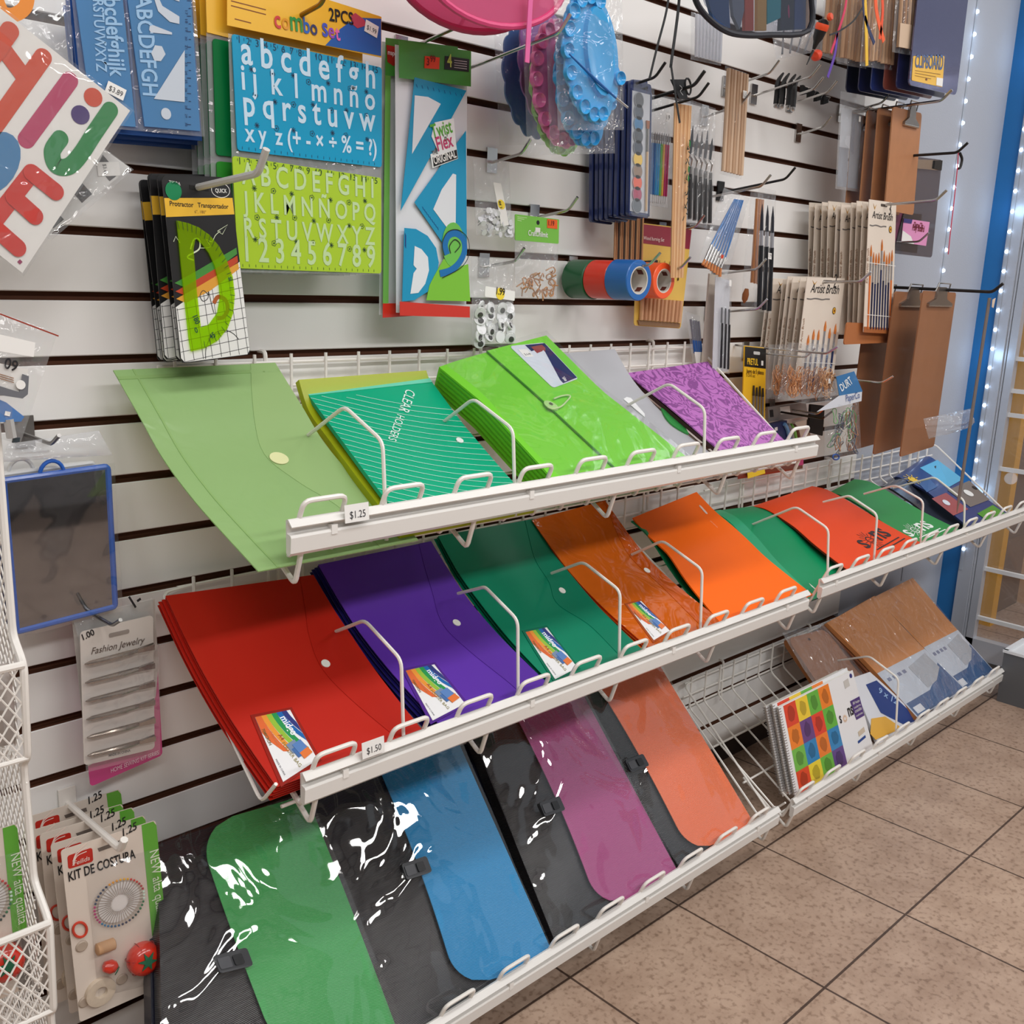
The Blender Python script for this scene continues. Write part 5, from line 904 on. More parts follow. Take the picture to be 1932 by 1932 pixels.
# ---- paint palettes in bags
def palette(label, ctr, d, col, full=True, bag=True, rx=.056, rz=.083, rot=.24):
    c = at(*ctr, d); pc = M(col, .25, coat=.5); dk_ = M(tuple(int(v * .72) for v in col), .25, coat=.5); s = Disc(c, rx, rz, rot); root = thing('paint_palette', label, 'palette', c + V((0, 0, -rz)))
    n = 120; ol = []
    for k in range(n):
        t = 2 * PI * k / n; r = 1.0 + (.085 * abs(math.sin(t * 7)) if not -.9 < math.atan2(math.sin(t - 5.6), math.cos(t - 5.6)) < .9 else .02); ol.append((.5 + .5 * r * math.cos(t), .5 + .5 * r * math.sin(t)))
    obj('tray', plate(s, ol, .003), pc, root)
    def well(u, v, ru, rv, nm='paint_well'):
        m = MB(True); rings = []
        for f, h in ((1, .003), (.95, .0095), (.88, .0095), (.6, .0048), (.001, .0036)): rings.append([s.o(u + ru * f * math.cos(2 * PI * k / 20), v + rv * f * math.sin(2 * PI * k / 20), h) for k in range(20)])
        m.add([p for g in rings for p in g], [(i * 20 + (k + 1) % 20, i * 20 + k, (i + 1) * 20 + k, (i + 1) * 20 + (k + 1) % 20) for i in range(4) for k in range(20)]); obj(nm, m, dk_ if nm == 'rear' else pc, root)
    well(.62, .47, .27, .37, 'mixing_well')
    if full:
        for k in range(11): t = 1.45 + k * .37; well(.5 + .475 * math.cos(t), .5 + .465 * math.sin(t), .105, .065)
        well(.97, .70, .10, .06)
    if bag: b = Disc(c + V((.0, 0, -.004)), rx * 1.28, rz * 1.12, rot * .5); obj('bag', pillow(b, .012, 10, 14, wob=.3, seed=int(ctr[0])), FILM(clear=.9, bump=1, bscale=22), root)
    return root, s
r_, s_ = palette('front sky blue paint palette in clear bag', (1114, 108), .215, (52, 160, 222)); br = MB(); br.tube([s_.o(*s_.uv(1062, 104), .012), s_.o(*s_.uv(1115, 155), .012), s_.o(*s_.uv(1150, 186), .012)], [.0012, .0024, .0016], 8); b_ = obj('paint_brush', br, M((28, 98, 170), .35), r_); obj('ferrule', MB().tube([s_.o(*s_.uv(1150, 186), .012), s_.o(*s_.uv(1172, 204), .012)], .0018, 8), CHROME, b_)
palette('second blue paint palette, lower behind the front blue one', (1098, 158), .185, (46, 150, 212)); palette('pink paint palette behind the blue palettes', (1055, 160), .15, (222, 110, 168), bag=True); palette('lime green paint palette, only its rim showing under the pink one', (1052, 178), .12, (140, 206, 80), bag=False); palette('violet paint palette behind the pink one', (1030, 130), .095, (130, 80, 150), bag=False, full=False); palette('dark blue paint palette nearest the wall', (1000, 148), .06, (36, 96, 160), full=False)
hook((1055, 62), .235, 'chrome display hook carrying the bagged paint palettes', plate_=False)
bb = at(1035, 285, .13); 
# ---- watercolour trays
def watercolor(label, full):
    sf = Q((1190, 150), (1229, 160), (1224, 412), (1185, 406), .112); root = thing('watercolor_set', label, 'paint set', sf.p(.5, .0)); navy = M((44, 56, 104), .2, coat=.4)
    obj('tray', plate(sf, rrect(sf, .005), .006, -.006), navy, root); obj('hang_tab', plate(sf, [(.12, -.005), (.8, -.02), (.85, .05), (.1, .05)], .005, -.005), navy, root)
    m = MB(True); [m.tube([sf.o(a, b, .0006) for a, b in ((.02, .06), (.02, .985), (.98, .985), (.98, .06))], .0016, 6)]; obj('tray_rim', m, navy, root)
    if not full: return root
    obj('insert_card', plate(sf, [(.07, .075), (.93, .075), (.93, .965), (.07, .965)], .0006, .0002), M((196, 200, 208), .4), root)
    for k, c in enumerate(((84, 86, 90), (70, 80, 92), (46, 120, 170), (62, 68, 76), (48, 60, 78), (236, 196, 66), (146, 120, 98), (236, 98, 66), (176, 60, 98), (96, 104, 112))):
        o = obj('paint_pan', plate(sf, ell(sf, (.36, .135 + .087 * k), .0115, 24), .0022, .0008), M(c, .3, coat=.5, vary=.1, vscale=300), root)
        obj('pan_rim', stroke(sf, ell(sf, (.36, .135 + .087 * k), .0119, 24) + [ell(sf, (.36, .135 + .087 * k), .0119, 24)[0]], .001, off=.0030, smooth=False), M((160, 164, 172), .3), o)
    obj('paint_brush', MB().tube([sf.o(.79, .5, .003), sf.o(.79, .95, .003)], .0022, 8), M((206, 172, 130), .5), root); obj('ferrule', MB().tube([sf.o(.79, .33, .003), sf.o(.79, .5, .003)], .0024, 8), CHROME, root); obj('bristle', plate(sf, [(.72, .27), (.87, .27), (.85, .33), (.74, .33)], .002, .002), M((150, 84, 40), .7), root)
    obj('lid', plate(sf, rrect(sf, .005), .0006, .006), FILM(clear=.93, bump=.2), root); return root
watercolor('front watercolour tray with ten round pans and a brush', True); wb = watercolor('closed navy watercolour tray behind the front one', False); wb['group'] = 'watercolour trays behind the front one'; wb.location = V(wb.location) + V((0, .0115, -.001))
for i in range(1, 7): dup(wb, (random.uniform(-.002, .002), .0118 * i, -.0015 * i + random.uniform(-.002, .002)), (0, random.uniform(-.012, .012), random.uniform(-.02, .02)))
hook((1236, 146), .15, 'dark display hook holding the navy watercolour trays', mat=M((60, 60, 64), .3, 1))
# ================================================================== goods at the far end of the slatwall
def strap(root, pts, d, w, mat, nm='strap', flat=.001):
    P = [at(*p, d) for p in pts]; P = [V(q) for q in spline([tuple(p) for p in P], 6)]; m = MB(True); n = len(P); vs = []
    for i, p in enumerate(P):
        t = (P[min(i + 1, n - 1)] - P[max(i - 1, 0)]).normalized(); s = t.cross(V((0, 1, 0))).normalized() * w / 2; vs += [p - s, p + s, p + s + V((0, flat, 0)), p - s + V((0, flat, 0))]
    fs = [(i * 4 + a, i * 4 + (a + 1) % 4, i * 4 + 4 + (a + 1) % 4, i * 4 + 4 + a) for i in range(n - 1) for a in range(4)] + [(3, 2, 1, 0), (4 * n - 4, 4 * n - 3, 4 * n - 2, 4 * n - 1)]
    return obj(nm, m.add(vs, fs), mat, root) if root else obj(nm, m.add(vs, fs), mat, loc=P[0])
def simplebag(name, label, cat, q, d, film=None, bulge=.006, group=None, v=(0, 1)):
    sf = Q(*q, d); root = thing(name, label, cat, sf.p(.5, .05), group); obj('bag', pillow(sf, bulge, 6, 12, v=v, wob=.25, seed=int(q[0][0])), film or BAG, root); return root, sf
# black mesh pouch with bright things in it
root = thing('mesh_pouch', 'black rimmed mesh pouch with cord ends, full of bright pens', 'pouch', at(1430, 40, .2)); sf = Q((1290, -120), (1532, -110), (1527, 57), (1345, 62), .2)
rimp = [(1292, -60), (1306, -20), (1318, 12), (1340, 38), (1368, 58), (1400, 66), (1450, 66), (1526, 57), (1530, -20), (1532, -60)]
obj('mesh_panel', plate(sf, rimp, .0006, .012), FILM(tint=(222, 224, 230), clear=.9, bump=0, milky=(40, 44, 60)), root); obj('rim', MB().tube([at(*p, .213) for p in spline(rimp, 4)], .0048, 8), M((22, 24, 36), .6), root)
strap(root, [(1266, -40), (1258, 20), (1240, 90), (1226, 148)], .2, .0042, BLACK, 'cord'); strap(root, [(1284, -40), (1280, 20), (1268, 110), (1266, 128)], .2, .006, BLACK, 'cord'); strap(root, [(1266, 120), (1272, 160), (1283, 232)], .2, .004, BLACK, 'cord')
for (q, c, lb) in (([(1318, -60), (1370, -60), (1376, 54), (1345, 40)], (60, 92, 140), 'steel blue wrapper'), ([(1373, -60), (1402, -60), (1402, 20), (1394, 56), (1382, 30)], (140, 144, 154), 'grey pointed marker'), ([(1403, -60), (1420, -60), (1420, 58), (1404, 58)], (222, 92, 60), 'orange red marker'), ([(1428, -60), (1445, -60), (1444, 58), (1427, 58)], (236, 178, 84), 'golden yellow marker'), ([(1445, -60), (1473, -60), (1471, 34), (1446, 46)], (52, 170, 176), 'turquoise fringed packet'), ([(1474, -60), (1498, -60), (1495, 56), (1470, 58)], (50, 52, 66), 'charcoal packet with pink spot'), ([(1499, -60), (1519, -60), (1518, 55), (1497, 56)], (70, 90, 140), 'blue striped packet'), ([(1521, -60), (1530, -60), (1525, 54), (1518, 54)], (206, 160, 120), 'wooden stick')):
    o = obj('craft_item', plate(sf, q, .006, -.004), M(c, .4), loc=sf.p(.5, .9)); tag(o, lb + ' inside the black rimmed mesh pouch', 'pouch filling')
    if 'pink' in lb: obj('pink_spot', plate(sf, ell(sf, (1486, 22), .003, 12, .011), .0004, .002), M((196, 60, 110), .4), o)
# glue sticks
r_, sf = simplebag('glue_stick_pack', 'bag of clear glue sticks hanging below the mesh pouch', 'glue sticks', ((1304, 22), (1364, 40), (1360, 124), (1303, 112)), .05, FILM(clear=.8, bump=.4)); rods(r_, sf, 8, .0036, M((208, 212, 222), .25, coat=.3), (.03, .93), (.08, .95), 'glue_stick', 0)
# black and orange cutter, clear bag of blades
r_, sf = simplebag('blade_bag', 'crumpled clear bag beside the black and orange cutter', 'bag', ((1455, 40), (1552, 40), (1530, 100), (1462, 112)), .07, BAG, .012)
for i in range(4): obj('blade', MB().tube([sf.o(.2 + .2 * i, .2, .004), sf.o(.15 + .2 * i, .9, .004)], .002, 6), M((120, 124, 132), .3, .6), r_)
root = thing('cutter', 'black and orange hand tool hanging above the small black knives', 'hand tool', at(1545, 60, .13)); a, b = at(1556, 36, .14), at(1534, 96, .12)
obj('body', MB().lathe([(.004, 0), (.010, .004), (.012, .02), (.010, .034), (.006, .042), (.003, .055)], 16, a, b - a), BLACK, root); obj('orange_grip', MB().lathe([(.0125, .008), (.0135, .012), (.0135, .016), (.0125, .02)], 16, a, b - a, cap=False), M((240, 84, 40), .4), root); obj('orange_cap', MB().lathe([(.0, -.006), (.006, -.004), (.0075, 0), (.006, .004)], 14, a + V((-.002, -.012, .002)), (0, -1, .2)), M((240, 84, 40), .4), root)
c_ = at(1541, 104, .12); obj('orange_tail', MB().lathe([(.001, -.012), (.009, -.008), (.011, 0), (.008, .008), (.002, .011)], 14, c_, (1, 0, .5)), M((236, 76, 44), .4), root); obj('black_point', MB().tube([b, at(1522, 122, .12)], [.003, .001], 6), BLACK, root)
# craft stick packs and hanging cords
wood = [M((176, 142, 112), .6), M((160, 124, 96), .6), M((190, 158, 128), .6)]
for i, (q, d, lb) in enumerate((([(1692, -40), (1769, -28), (1760, 112), (1683, 98)], .2, 'front bag of pale wide craft sticks with small barcode'), ([(1634, -40), (1694, -34), (1684, 134), (1622, 124)], .165, 'shiny bag of brown craft sticks behind the pale front bag'), ([(1590, -36), (1648, -36), (1634, 130), (1578, 120)], .12, 'bag of brown craft sticks, third from the pale front bag'), ([(1556, -30), (1606, -30), (1592, 122), (1546, 108)], .08, 'bag of brown craft sticks nearest the wall'))):
    r_, sf = simplebag('craft_stick_pack', lb, 'craft sticks', q, d, FILM(clear=.88, bump=1, bscale=26), .009); rods(r_, sf, 9, .0042, wood, (.02, .93), (.04, .96), 'craft_stick', 0, .01)
    if i == 0:
        obj('paper_band', slab(sf, .001, .0075, u=(.06, .96), v=(.60, .93)), M((206, 180, 154), .6), r_); t = Sub(sf, (1739, 37), (1756, 40), (1753, 58), (1737, 55), .0105); L_ = obj('barcode_label', slab(t, .0004), WHITE, r_); obj('barcode', barcode(t, (.2, .25), (.2, .75), (.8, .75), (.8, .25)), INK, L_)
for pts, w, c, lb in (([(1652, -40), (1654, 20), (1668, 78)], .0065, (240, 92, 36), 'bright orange ribbon in front of the craft stick bags'), ([(1662, -40), (1666, 20), (1660, 74)], .005, (232, 78, 30), 'darker orange ribbon crossing the bright orange ribbon'), ([(1630, -40), (1634, 30), (1636, 124)], .006, (232, 186, 50), 'yellow ribbon hanging the longest by the craft sticks'), ([(1628, -40), (1632, 30), (1650, 82)], .005, (34, 44, 88), 'navy blue ribbon ending in a point beside the yellow one'), ([(1600, -40), (1594, 20), (1568, 100)], .0035, (206, 50, 90), 'thin crimson cord in front of the craft stick bags'), ([(1580, 60), (1576, 100), (1562, 146)], .004, (92, 60, 160), 'purple cord ending in a thin tail below the sticks')):
    tag(strap(None, pts, .215, w * 1.7, M(c, .5), 'ribbon'), lb, 'ribbon')
tag(strap(None, [(1628, 14), (1610, 40), (1585, 58), (1566, 66)], .222, .003, BLACK, 'strap'), 'short black strap crossing the ribbons by the cutter', 'strap')
# small black knives and clip strip on thin hooks
for i, (x, y) in enumerate(((1470, 140), (1481, 141), (1493, 143), (1502, 146))):
    d = .05 + .014 * i; root = thing('craft_knife', 'small black craft knife hanging on the thin hook', 'knife', at(x, y, d), 'small black craft knives'); P = [at(x + 8, y - 2, d), at(x - 2, y + 14, d), at(x - 4, y + 36, d), at(x - 6, y + 56, d)]
    obj('handle', MB().tube([V(p) for p in spline([tuple(p) for p in P], 4)], [.002 + .0036 * min(1, k / 5) for k in range(13)], 8), BLACK, root); obj('steel_end', MB().lathe([(.0045, 0), (.0045, .006), (.003, .008)], 10, P[3], P[3] - P[2]), CHROME, root)
    if i == 2: sticker(root, Quad(P[1] + V((-.006, -.008, .006)), P[1] + V((.006, -.008, .006)), P[1] + V((.006, -.008, -.012)), P[1] + V((-.006, -.008, -.012))), (.5, .5), .011, .016, '1.5')
for i in range(4):
    c = at(1514 + 13 * i, 170 + 6 * i, .02); root = thing('binder_clip', 'small black clip in the row behind the knives', 'clip', c, 'small black clips beside the knives'); obj('jaw', MB().prism([c + V((-.012, 0, .008)), c + V((.008, 0, .006)), c + V((.010, 0, -.006)), c + V((-.010, 0, -.012))], (0, -1, 0), .008), BLACK, root); obj('lever', MB().tube([c + V((-.004, -.008, .006)), c + V((-.002, -.018, .003)), c + V((.006, -.008, -.002))], .001, 5), CHROME, root)
for p, L, lb in (((1452, 138), .10, 'chrome display hook with the bag of wooden dowels'), ((1530, 145), .13, 'chrome display hook with the small black knives'), ((1536, 168), .08, 'chrome display hook in front of the black clip row'), ((1562, 174), .09, 'chrome display hook beside the black clip row'), ((1552, 240), .06, 'empty chrome display hook below the black clips'), ((1398, 198), .085, 'chrome display hook reaching across the wooden dowels'), ((1664, 194), .10, 'thin display hook with the clear bag of paper strips')): hook(p, L, lb, t=.18)
# dowels, skewers, brush pens, palette knives
r_, sf = simplebag('dowel_pack', 'bag of thick pale wooden dowels with white price sticker', 'dowels', ((1368, 124), (1409, 138), (1398, 338), (1357, 328)), .08, FILM(clear=.9, bump=.6)); rods(r_, sf, 7, .0042, [M((206, 176, 148), .55), M((186, 152, 122), .55)], (.02, .97), (.02, .98), 'dowel'); sticker(r_, sf, (1395, 180), .013, .014, '1.5', off=.012)
r_, sf = simplebag('skewer_pack', 'tall bundle of thin wooden skewers with green leaf print', 'skewers', ((1270, 184), (1303, 190), (1287, 524), (1263, 524)), .11, FILM(clear=.94, bump=.4)); rods(r_, sf, 13, .0018, [M((216, 170, 124), .55), M((196, 146, 100), .55), M((226, 186, 142), .55)], (.03, 1), (.0, .98), 'skewer', .001)
m = MB(); 
for k in range(26): v = .22 + .017 * k; u = .75 + .12 * math.sin(k * 1.7); stroke(sf, [(u, v), (u + .14 * math.cos(k * 2.1), v + .018 * math.sin(k * 1.3) + .01)], .0022, mb=m, off=.0095)
obj('leaf_print', m, M((30, 44, 34), .5), r_); m = MB(); [plate(sf, ell(sf, (.8, v), .002, 8, .006), .0002, .0098, m) for v in (.24, .38, .43)]; obj('green_print', m, M((30, 120, 60), .5), r_)
root = thing('skewer_bundle', 'bundle of brown wooden skewers below the watercolour trays', 'skewers', at(1185, 415, .05)); sf = Q((1158, 385), (1214, 395), (1211, 492), (1156, 490), .05); rods(root, sf, 16, .0018, [M((190, 142, 100), .55), M((170, 120, 82), .55), M((60, 44, 34), .6)], (0, 1), (0, 1), 'skewer')
root = thing('tag_clip', 'black clip card in front of the skewers with dangling cord', 'clip', at(1280, 170, .13)); sf = Q((1264, 150), (1291, 150), (1296, 188), (1276, 186), .135); obj('card', plate(sf, [(0, 0), (1, 0), (1, 1), (.2, 1)], .002), BLACK, root); obj('clip_ring', MB().tube([sf.o(1.15 + .22 * math.cos(t), .35 + .4 * math.sin(t), .002) for t in [2 * PI * k / 14 for k in range(14)]], .0018, 6, closed=True), BLACK, root); m = MB(); stroke(sf, [(.5, .3), (.65, .45), (.45, .6), (.6, .8)], .0012, mb=m, off=.0024); obj('scribble_print', m, M((190, 190, 190), .5), root)
hook((1310, 161), .16, 'black display hook with the black clip card', mat=BLACK, r=.003); hook((1318, 183), .15, 'thin black display hook just under the clip card', mat=BLACK)
for i, (dx, d, lb) in enumerate(((0, .06, 'front pack of thin brushes with blue, green, yellow and magenta handles'), (-8, .04, 'pack of thin blue handled brushes behind the coloured pack'))):
    r_, sf = simplebag('brush_pack', lb, 'brushes', ((1228 + dx, 178), (1270 + dx, 184), (1260 + dx, 392), (1222 + dx, 386)), d, FILM(clear=.85, bump=.6), .004); cols = [(60, 110, 170), (60, 110, 170), (74, 160, 214), (74, 160, 214), (110, 190, 90), (240, 180, 80), (190, 50, 110), (170, 40, 90)]
    for k in range(8):
        a = .1 + .105 * k; o = obj('brush_handle', MB().tube([sf.o(a, .43, .002), sf.o(a, .90, .002)], .0022, 8), M(cols[k], .35), r_); obj('brush_tip', MB().tube([sf.o(a, .33, .002), sf.o(a, .43, .002)], [.0005, .0014], 6), M((130, 130, 134), .4), o); obj('end_cap', MB().tube([sf.o(a, .90, .002), sf.o(a, .97, .002)], .0013, 6), M((222, 222, 224), .4), o)
    if i == 0: sticker(r_, sf, (1255, 222), .012, .014, '1.9', off=.006)
for i, (dx, d, lb) in enumerate(((0, .075, 'front bag of palette knives with black handles and steel blades'), (-10, .05, 'bag of palette knives behind the front one'))):
    r_, sf = simplebag('palette_knife_pack', lb, 'palette knives', ((1296 + dx, 186), (1350 + dx, 205), (1344 + dx, 434), (1288 + dx, 420)), d, FILM(clear=.87, bump=.9), .006)
    for k in range(5):
        a = .16 + .17 * k; o = obj('knife_handle', MB().tube([sf.o(a, .58, .003), sf.o(a, .66, .003), sf.o(a + .02, .95, .003)], [.003, .0042, .0038], 8), M((52, 52, 54), .45), r_); obj('ferrule', MB().tube([sf.o(a, .53, .003), sf.o(a, .59, .003)], .0034, 8), M((150, 150, 150), .35, .7), o)
        obj('shank', MB().tube([sf.o(a, .53, .003), sf.o(a - .03, .47, .008), sf.o(a - .06, .43, .003)], .0014, 6), CHROME, o); obj('blade', plate(sf, [(a - .1, .43), (a - .02, .43), (a + .03, .32), (a + .01, .2 + .05 * (k % 3)), (a - .07, .33)], .0008, .004), M((86, 88, 92), .3, .7), o)
sf = Q((1204, 420), (1304, 432), (1283, 620), (1195, 614), .045); r_ = pack('craft_tool_card', 'maroon and yellow card with wooden dowels at its lower half', 'craft set', sf, .0015, M((226, 186, 84), .4, coat=.2), .006); obj('maroon_header', plate(sf, [(.005, .01), (.995, .01), (.995, .20), (.005, .19)], .0003, .0018), M((148, 36, 56), .4, coat=.2), r_); ink(r_, sf, 'Wood burning Set', (1211, 452), (1250, 456), M((240, 224, 216), .5), 1.2, .0034, slant=.2)
rods(r_, sf, 11, .0042, [M((206, 158, 118), .55), M((192, 142, 104), .55)], (.72, .94), (.06, .94), 'dowel', .002); obj('black_tool', plate(sf, [(.12, .36), (.34, .34), (.36, .50), (.14, .5)], .006, .002), BLACK, r_); [obj('needle', MB().tube([sf.o(.42 + .1 * k, .34, .003), sf.o(.42 + .1 * k, .52, .003)], [.0004, .0016], 6), M((90, 70, 40), .4, .5), r_) for k in range(5)]; obj('dowel_tray', plate(sf, [(.05, .945), (.95, .945), (.95, .99), (.08, .99)], .003, .002), POLY((196, 160, 120), .4), r_)
hook((1312, 428), .08, 'chrome display hook above the maroon card', t=.16)
# blue brush fan, black brushes, slim brush bags
root = thing('brush_pack', 'clear bag of blue handled brushes fanned out at a slant', 'brushes', at(1370, 370, .08)); sf = Q((1366, 354), (1414, 374), (1372, 520), (1318, 490), .08); obj('bag', pillow(sf, .006, 6, 10, wob=.3), BAG, root)
for k in range(7):
    t = k / 6; A = at(1386 + 16 * t, 376 + 2 * t, .083); B_ = at(1342 + 26 * t, 462 + 24 * t, .083); D_ = at(1330 + 30 * t, 490 + 16 * t, .083); E_ = at(1326 + 32 * t, 500 + 22 * t, .083); o = obj('brush_handle', MB().tube([A, A.lerp(B_, .6), B_], [.0013, .0024, .0018], 8), M((36, 108, 176), .3, coat=.3), root); obj('ferrule', MB().tube([B_, D_], .0021, 8), CHROME, o); obj('bristle', MB().tube([D_, E_], [.0021, .0032], 8), M((196, 124, 70), .7), o)
obj('red_dot', plate(sf, ell(sf, (1356, 484), .004), .0004, .008), M((206, 60, 30), .4), root); hook((1436, 352), .13, 'chrome display hook over the fanned blue brushes', t=.14)
r_, sf = simplebag('brush_pack', 'bag of long black brushes with silver ferrules and white sticker', 'brushes', ((1430, 352), (1464, 360), (1455, 592), (1423, 586)), .1, FILM(clear=.92, bump=.6), .005)
for k in range(3):
    a = .2 + .3 * k; o = obj('brush_handle', MB().tube([sf.o(a, .46, .003), sf.o(a, .98, .003)], .0048, 10), M((26, 28, 34), .35), r_); obj('ferrule', MB().tube([sf.o(a, .34, .003), sf.o(a, .47, .003)], .004, 10), M((196, 198, 206), .25, .7), o); obj('bristle', MB().tube([sf.o(a, .13, .003), sf.o(a, .22, .003), sf.o(a, .35, .003)], [.0004, .003, .0038], 8), M((30, 32, 44), .7), o)
sticker(r_, sf, (1445, 483), .013, .012, '1.9', off=.009)
r_, sf = simplebag('brush_pack', 'bag of brown handled brushes with ginger bristles behind the black ones', 'brushes', ((1416, 362), (1440, 366), (1430, 584), (1398, 576)), .05, FILM(clear=.9, bump=.6), .004); rods(r_, sf, 3, .0034, M((176, 116, 70), .5), (.05, .78), (.35, .95), 'brush_handle'); obj('bristle', MB().lathe([(.004, 0), (.007, .012), (.006, .022), (.001, .03)], 12, at(1409, 545, .055), (-.2, 0, -1)), M((150, 88, 44), .8), r_)
hook((1436, 348), .18, 'black display hook behind the fanned brushes', mat=BLACK, plate_=False) if False else hook((1482, 338), .15, 'black display hook holding the long black brushes', mat=BLACK)
r_, sf = simplebag('brush_pack', 'white backed bag with three slim black brushes', 'brushes', ((1350, 518), (1381, 526), (1376, 706), (1344, 700)), .07, FILM(clear=.9, bump=.6), .004); obj('backing_card', slab(sf, .0008, -.003, u=(.05, .95), v=(.02, .98)), M((214, 216, 222), .4), r_); rods(r_, sf, 3, .0022, M((34, 34, 38), .4), (.48, .95), (.3, .95), 'brush_handle', .001); rods(r_, sf, 3, .0018, M((130, 132, 138), .3, .7), (.32, .48), (.26, .92), 'ferrule', .001); sticker(r_, sf, (1373, 534), .008, .012, '', off=.006)
sf = Q((1336, 516), (1356, 520), (1346, 702), (1322, 694), .04); pack('brush_pack', 'plain buff paper pack behind the slim black brushes', 'brushes', sf, .004, M((206, 194, 180), .6))
root, sf = simplebag('pen_pack', 'small slanted bag of blue and grey pens below the skewers', 'pens', ((1294, 588), (1320, 596), (1327, 690), (1308, 692)), .03, BAG, .004); rods(root, sf, 4, .0024, M((120, 122, 130), .35), (.12, .5), (.12, .9), 'pen'); rods(root, sf, 4, .0026, M((40, 92, 160), .35), (.5, .74), (.12, .9), 'pen_grip'); obj('paper_label', slab(sf, .0006, .005, u=(.1, .95), v=(.72, .97)), WHITE, root)
hook((1428, 508), .10, 'chrome display hook with the slim black brushes', t=.12); hook((1430, 583), .12, 'chrome display hook with the small bag of pens', t=.12)
# artist brush packs, two hooks of them
def artist(q, d, label, brushes, cat='brush set'):
    sf = Q(*q, d); root = pack('brush_set', label, cat, sf, .0014, M((228, 216, 202), .5, coat=.1), .002)
    obj('gold_mark', plate(sf, [(.14, .025), (.20, .055), (.26, .03), (.20, .07)], .0003, .0018), M((196, 150, 70), .4), root); ink(root, sf, 'Artist Brush', (.12, .13), (.86, .135), INK, 1.1, .0022, slant=.25); m = MB(); stroke(sf, [(.05 + .1 * k, .185 + .004 * math.sin(k * 2)) for k in range(7)], .0026, mb=m, off=.0018); obj('grey_print', m, M((110, 106, 104), .5), root)
    obj('flower_print', plate(sf, ell(sf, (.8, .2 if brushes > 7 else .28), .0075), .0004, .0018), M((60, 30, 14), .4), root); obj('petal_print', plate(sf, ell(sf, (.8, .2 if brushes > 7 else .28), .0062), .0004, .002), M((226, 170, 50), .4), root); obj('flower_core', plate(sf, ell(sf, (.8, .2 if brushes > 7 else .28), .0026), .0004, .0023), M((110, 40, 20), .4), root)
    ink(root, sf, 'Ex Artist Brush', (.06, .62), (.06, .36), M((150, 110, 80), .5), 1.1, .0022, slant=.2); obj('hang_slot', plate(sf, rrect(sf, .0025, .42, .66, .02, .04), .0003, .0014), M((70, 60, 54), .7), root); return root, sf
def abrush(root, sf, us, vt, vf, vb, vend):
    for k, u in enumerate(us):
        t = vt[k % len(vt)]; th = .0019 if len(us) > 7 else .0026; o = obj('brush_handle', MB().tube([sf.o(u, t + vf + .06, .003), sf.o(u, vend, .003)], [th, th * .8], 8), M(((26, 42, 92), (24, 32, 70), (232, 126, 60))[0 if len(us) < 8 else (2 if k in (0, 8) else k % 2)], .3, coat=.3), root)
        obj('ferrule', MB().tube([sf.o(u, t + vf * .4, .003), sf.o(u, t + vf + .07, .003)], th * .95, 8), M((196, 198, 204), .25, .8), o); obj('bristle', MB().tube([sf.o(u, t, .003), sf.o(u, t + vf * .3, .003), sf.o(u, t + vf * .5, .003)], [.0004, th * 1.15, th], 8), M((206, 120, 50), .7), o)
QA = ((1639, 376), (1690, 383), (1682, 630), (1628, 627)); r_, sf = artist(QA, .178, 'front long brush set card with nine brushes and handwritten price', 9); abrush(r_, sf, [.12 + .095 * k for k in range(9)], (.33, .38, .39, .38, .28, .36, .39, .37, .35), .17, 0, .97); m = MB(); [stroke(sf, [(.03, v), (.97, v + .005)], .0012, mb=m, off=.0062) for v in (.465, .86)]; obj('white_band', m, WHITE, r_); obj('card_foot', plate(sf, [(0, .955), (1, .955), (1, 1), (0, 1)], .0004, .0018), M((170, 100, 54), .5), r_); ink(r_, sf, '3', (.72, .095), (.80, .095), INK, 1.3, .0024)
A_, _ = artist(QA, .178, 'long brush set card behind the front one', 7); abrush(A_, _, [.3, .45, .6, .75], (.52,), .12, 0, .9); A_['group'] = 'long brush set cards behind the front one'; A_.location = V(A_.location) + V((.004, .016, -.004))
for i in range(1, 9): dup(A_, (random.uniform(-.004, .006), .0158 * i, random.uniform(-.008, .004)), (0, random.uniform(-.03, .03), random.uniform(-.04, .10)))
sf = Q((1596, 608), (1686, 612), (1682, 646), (1590, 650), .166); pack('hardboard_sheet', 'brown hardboard sheet showing below the long brush sets', 'board', sf, .003, M((176, 108, 62), .5), .006)
hook((1766, 378), .29, 'long chrome display hook holding the long brush sets', t=.06, r=.003, plate_=False)
QB = ((1522, 523), (1593, 525), (1568, 742), (1496, 736)); r_, sf = artist(QB, .128, 'front short brush set card with six orange tipped brushes', 6); abrush(r_, sf, (.2, .32, .45, .6, .74, .88), (.50, .45, .45, .37, .43, .39), .18, 0, .99); m = MB(); stroke(sf, [(.1, .745), (.97, .735)], .0012, mb=m, off=.0070); obj('white_band', m, WHITE, r_); ink(r_, sf, '2', (.70, .085), (.78, .085), INK, 1.4, .0024)
A_, _ = artist(QB, .128, 'short brush set card behind the front one', 6); abrush(A_, _, [.3, .6], (.48,), .15, 0, .95); A_['group'] = 'short brush set cards behind the front one'; A_.location = V(A_.location) + V((.002, .017, -.002))
for i in range(1, 6): dup(A_, (random.uniform(-.004, .004), .0165 * i, random.uniform(-.006, .004)), (0, random.uniform(-.02, .02), random.uniform(-.04, .10)))
hook((1624, 531), .215, 'chrome display hook holding the short brush sets', t=.05, r=.003, plate_=False)
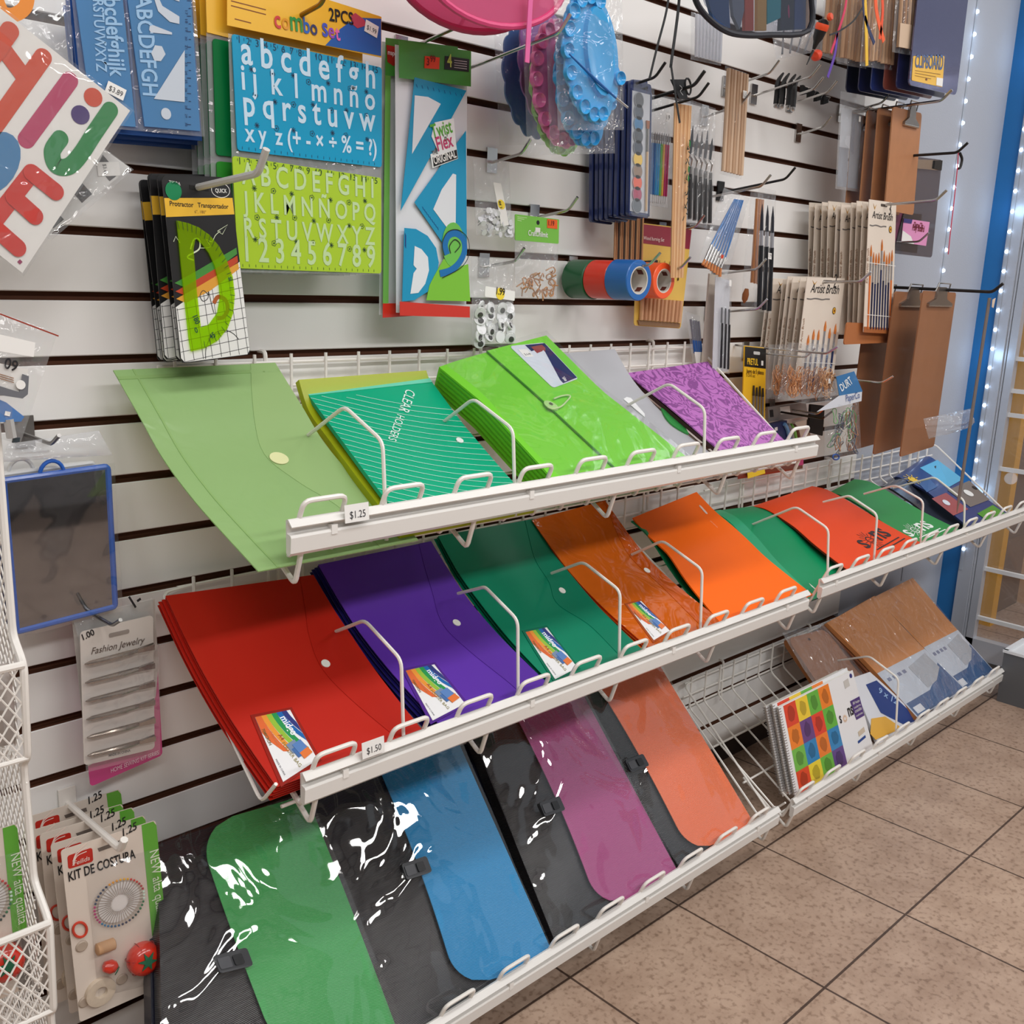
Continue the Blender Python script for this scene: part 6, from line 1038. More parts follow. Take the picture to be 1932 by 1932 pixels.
# yellow and black drill bit cards, rubber band bags
def bitcard(d, label, full, dx=0):
    sf = Q((1404 + dx, 652), (1444 + dx, 656), (1442 + dx, 802), (1399 + dx, 796), d); root = pack('bit_card', label, 'bit set', sf, .0016, M((242, 190, 36), .4, coat=.2), .003); obj('black_header', plate(sf, [(0.01, .01), (.99, .01), (.99, .265), (.01, .265)], .0004, .0018), M((22, 22, 24), .4, coat=.2), root)
    if not full: return
    ink(root, sf, 'PRETUL', (.12, .235), (.62, .235), M((246, 200, 50), .4), 1.5, .0026, bold=True); ink(root, sf, 'Juego de 5 planos', (.1, .345), (.9, .345), M((90, 60, 10), .5), 1.3, .0024, bold=True); ink(root, sf, '5 Drill set', (.1, .395), (.5, .395), M((90, 60, 10), .5), 1.2, .0024); obj('hang_slot', plate(sf, rrect(sf, .0025, .4, .7, .06, .1), .0003, .0022), M((200, 200, 196), .5), root)
    for k in range(4): o = obj('bit_shank', MB().tube([sf.o(.42 + .14 * k, .62, .004), sf.o(.42 + .14 * k, .97, .004)], .0026, 8), M((150, 150, 154), .3, .8), root); obj('bit_tip', MB().tube([sf.o(.42 + .14 * k, .5 + .02 * (k % 2), .004), sf.o(.42 + .14 * k, .63, .004)], [.0018, .003], 8), M((50, 44, 40), .5), o)
    sticker(root, sf, (.82, .2), .008, .010, '', off=.002)
for k, lb in ((2, 'yellow and black drill bit card nearest the wall'), (1, 'yellow and black drill bit card behind the front one'), (0, 'front yellow and black drill bit card')): bitcard(.075 - .016 * k, lb, k == 0, 0 if k == 0 else -1)
hook((1520, 674), .15, 'chrome display hook holding the drill bit cards', t=.0, ang=.8)
tan = [M((206, 160, 116), .5), M((190, 140, 96), .5)]
def bandbag(q, d, label, n, cols, vr=(.38, .95), group=None, rr=.012, film=None):
    r_, sf = simplebag('rubber_band_bag', label, 'rubber bands', q, d, film or FILM(clear=.93, bump=.9), .008, group)
    for k in range(n):
        u, v = random.uniform(.22, .78), random.uniform(vr[0] + .12, vr[1] - .12); c = sf.o(u, v, random.uniform(0, .008)); a = random.uniform(0, 6.3); rx, rz = rr * random.uniform(.35, .7), rr * random.uniform(1.0, 1.7); R_ = Matrix.Rotation(random.uniform(-.6, .6), 3, 'Y') @ Matrix.Rotation(random.uniform(-.5, .5), 3, 'X')
        obj('rubber_band', MB().tube([c + R_ @ V((rx * math.cos(t), .002 * math.sin(3 * t + a), rz * math.sin(t))) for t in [2 * PI * j / 16 for j in range(16)]], .0009, 5, closed=True), cols[k % len(cols)], r_)
    return r_, sf
r_, sf = bandbag(((1524, 648), (1560, 650), (1582, 756), (1544, 756)), .18, 'front bag of tan rubber bands with white sticker', 26, tan); sticker(r_, sf, (1556, 718), .012, .012, '', off=.010)
bandbag(((1486, 646), (1536, 648), (1526, 762), (1468, 752)), .15, 'wide bag of ginger rubber bands between the drill bits and front bag', 34, [M((190, 130, 84), .5), M((206, 150, 104), .5)]); bandbag(((1450, 650), (1492, 650), (1486, 755), (1446, 752)), .125, 'bag of ginger rubber bands behind the drill bit cards', 22, [M((176, 120, 76), .5)]); bandbag(((1512, 652), (1548, 650), (1556, 760), (1512, 762)), .165, 'bag of brown rubber bands just behind the front tan bag', 16, [M((180, 124, 80), .5)])
hook((1559, 667), .22, 'chrome display hook holding the rubber band bags', t=.0, ang=.6, plate_=False)
r_, sf = bandbag(((1556, 735), (1618, 728), (1625, 852), (1555, 872)), .2, 'bag of mixed grey and white rubber bands under a blue header', 34, [M((120, 130, 140), .5), M((206, 200, 190), .5), M((170, 120, 84), .5), M((60, 70, 96), .5), M((90, 160, 90), .5)], (.25, .98), rr=.016)
hd = Sub(sf, (1572, 710), (1606, 700), (1622, 738), (1578, 746), .006); obj('blue_header', plate(hd, [(0, 0), (1, 0), (1, 1), (0, 1)], .001), M((28, 112, 172), .35, coat=.3), r_); obj('white_header', plate(sf, [(1536, 776), (1578, 746), (1621, 738), (1620, 756), (1580, 766)], .0008, .006), M((214, 220, 230), .35, coat=.3), r_); ink(r_, hd, 'DURT', (.12, .8), (.72, .5), M((226, 236, 244), .4), 1.4, .0018, bold=True); ink(r_, sf, 'PaperCo', (1590, 757), (1616, 750), M((60, 90, 150), .5), 1.2, .0082)
obj('blue_ring', MB().tube([sf.o(*sf.uv(1569 + 6 * math.cos(t), 861 + 5 * math.sin(t)), .01) for t in [2 * PI * k / 16 for k in range(16)]], .0018, 6, closed=True), M((40, 80, 150), .4), r_); hook((1664, 722), .24, 'chrome display hook reaching out past the blue header bag', t=.0, ang=.6, plate_=False)
# small things behind the shelf end
sf = Q((1444, 800), (1476, 792), (1476, 835), (1446, 842), .06); r_ = pack('small_box', 'dark blue box with white sticker behind the topmost shelf end', 'box', sf, .012, M((28, 40, 96), .4, coat=.2)); sticker(r_, sf, (1455, 808), .011, .008, '', off=.0125)
for i, (c, lb) in enumerate((((110, 160, 214), 'pale blue'), ((150, 150, 154), 'grey'), ((120, 190, 80), 'green'), ((110, 70, 54), 'brown'))):
    x = 1480 + 6 * i; o = obj('eraser_strip', MB().tube([V(p) for p in spline([tuple(at(*q, .075 - .008 * i)) for q in ((x, 800 + i), (x + 6, 812), (x + 12, 842))], 4)], .0045, 8), M(c, .4), loc=at(x, 820, .07)); tag(o, lb + ' curved strip beside the dark blue box', 'strip')
sf = Q((1493, 796), (1521, 790), (1524, 832), (1498, 840), .04); pack('felt_pad', 'pale beige rounded pad at the topmost shelf end', 'pad', sf, .008, M((206, 190, 174), .6), .008)
sf = Q((1526, 762), (1552, 765), (1548, 822), (1522, 815), .05); pack('tool_card', 'black tool card beside the mixed rubber bands', 'tool', sf, .006, BLACK, .004)
sf = Q((1444, 768), (1516, 758), (1520, 785), (1446, 795), .05); r_ = pack('blister_pack', 'grey blister pack above the dark blue box', 'pack', sf, .006, M((150, 146, 144), .3, coat=.3)); obj('white_tag', plate(sf, [(.3, .1), (.55, .1), (.55, .6), (.3, .6)], .0008, .0062), WHITE, r_); obj('dark_window', plate(sf, [(.04, .2), (.12, .2), (.12, .7), (.04, .7)], .0008, .0062), BLACK, r_)
hook((1552, 790), .16, 'dark display hook low beside the mixed rubber bands', t=-.02, mat=M((70, 66, 64), .3, 1)); hook((1542, 781), .12, 'thin display hook above the curved strips', t=-.02)
sf = Q((1388, 872), (1516, 846), (1514, 884), (1392, 904), .07); r_, _ = simplebag('snack_pack', 'red and yellow packet seen below the topmost price rail', 'packet', ((1388, 872), (1516, 846), (1514, 884), (1392, 904)), .07, M((120, 50, 40), .35, coat=.4), .006); obj('yellow_label', plate(sf, [(1404, 888), (1436, 880), (1438, 892), (1405, 902)], .0006, .0075), M((240, 200, 40), .4), r_); obj('pink_label', plate(sf, [(1494, 866), (1510, 864), (1510, 876), (1496, 878)], .0006, .0075), M((190, 60, 120), .4), r_)
# paper strip bag, clipboards
r_, sf = simplebag('paper_strip_bag', 'clear bag of grey and white paper strips beside brown clipboards', 'paper strips', ((1586, 172), (1632, 180), (1620, 362), (1576, 356)), .09, FILM(clear=.75, bump=.5), .004); obj('white_strip', slab(sf, .0008, -.002, u=(.1, .52), v=(.16, .56)), M((216, 220, 228), .5), r_); obj('grey_strip', slab(sf, .0008, -.002, u=(.1, .48), v=(.56, .97)), M((140, 144, 156), .5), r_); obj('grey_strip', slab(sf, .0008, -.002, u=(.54, .95), v=(.2, .97)), M((134, 138, 150), .5), r_); sticker(r_, sf, (1618, 225), .008, .011, '', off=.005)
hb = M((176, 120, 80), .5, coat=.15, vary=.1, vscale=40, name='hardboard')
def clipboard(sf, label, mat, cat='clipboard', group=None, clipmat=CHROME, cu=.5, th=.003, cw=.55, r=.008):
    root = pack('clipboard', label, cat, sf, th, mat, r, 'board', group); W_, H_ = sf.size(); w = cw * W_ / 2; k = lambda x, y: (cu + x / W_, y / H_)
    c = obj('clip', plate(sf, [k(-w * .4, .0), k(-w * .3, -.010), k(w * .3, -.010), k(w * .4, .0), k(w * .45, .016), k(w, .026), k(w, .032), k(-w, .032), k(-w, .026), k(-w * .45, .016)], .006, th), STEEL, root); obj('clip_lever', MB().tube([sf.o(*k(-w * .55, .0), th + .004), sf.o(*k(-w * .5, -.018), th + .008), sf.o(*k(w * .5, -.018), th + .008), sf.o(*k(w * .55, .0), th + .004)], .0018, 6), clipmat, c); obj('clip_jaw', MB().tube([sf.o(*k(-w, .031), th + .003), sf.o(*k(w, .031), th + .003)], .0032, 8), clipmat, c); return root
cb = Q((1683, 201), (1737, 214), (1721, 406), (1667, 396), .16); clipboard(cb, 'front small brown clipboard with chrome clip', hb, cw=.5, cu=.6); b2 = clipboard(cb, 'small brown clipboard behind the front one', hb, group='small brown clipboards behind the front one', cw=.5, cu=.6); b2.location = V(b2.location) + V((-.002, .032, .0))
for i in (1, 2): dup(b2, (-.002 * i, .032 * i, -.003 * i), (0, 0, .12))
hook((1776, 190), .24, 'long chrome display hook through the small brown clipboards', t=.04, r=.003, plate_=False)
nb = Q((1736, -76), (1832, -66), (1802, 180), (1712, 160), .215); nvy = M((104, 106, 140), .12, .85, name='dark_metallic'); r_ = pack('clipboard', 'dark shiny metallic clipboard with yellow label', 'clipboard', nb, .003, nvy, .012, 'board'); lab = Sub(nb, (1720, 106), (1779, 106), (1775, 165), (1717, 152), .0032); L_ = obj('label', plate(lab, rrect(lab, .003), .0004), M((236, 186, 66), .4, coat=.2), r_)
obj('lettering', letters(lab, 'CLIPBOARD', (.06, .44), (.96, .44), 1.5, .0012, bold=True), M((70, 100, 150), .4), L_); m = MB(); [stroke(lab, [(.08, .58 + .1 * k), (.9 - .15 * k, .6 + .1 * k)], .0009, mb=m, off=.0008) for k in range(3)]; obj('small_print', m, M((130, 90, 40), .5), L_); obj('barcode_sticker', plate(lab, [(.78, .72), (.99, .72), (.99, .98), (.78, .98)], .0003, .0008), WHITE, L_); obj('oval_print', plate(lab, ell(lab, (.45, .85), .0045, 14, .0022), .0003, .0008), M((120, 70, 50), .4), L_)
for i, c in enumerate(((34, 38, 84), (120, 60, 50), (40, 60, 130), (30, 36, 80), (26, 30, 60))): b_ = pack('clipboard', ('indigo', 'russet', 'bright blue', 'navy', 'blue black')[i] + ' edged clipboard behind the shiny metallic one', 'clipboard', Quad(*[q + V((-.004 * i, .026 * (i + 1), -.004)) for q in nb.c]), .0026, M(c, .3, coat=.4), .012, 'board')
ab = Q((1730, 296), (1775, 302), (1756, 486), (1684, 478), .13); r_ = pack('clipboard', 'smoky clear clipboard with pink card, hung by the led strip', 'clipboard', ab, .003, FILM(tint=(176, 172, 178), clear=.8, bump=0, milky=(150, 150, 156)), .008, 'board'); obj('clip', plate(ab, [(1726, 301), (1770, 303), (1768, 322), (1722, 318)], .005, .003), CHROME, r_); obj('clip_corner', plate(ab, [(1756, 303), (1770, 303), (1768, 322), (1754, 318)], .003, .008), BLACK, r_); obj('mauve_sheet', plate(ab, [(1690, 400), (1740, 404), (1730, 478), (1686, 472)], .0006, -.001), M((120, 60, 90), .5), r_)
pc = Sub(ab, (1702, 412), (1751, 419), (1744, 464), (1697, 457), .0036); o = obj('pink_card', plate(pc, [(0, 0), (1, 0), (1, 1), (0, 1)], .0006), M((228, 150, 200), .4, coat=.2), r_); obj('blue_corner', plate(pc, [(0, 0), (.32, 0), (.3, .18), (.0, .18)], .0003, .0008), M((50, 50, 120), .4), o); obj('lettering', letters(pc, 'Dura Clip', (.40, .30), (.76, .30), 1.4, .0014, bold=True), M((120, 20, 40), .4), o); obj('lettering', letters(pc, 'Poly Board', (.36, .44), (.82, .44), 1.4, .0014, bold=True), M((120, 20, 40), .4), o); obj('white_print', plate(pc, [(0, .5), (.34, .7), (.5, 1), (0, 1)], .0003, .0009), WHITE, o)
hook((1806, 288), .26, 'black display hook with a black clip and pink string', mat=BLACK, t=.01, r=.003, plate_=False); hook((1734, 456), .18, 'chrome display hook in front of the pink card', t=.03, plate_=False)
root = thing('string_loop', 'pink string hanging from a black clip over the led strip', 'string', at(1808, 290, .255)); obj('string', MB().tube([at(*p, .255) for p in spline([(1808, 288), (1806, 320), (1800, 380), (1793, 440), (1789, 480)], 6)], .0011, 6), M((206, 60, 90), .5), root); obj('black_clip', MB().tube([at(*p, .25) for p in spline([(1811, 289), (1815, 300), (1812, 315), (1808, 318)], 4)], .003, 8), BLACK, root)
big = Q((1740, 548), (1802, 552), (1760, 842), (1696, 862), .25); bb_ = M((146, 98, 66), .5, coat=.15, vary=.08, vscale=30, name='brown_hardboard'); clipboard(big, 'front tall brown clipboard with wire clip on the black rod', bb_, cw=.7); clipboard(Quad(*[q + V((-.004, .062, -.004)) for q in big.c]), 'second tall brown clipboard on the black rod', bb_, cw=.7); clipboard(Quad(*[q + V((-.006, .125, -.006)) for q in big.c]), 'tall brown clipboard nearest the wall, hidden in shade', bb_, cw=.7)
hook((1872, 551), .36, 'long black rod carrying the tall brown clipboards', mat=BLACK, t=-.01, r=.0035, plate_=False)
root = thing('steel_ruler', 'long steel strip hanging in front of the blue strip', 'steel strip', at(1866, 565, .34)); a, b = at(1868, 562, .34), at(1806, 968, .34); e = V((.0075, 0, 0)); tp = a.lerp(b, .93); obj('blade', MB().prism([a - e, a + e, tp + e, b, tp - e], (0, 1, 0), .002), M((150, 146, 146), .35, .8), root); obj('paper_tag', MB().prism([a + V((.006, -.004, -.004)), a + V((.022, -.004, 0)), a + V((.018, -.004, -.022)), a + V((.008, -.004, -.02))], (0, 1, 0), .001), M((216, 196, 176), .6), root)
r_, sf = simplebag('plastic_bag', 'crumpled clear plastic bag beside the steel strip', 'bag', ((1742, 790), (1836, 770), (1832, 806), (1752, 828)), .3, FILM(clear=.8, bump=1.2), .03)
# ================================================================== the near end: mirror, hair clips, sewing kits, wire rack, zip bag
blueP = M((28, 92, 186), .3, coat=.3); mirror_m = M((128, 132, 140), .04, 1, name='mirror_glass')
def mirror(label, fm, dz=0):
    sf = Q((6, 907), (203, 880), (217, 1144), (31, 1192), .06); sf = Quad(*[c + V((-.012, .012, .004)) * dz for c in sf.c]); root = thing('hanging_mirror', label, 'mirror', sf.p(.5, 0)); m = MB(); P = [sf.p(0, 0), sf.p(1, 0), sf.p(1, 1), sf.p(0, 1)]
    obj('frame', MB().tube(fillet(P + [P[0]], .004, 3), .0038, 8), fm, root); obj('glass', plate(sf, [(.01, .01), (.99, .01), (.99, .99), (.01, .99)], .002, -.001), mirror_m, root)
    u0 = sf.uv(98, 893)[0] if not dz else .30; W_, H_ = sf.size(); obj('hanging_ring', MB().tube([sf.o(u0 + .0135 / W_ * math.cos(t), -.0155 / H_ * math.sin(t), 0) for t in [PI * k / 10 for k in range(11)]], .0024, 7), fm, root); return root, sf
mirror('white framed mirror mostly hidden behind the blue framed one', M((222, 222, 220), .35), 1); r_, sf = mirror('blue framed rectangular mirror in clear wrap with a hanging ring', blueP)
obj('wrapper', slab(sf, .0006, .007, u=(-.03, 1.05), v=(-.03, 1.03), nu=8, nv=10, bow=lambda a, b: .0015 * math.sin(9 * a + 5 * b)), FILM(clear=.98, bump=.15, bscale=8), r_)
hd = Q((14, 838), (186, 812), (212, 858), (4, 872), .06); obj('wrapper_top', pillow(hd, .008, 10, 8, wob=.4, seed=9), FILM(clear=.5, bump=1, bscale=20), r_); hook((97, 838), .085, 'short steel display hook holding the mirrors', t=0, mat=STEEL, ang=.5)
# hair clips on a card, pink card behind them
sf = Q((136, 1170), (290, 1132), (306, 1424), (170, 1484), .045); r_ = pack('sewing_card', 'pink sewing kit card behind the hair clip card', 'sewing card', sf, .001, M((196, 66, 130), .4, coat=.2), .005); obj('grey_face', plate(sf, [(-.006, -.006), (1.006, -.006), (1.006, .42), (.95, .6), (.72, .80), (-.006, .87)], .0006, .001), M((196, 188, 182), .4), r_); ink(r_, sf, 'HOME SEWING KIT SERIES', (208, 1457), (298, 1422), M((240, 210, 226), .4), 1.5, .0024)
sf = Q((150, 1192), (288, 1160), (291, 1412), (158, 1444), .062); r_ = pack('hair_clip_card', 'hair clip card with six metal clips under clear plastic', 'hair clips', sf, .0012, M((210, 202, 196), .5), .005); ink(r_, sf, 'Fashion Jewelry', (171, 1234), (270, 1212), M((90, 74, 66), .5), 1.15, .002, slant=.3); ink(r_, sf, '1.00', (156, 1207), (178, 1196), INK, 1.2, .002, bold=True); ink(r_, sf, 'MADE IN CHINA', (204, 1427), (245, 1417), DGREY, 1.2, .002, bold=True)
cm = M((150, 138, 128), .22, 1)
for k in range(6):
    v = .235 + .137 * k; o = obj('hair_clip', MB().tube([sf.o(.03, v, .005), sf.o(.10, v - .004, .007), sf.o(.55, v - .012, .008), sf.o(.74, v - .016, .007)], [.0008, .0034, .0038, .003], 8), cm, r_); obj('clip_tail', plate(sf, [(.74, v - .035), (.98, v - .035), (.98, v + .005), (.74, v + .0)], .0012, .008), cm, o); obj('clip_spring', MB().tube([sf.o(.74, v - .036, .011), sf.o(.83, v - .045, .012), sf.o(.95, v - .05, .011)], .0011, 5), M((90, 80, 74), .4, .8), o)
obj('blister', slab(sf, .0008, .013, u=(-.03, 1.02), v=(.19, 1.02), nu=6, nv=8), FILM(clear=.92, bump=.4), r_); obj('hang_slot', plate(sf, rrect(sf, .002, .38, .66, .06, .09), .0003, .0014), M((150, 140, 134), .5), r_)
t = Q((137, 1168), (288, 1128), (290, 1182), (150, 1212), .052); obj('top_pouch', pillow(t, .003, 6, 4), FILM(clear=.75, bump=.6), r_); ink(r_, t, '1-', (251, 1145), (266, 1134), INK, 1.3, .005, bold=True); hook((212, 1180), .10, 'dark steel display hook above the hair clips', t=.02, mat=STEEL, ang=.5)
# sewing kits
tomato = M((206, 44, 24), .22, coat=.5)
def sewkit(label, full, dpx=(0, 0), d=.12, group=None):
    q = [(114, 1604), (293, 1547), (321, 1852), (150, 1928)]; f = lambda x, y: (x + dpx[0], y + dpx[1]); sf = Q(*[f(*p) for p in q], d); root = pack('sewing_kit', label, 'sewing kit', sf, .0012, M((222, 210, 198), .5, coat=.1), .004, group=group)
    obj('green_band', plate(sf, [f(266, 1556), f(288, 1549), f(294, 1556), f(312, 1745), f(286, 1765)], .0003, .0014), M((96, 172, 56), .4, coat=.15), root); lg_ = obj('logo_panel', plate(Sub(sf, f(126, 1614), f(173, 1598), f(175, 1624), f(128, 1639), .0013), rrect(Sub(sf, f(126, 1614), f(173, 1598), f(175, 1624), f(128, 1639)), .003), .0004), M((190, 40, 28), .4), root)
    m = MB(); [stroke(sf, [f(136, 1632 - k), f(144, 1614 - k), f(162, 1605 - 2 * k)], .0011, mb=m, off=.0022) for k in (0, 4, 8)]; obj('logo_lines', m, M((240, 220, 210), .4), lg_); obj('lettering', letters(sf, 'Feilida', f(138, 1632), f(168, 1621), 1.1, .0022, slant=.25), M((240, 220, 210), .4), lg_)
    ink(root, sf, 'KIT DE COSTURA', f(129, 1662), f(255, 1617), INK, 1.7, .002, bold=True); ink(root, sf, '1.25', f(231, 1577), f(257, 1563), INK, 1.2, .002, slant=.3, bold=True); obj('slot', plate(sf, [f(183, 1600), f(226, 1584), f(228, 1591), f(186, 1606)], .0003, .0013), M((110, 100, 94), .6), root); obj('grey_foot', plate(sf, [f(286, 1767), f(312, 1747), f(321, 1850), f(297, 1861)], .0003, .0014), M((128, 122, 116), .5), root)
    W_, H_ = sf.size(); obj('spool', MB().lathe([(.006, 0), (.0075, .001), (.0075, .022), (.006, .023)], 14, sf.o(*sf.uv(*f(178, 1788)), .006), sf.o(*sf.uv(*f(222, 1772)), .006) - sf.o(*sf.uv(*f(178, 1788)), .006)), M((190, 148, 110), .7), root)
    for c, rr in ((f(187, 1868), .019),): obj('tape_measure', MB().lathe([(.008, 0), (.008, .006), (.011, .0065), (.0185, .006), (.019, .004), (.019, 0)], 30, sf.o(*sf.uv(*c), .001), sf.n(.5, .5), cap=False), M((206, 190, 170), .5, vary=.15, vscale=120), root)
    for c in (f(153, 1784), f(229, 1846), f(158, 1889)): obj('button', MB().lathe([(0, .002), (.006, .0022), (.0075, .001), (.0075, 0)], 16, sf.o(*sf.uv(*c), .0012), sf.n(.5, .5)), M((176, 160, 144), .5), root)
    obj('finger_ring', MB().tube([sf.o(*sf.uv(*f(149 + 13 * math.cos(t), 1752 + 14 * math.sin(t))), .003) for t in [2 * PI * k / 18 for k in range(18)]], .0016, 6, closed=True), M((200, 60, 40), .4), root)
    if not full: return root
    ink(root, sf, 'NEW alta qualita', f(281, 1606), f(296, 1738), M((230, 240, 220), .4), 1.15, .002); ink(root, sf, 'P.R.C', f(303, 1812), f(308, 1842), M((220, 216, 210), .4), 1.2, .002)
    c = sf.uv(*f(223, 1700)); n_ = sf.n(.5, .5); w = obj('pin_wheel', MB().lathe([(0, .0022), (.0095, .0022), (.0095, .0018), (.0185, .0018), (.0185, .0026), (.0265, .0024), (.0265, .001)], 40, sf.o(*c, .0012), n_), M((226, 222, 220), .4), root)
    cols = ((220, 150, 40), (226, 170, 40), (196, 50, 40), (170, 40, 50), (200, 226, 210), (30, 110, 70), (30, 60, 60), (40, 50, 80), (40, 90, 130), (60, 120, 160), (170, 50, 110), (180, 60, 120), (50, 70, 100), (40, 60, 90))
    for k in range(42):
        a = -1.9 + 2 * PI * k / 42; dx, dy = math.cos(a), math.sin(a); p = lambda r_: sf.o(c[0] + r_ * dx / W_, c[1] + r_ * dy / H_, .0045)
        m = MB(); m.tube([p(.011), p(.031)], .0004, 4); o = obj('pin', m, CHROME, root); obj('pin_head', MB().lathe([(0, -.0016), (.0012, -.001), (.0016, 0), (.0012, .001), (0, .0016)], 8, p(.0315), n_), M(cols[k * 14 // 42], .3, coat=.4), o)
    tc = sf.o(*sf.uv(*f(262, 1799)), .012); ax = V((-.02, -.93, .22)).normalized(); t = obj('pincushion', MB().lathe([(.001, -.016), (.010, -.0155), (.018, -.010), (.0215, 0), (.0195, .009), (.013, .0145), (.005, .016), (.001, .0155)], 30, tc, ax), tomato, root)
    e1 = ax.orthogonal().normalized(); e2 = ax.cross(e1); pts = [tc + ax * (.0172 - .35 * ((.0125 if k % 2 == 0 else .005) ** 2) / .02) + (e1 * math.cos(PI * k / 6) + e2 * math.sin(PI * k / 6)) * (.0125 if k % 2 == 0 else .005) for k in range(12)]; obj('felt_leaf', MB().prism(pts, ax, .0016), M((22, 92, 62), .8), t)
    m = MB(); [m.tube([tc + (ax * math.cos(q) * .0168 + (e1 * math.cos(b) + e2 * math.sin(b)) * math.sin(q) * .0222) for q in [.3 + 2.0 * j / 10 for j in range(11)]], .0005, 4) for b in [2 * PI * j / 6 for j in range(6)]]; obj('thread', m, M((140, 24, 18), .6), t)
    sc_ = sf.o(*sf.uv(*f(203, 1818)), .008); o = obj('strawberry_cushion', MB().lathe([(.001, -.010), (.006, -.008), (.0088, 0), (.007, .006), (.002, .010)], 18, sc_, (.9, -.2, -.35)), tomato, root); obj('felt_leaf', MB().lathe([(.0, .0015), (.005, .001), (.0055, 0)], 8, sc_ + V((.006, -.005, -.006)), (.6, -.6, -.4)), M((22, 92, 62), .8), o)
    obj('blister', pillow(Sub(sf, f(160, 1640), f(290, 1600), f(312, 1850), f(185, 1880), .0015), .026, 10, 14, wob=.0, back=0), FILM(clear=.95, bump=.15), root); return root
sewkit('front sewing kit card with pin wheel and red tomato pincushion', True)
k2 = sewkit('sewing kit card behind the front one', False, group='sewing kit cards behind the front one'); k2.location = V(k2.location) + V((-.002, .027, -.004))
for i in (1, 2, 3): dup(k2, (-.003 * i + (.012 if i == 3 else 0), .0265 * i, .002 - .006 * (i == 2)), (0, random.uniform(-.02, .02), 0))
hook((228, 1603), .165, 'thick white display hook holding the sewing kits', t=.05, r=.0046, mat=WIRE, tip=.022, ang=1.0)
# white wire rack at the very edge
xr = .334; XL = -.25
def diamond(sf, pitch, r, mb):
    W_, H_ = sf.size(); n = int((W_ + H_) / pitch) + 2
    for s in (1, -1):
        for k in range(-n, n):
            c = k * pitch; pts = []
            for t in range(25):                        # x - s*y*.62 = c, clipped to the panel
                y = H_ * t / 24; x = c + s * y * .62 + (0 if s > 0 else H_ * .62)
                if -1e-6 <= x <= W_: pts.append(sf.p(x / W_, y / H_))
            if len(pts) > 1: mb.tube([pts[0], pts[-1]], r, 5)
    return mb
rk = thing('wire_rack', 'white wire mesh rack of bins at the edge of the slatwall', 'rack', (xr, -.1, .2)); Z = lambda z: z + FH
prof = [(-.188, Z(.06)), (-.188, Z(-.262)), (-.214, Z(-.287)), (-.204, Z(-.395)), (-.190, Z(-.405)), (-.193, Z(-.545)), (-.232, Z(-.578)), (-.224, Z(-.692)), (-.214, Z(-.70)), (-.214, Z(-.93))]
for x in (xr, XL): obj('upright', MB().tube(fillet([(x, y, z) for y, z in prof], .01, 3), .0042, 8), WIRE, rk)
for (ya, za), (yb, zb_), in (((-.214, Z(-.287)), (-.204, Z(-.395))), ((-.232, Z(-.578)), (-.224, Z(-.692)))):
    s = Quad((XL, ya, za), (xr, ya, za), (xr, yb, zb_), (XL, yb, zb_)); b = obj('bin_front', diamond(s, .0135, .0011, MB()), WIRE, rk); obj('bin_rim', MB().tube([(XL, ya, za), (xr, ya, za)], .0042, 8).tube([(XL, yb, zb_), (xr, yb, zb_)], .003, 8), WIRE, b)
    s = Quad((XL, yb, zb_), (xr, yb, zb_), (xr, -.03, zb_ + .02), (XL, -.03, zb_ + .02)); obj('bin_base', diamond(s, .016, .0010, MB()), WIRE, rk)
for (za, zb_, y) in ((Z(.05), Z(-.395), -.188), (Z(-.405), Z(-.69), -.195), (Z(-.70), Z(-.93), -.21)):
    s = Quad((xr, -.03, za), (xr, y, za), (xr, y, zb_), (xr, -.03, zb_)); obj('side_mesh', diamond(s, .0125, .0009, MB()), WIRE, rk)
obj('back_frame', MB().tube([(xr, -.03, Z(.06)), (xr, -.03, Z(-.93))], .004, 8).tube([(XL, -.03, Z(.06)), (XL, -.03, Z(-.93))], .004, 8), WIRE, rk)
for z in (Z(-.05), Z(-.45), Z(-.75)): obj('wall_bracket', MB().box((xr - .006, -.03, z - .006), (xr + .004, .004, z + .006)), WIRE, rk)
sewkit('sewing kit standing inside the white wire rack', True, (-262, 6), .165)
for i, (c, lb) in enumerate((((176, 166, 160), 'crumpled grey packet in the upper bin of the wire rack'), ((150, 140, 134), 'brown grey packet behind the other one in the upper rack bin'))): s = Q((-60 - 10 * i, 1258 + 20 * i), (28 - 12 * i, 1250 + 14 * i), (34 - 8 * i, 1402), (-60, 1420), .17 - .04 * i); r_ = thing('packet', lb, 'packet', s.p(.5, 1)); obj('bag', pillow(s, .014, 8, 8, wob=.5, seed=3 + i), M(c, .3, coat=.4), r_)
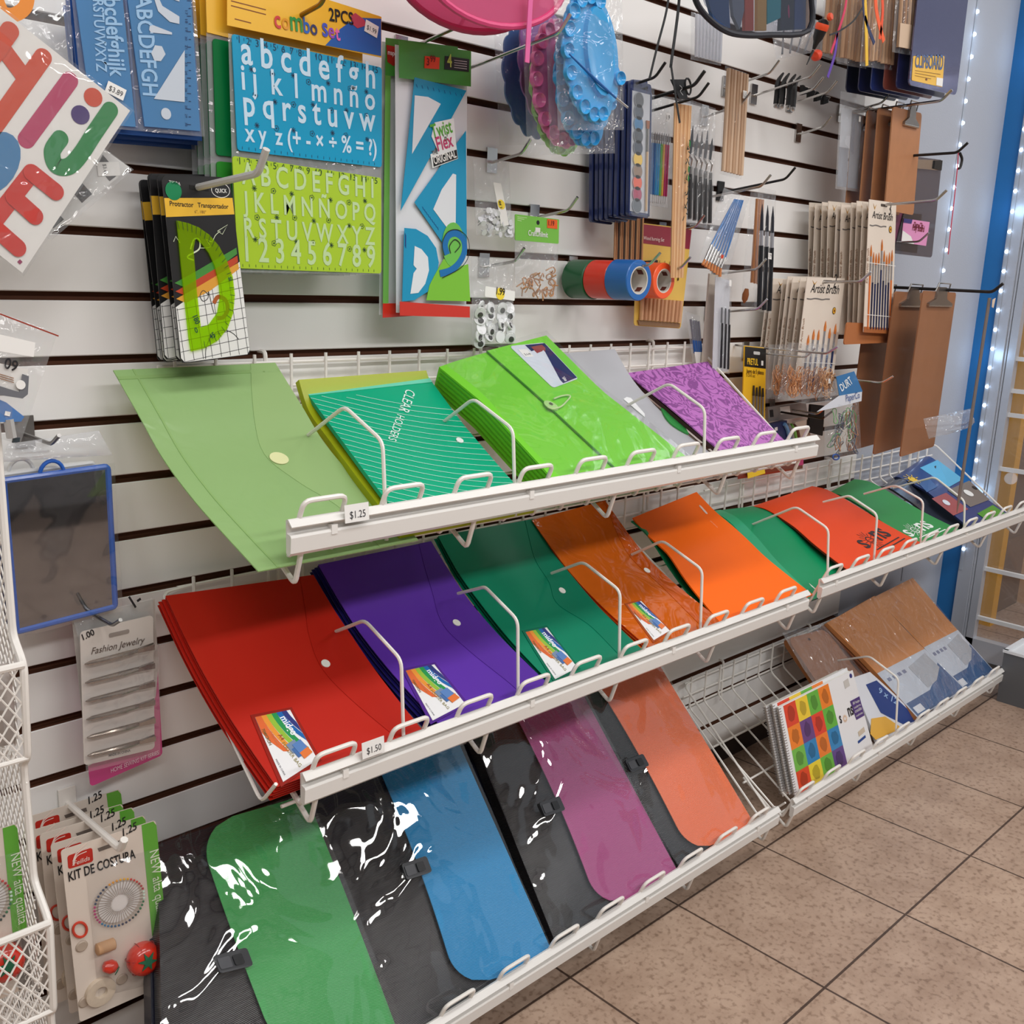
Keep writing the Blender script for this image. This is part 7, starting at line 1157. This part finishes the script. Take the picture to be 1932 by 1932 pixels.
# zip bag with a precision tool
sf = Q((-70, 566), (108, 627), (38, 838), (-100, 800), .2); r_ = thing('zip_bag', 'clear zip bag with red seal holding a tool card marked by hand', 'zip bag', sf.p(.5, 0)); obj('bag', pillow(sf, .008, 10, 12, wob=.35, seed=11), FILM(clear=.86, bump=.9, bscale=24), r_); obj('zip_seal', stroke(sf, [(-60, 571), (104, 633)], .0014, off=.009), M((150, 50, 30), .5), r_)
t = Sub(sf, (-40, 622), (60, 645), (57, 672), (-42, 655), .009); L_ = obj('barcode_label', slab(t, .0004), WHITE, r_); obj('barcode', barcode(t, (.2, .25), (.2, .8), (.92, .8), (.92, .25)), INK, L_)
t = Sub(sf, (-60, 672), (48, 696), (40, 745), (-70, 745), .007); c_ = obj('tool_card', slab(t, .0006), M((222, 220, 216), .5), r_); obj('lettering', letters(sf, '09', (0, 692), (24, 700), 1.2, .0092, bold=True), INK, c_); obj('tool_picture', plate(sf, [(-40, 716), (30, 738), (36, 704), (48, 708), (46, 742), (36, 750), (-40, 738)], .001, .0085), M((110, 112, 118), .4), c_); obj('tool_knob', plate(sf, ell(sf, (32, 724), .0045), .0006, .0098), WHITE, c_)
m = MB(); [stroke(sf, [(-10, 703 + 4 * k), (20, 712 + 4 * k)], .0008, mb=m, off=.0088) for k in range(3)]; obj('small_print', m, M((150, 110, 80), .5), c_); obj('blue_triangle', plate(sf, [(-30, 742), (8, 758), (42, 785), (36, 794), (-40, 796)], .0016, .004), POLY((110, 160, 220), .2, .2), r_); obj('white_mark', plate(sf, [(6, 774), (16, 776), (14, 784), (4, 782)], .0004, .006), WHITE, r_); obj('tool_shaft', MB().tube([sf.o(*sf.uv(14, 790), .003), sf.o(*sf.uv(20, 825), .003)], .005, 8), M((196, 194, 192), .3, .4), r_); obj('tool_tip', plate(sf, [(22, 824), (34, 824), (33, 832), (20, 834)], .003, .003), M((50, 60, 66), .4), r_)
hook((48, 640), .24, 'steel display hook hidden by the zip bag', mat=STEEL, plate_=False) if False else None
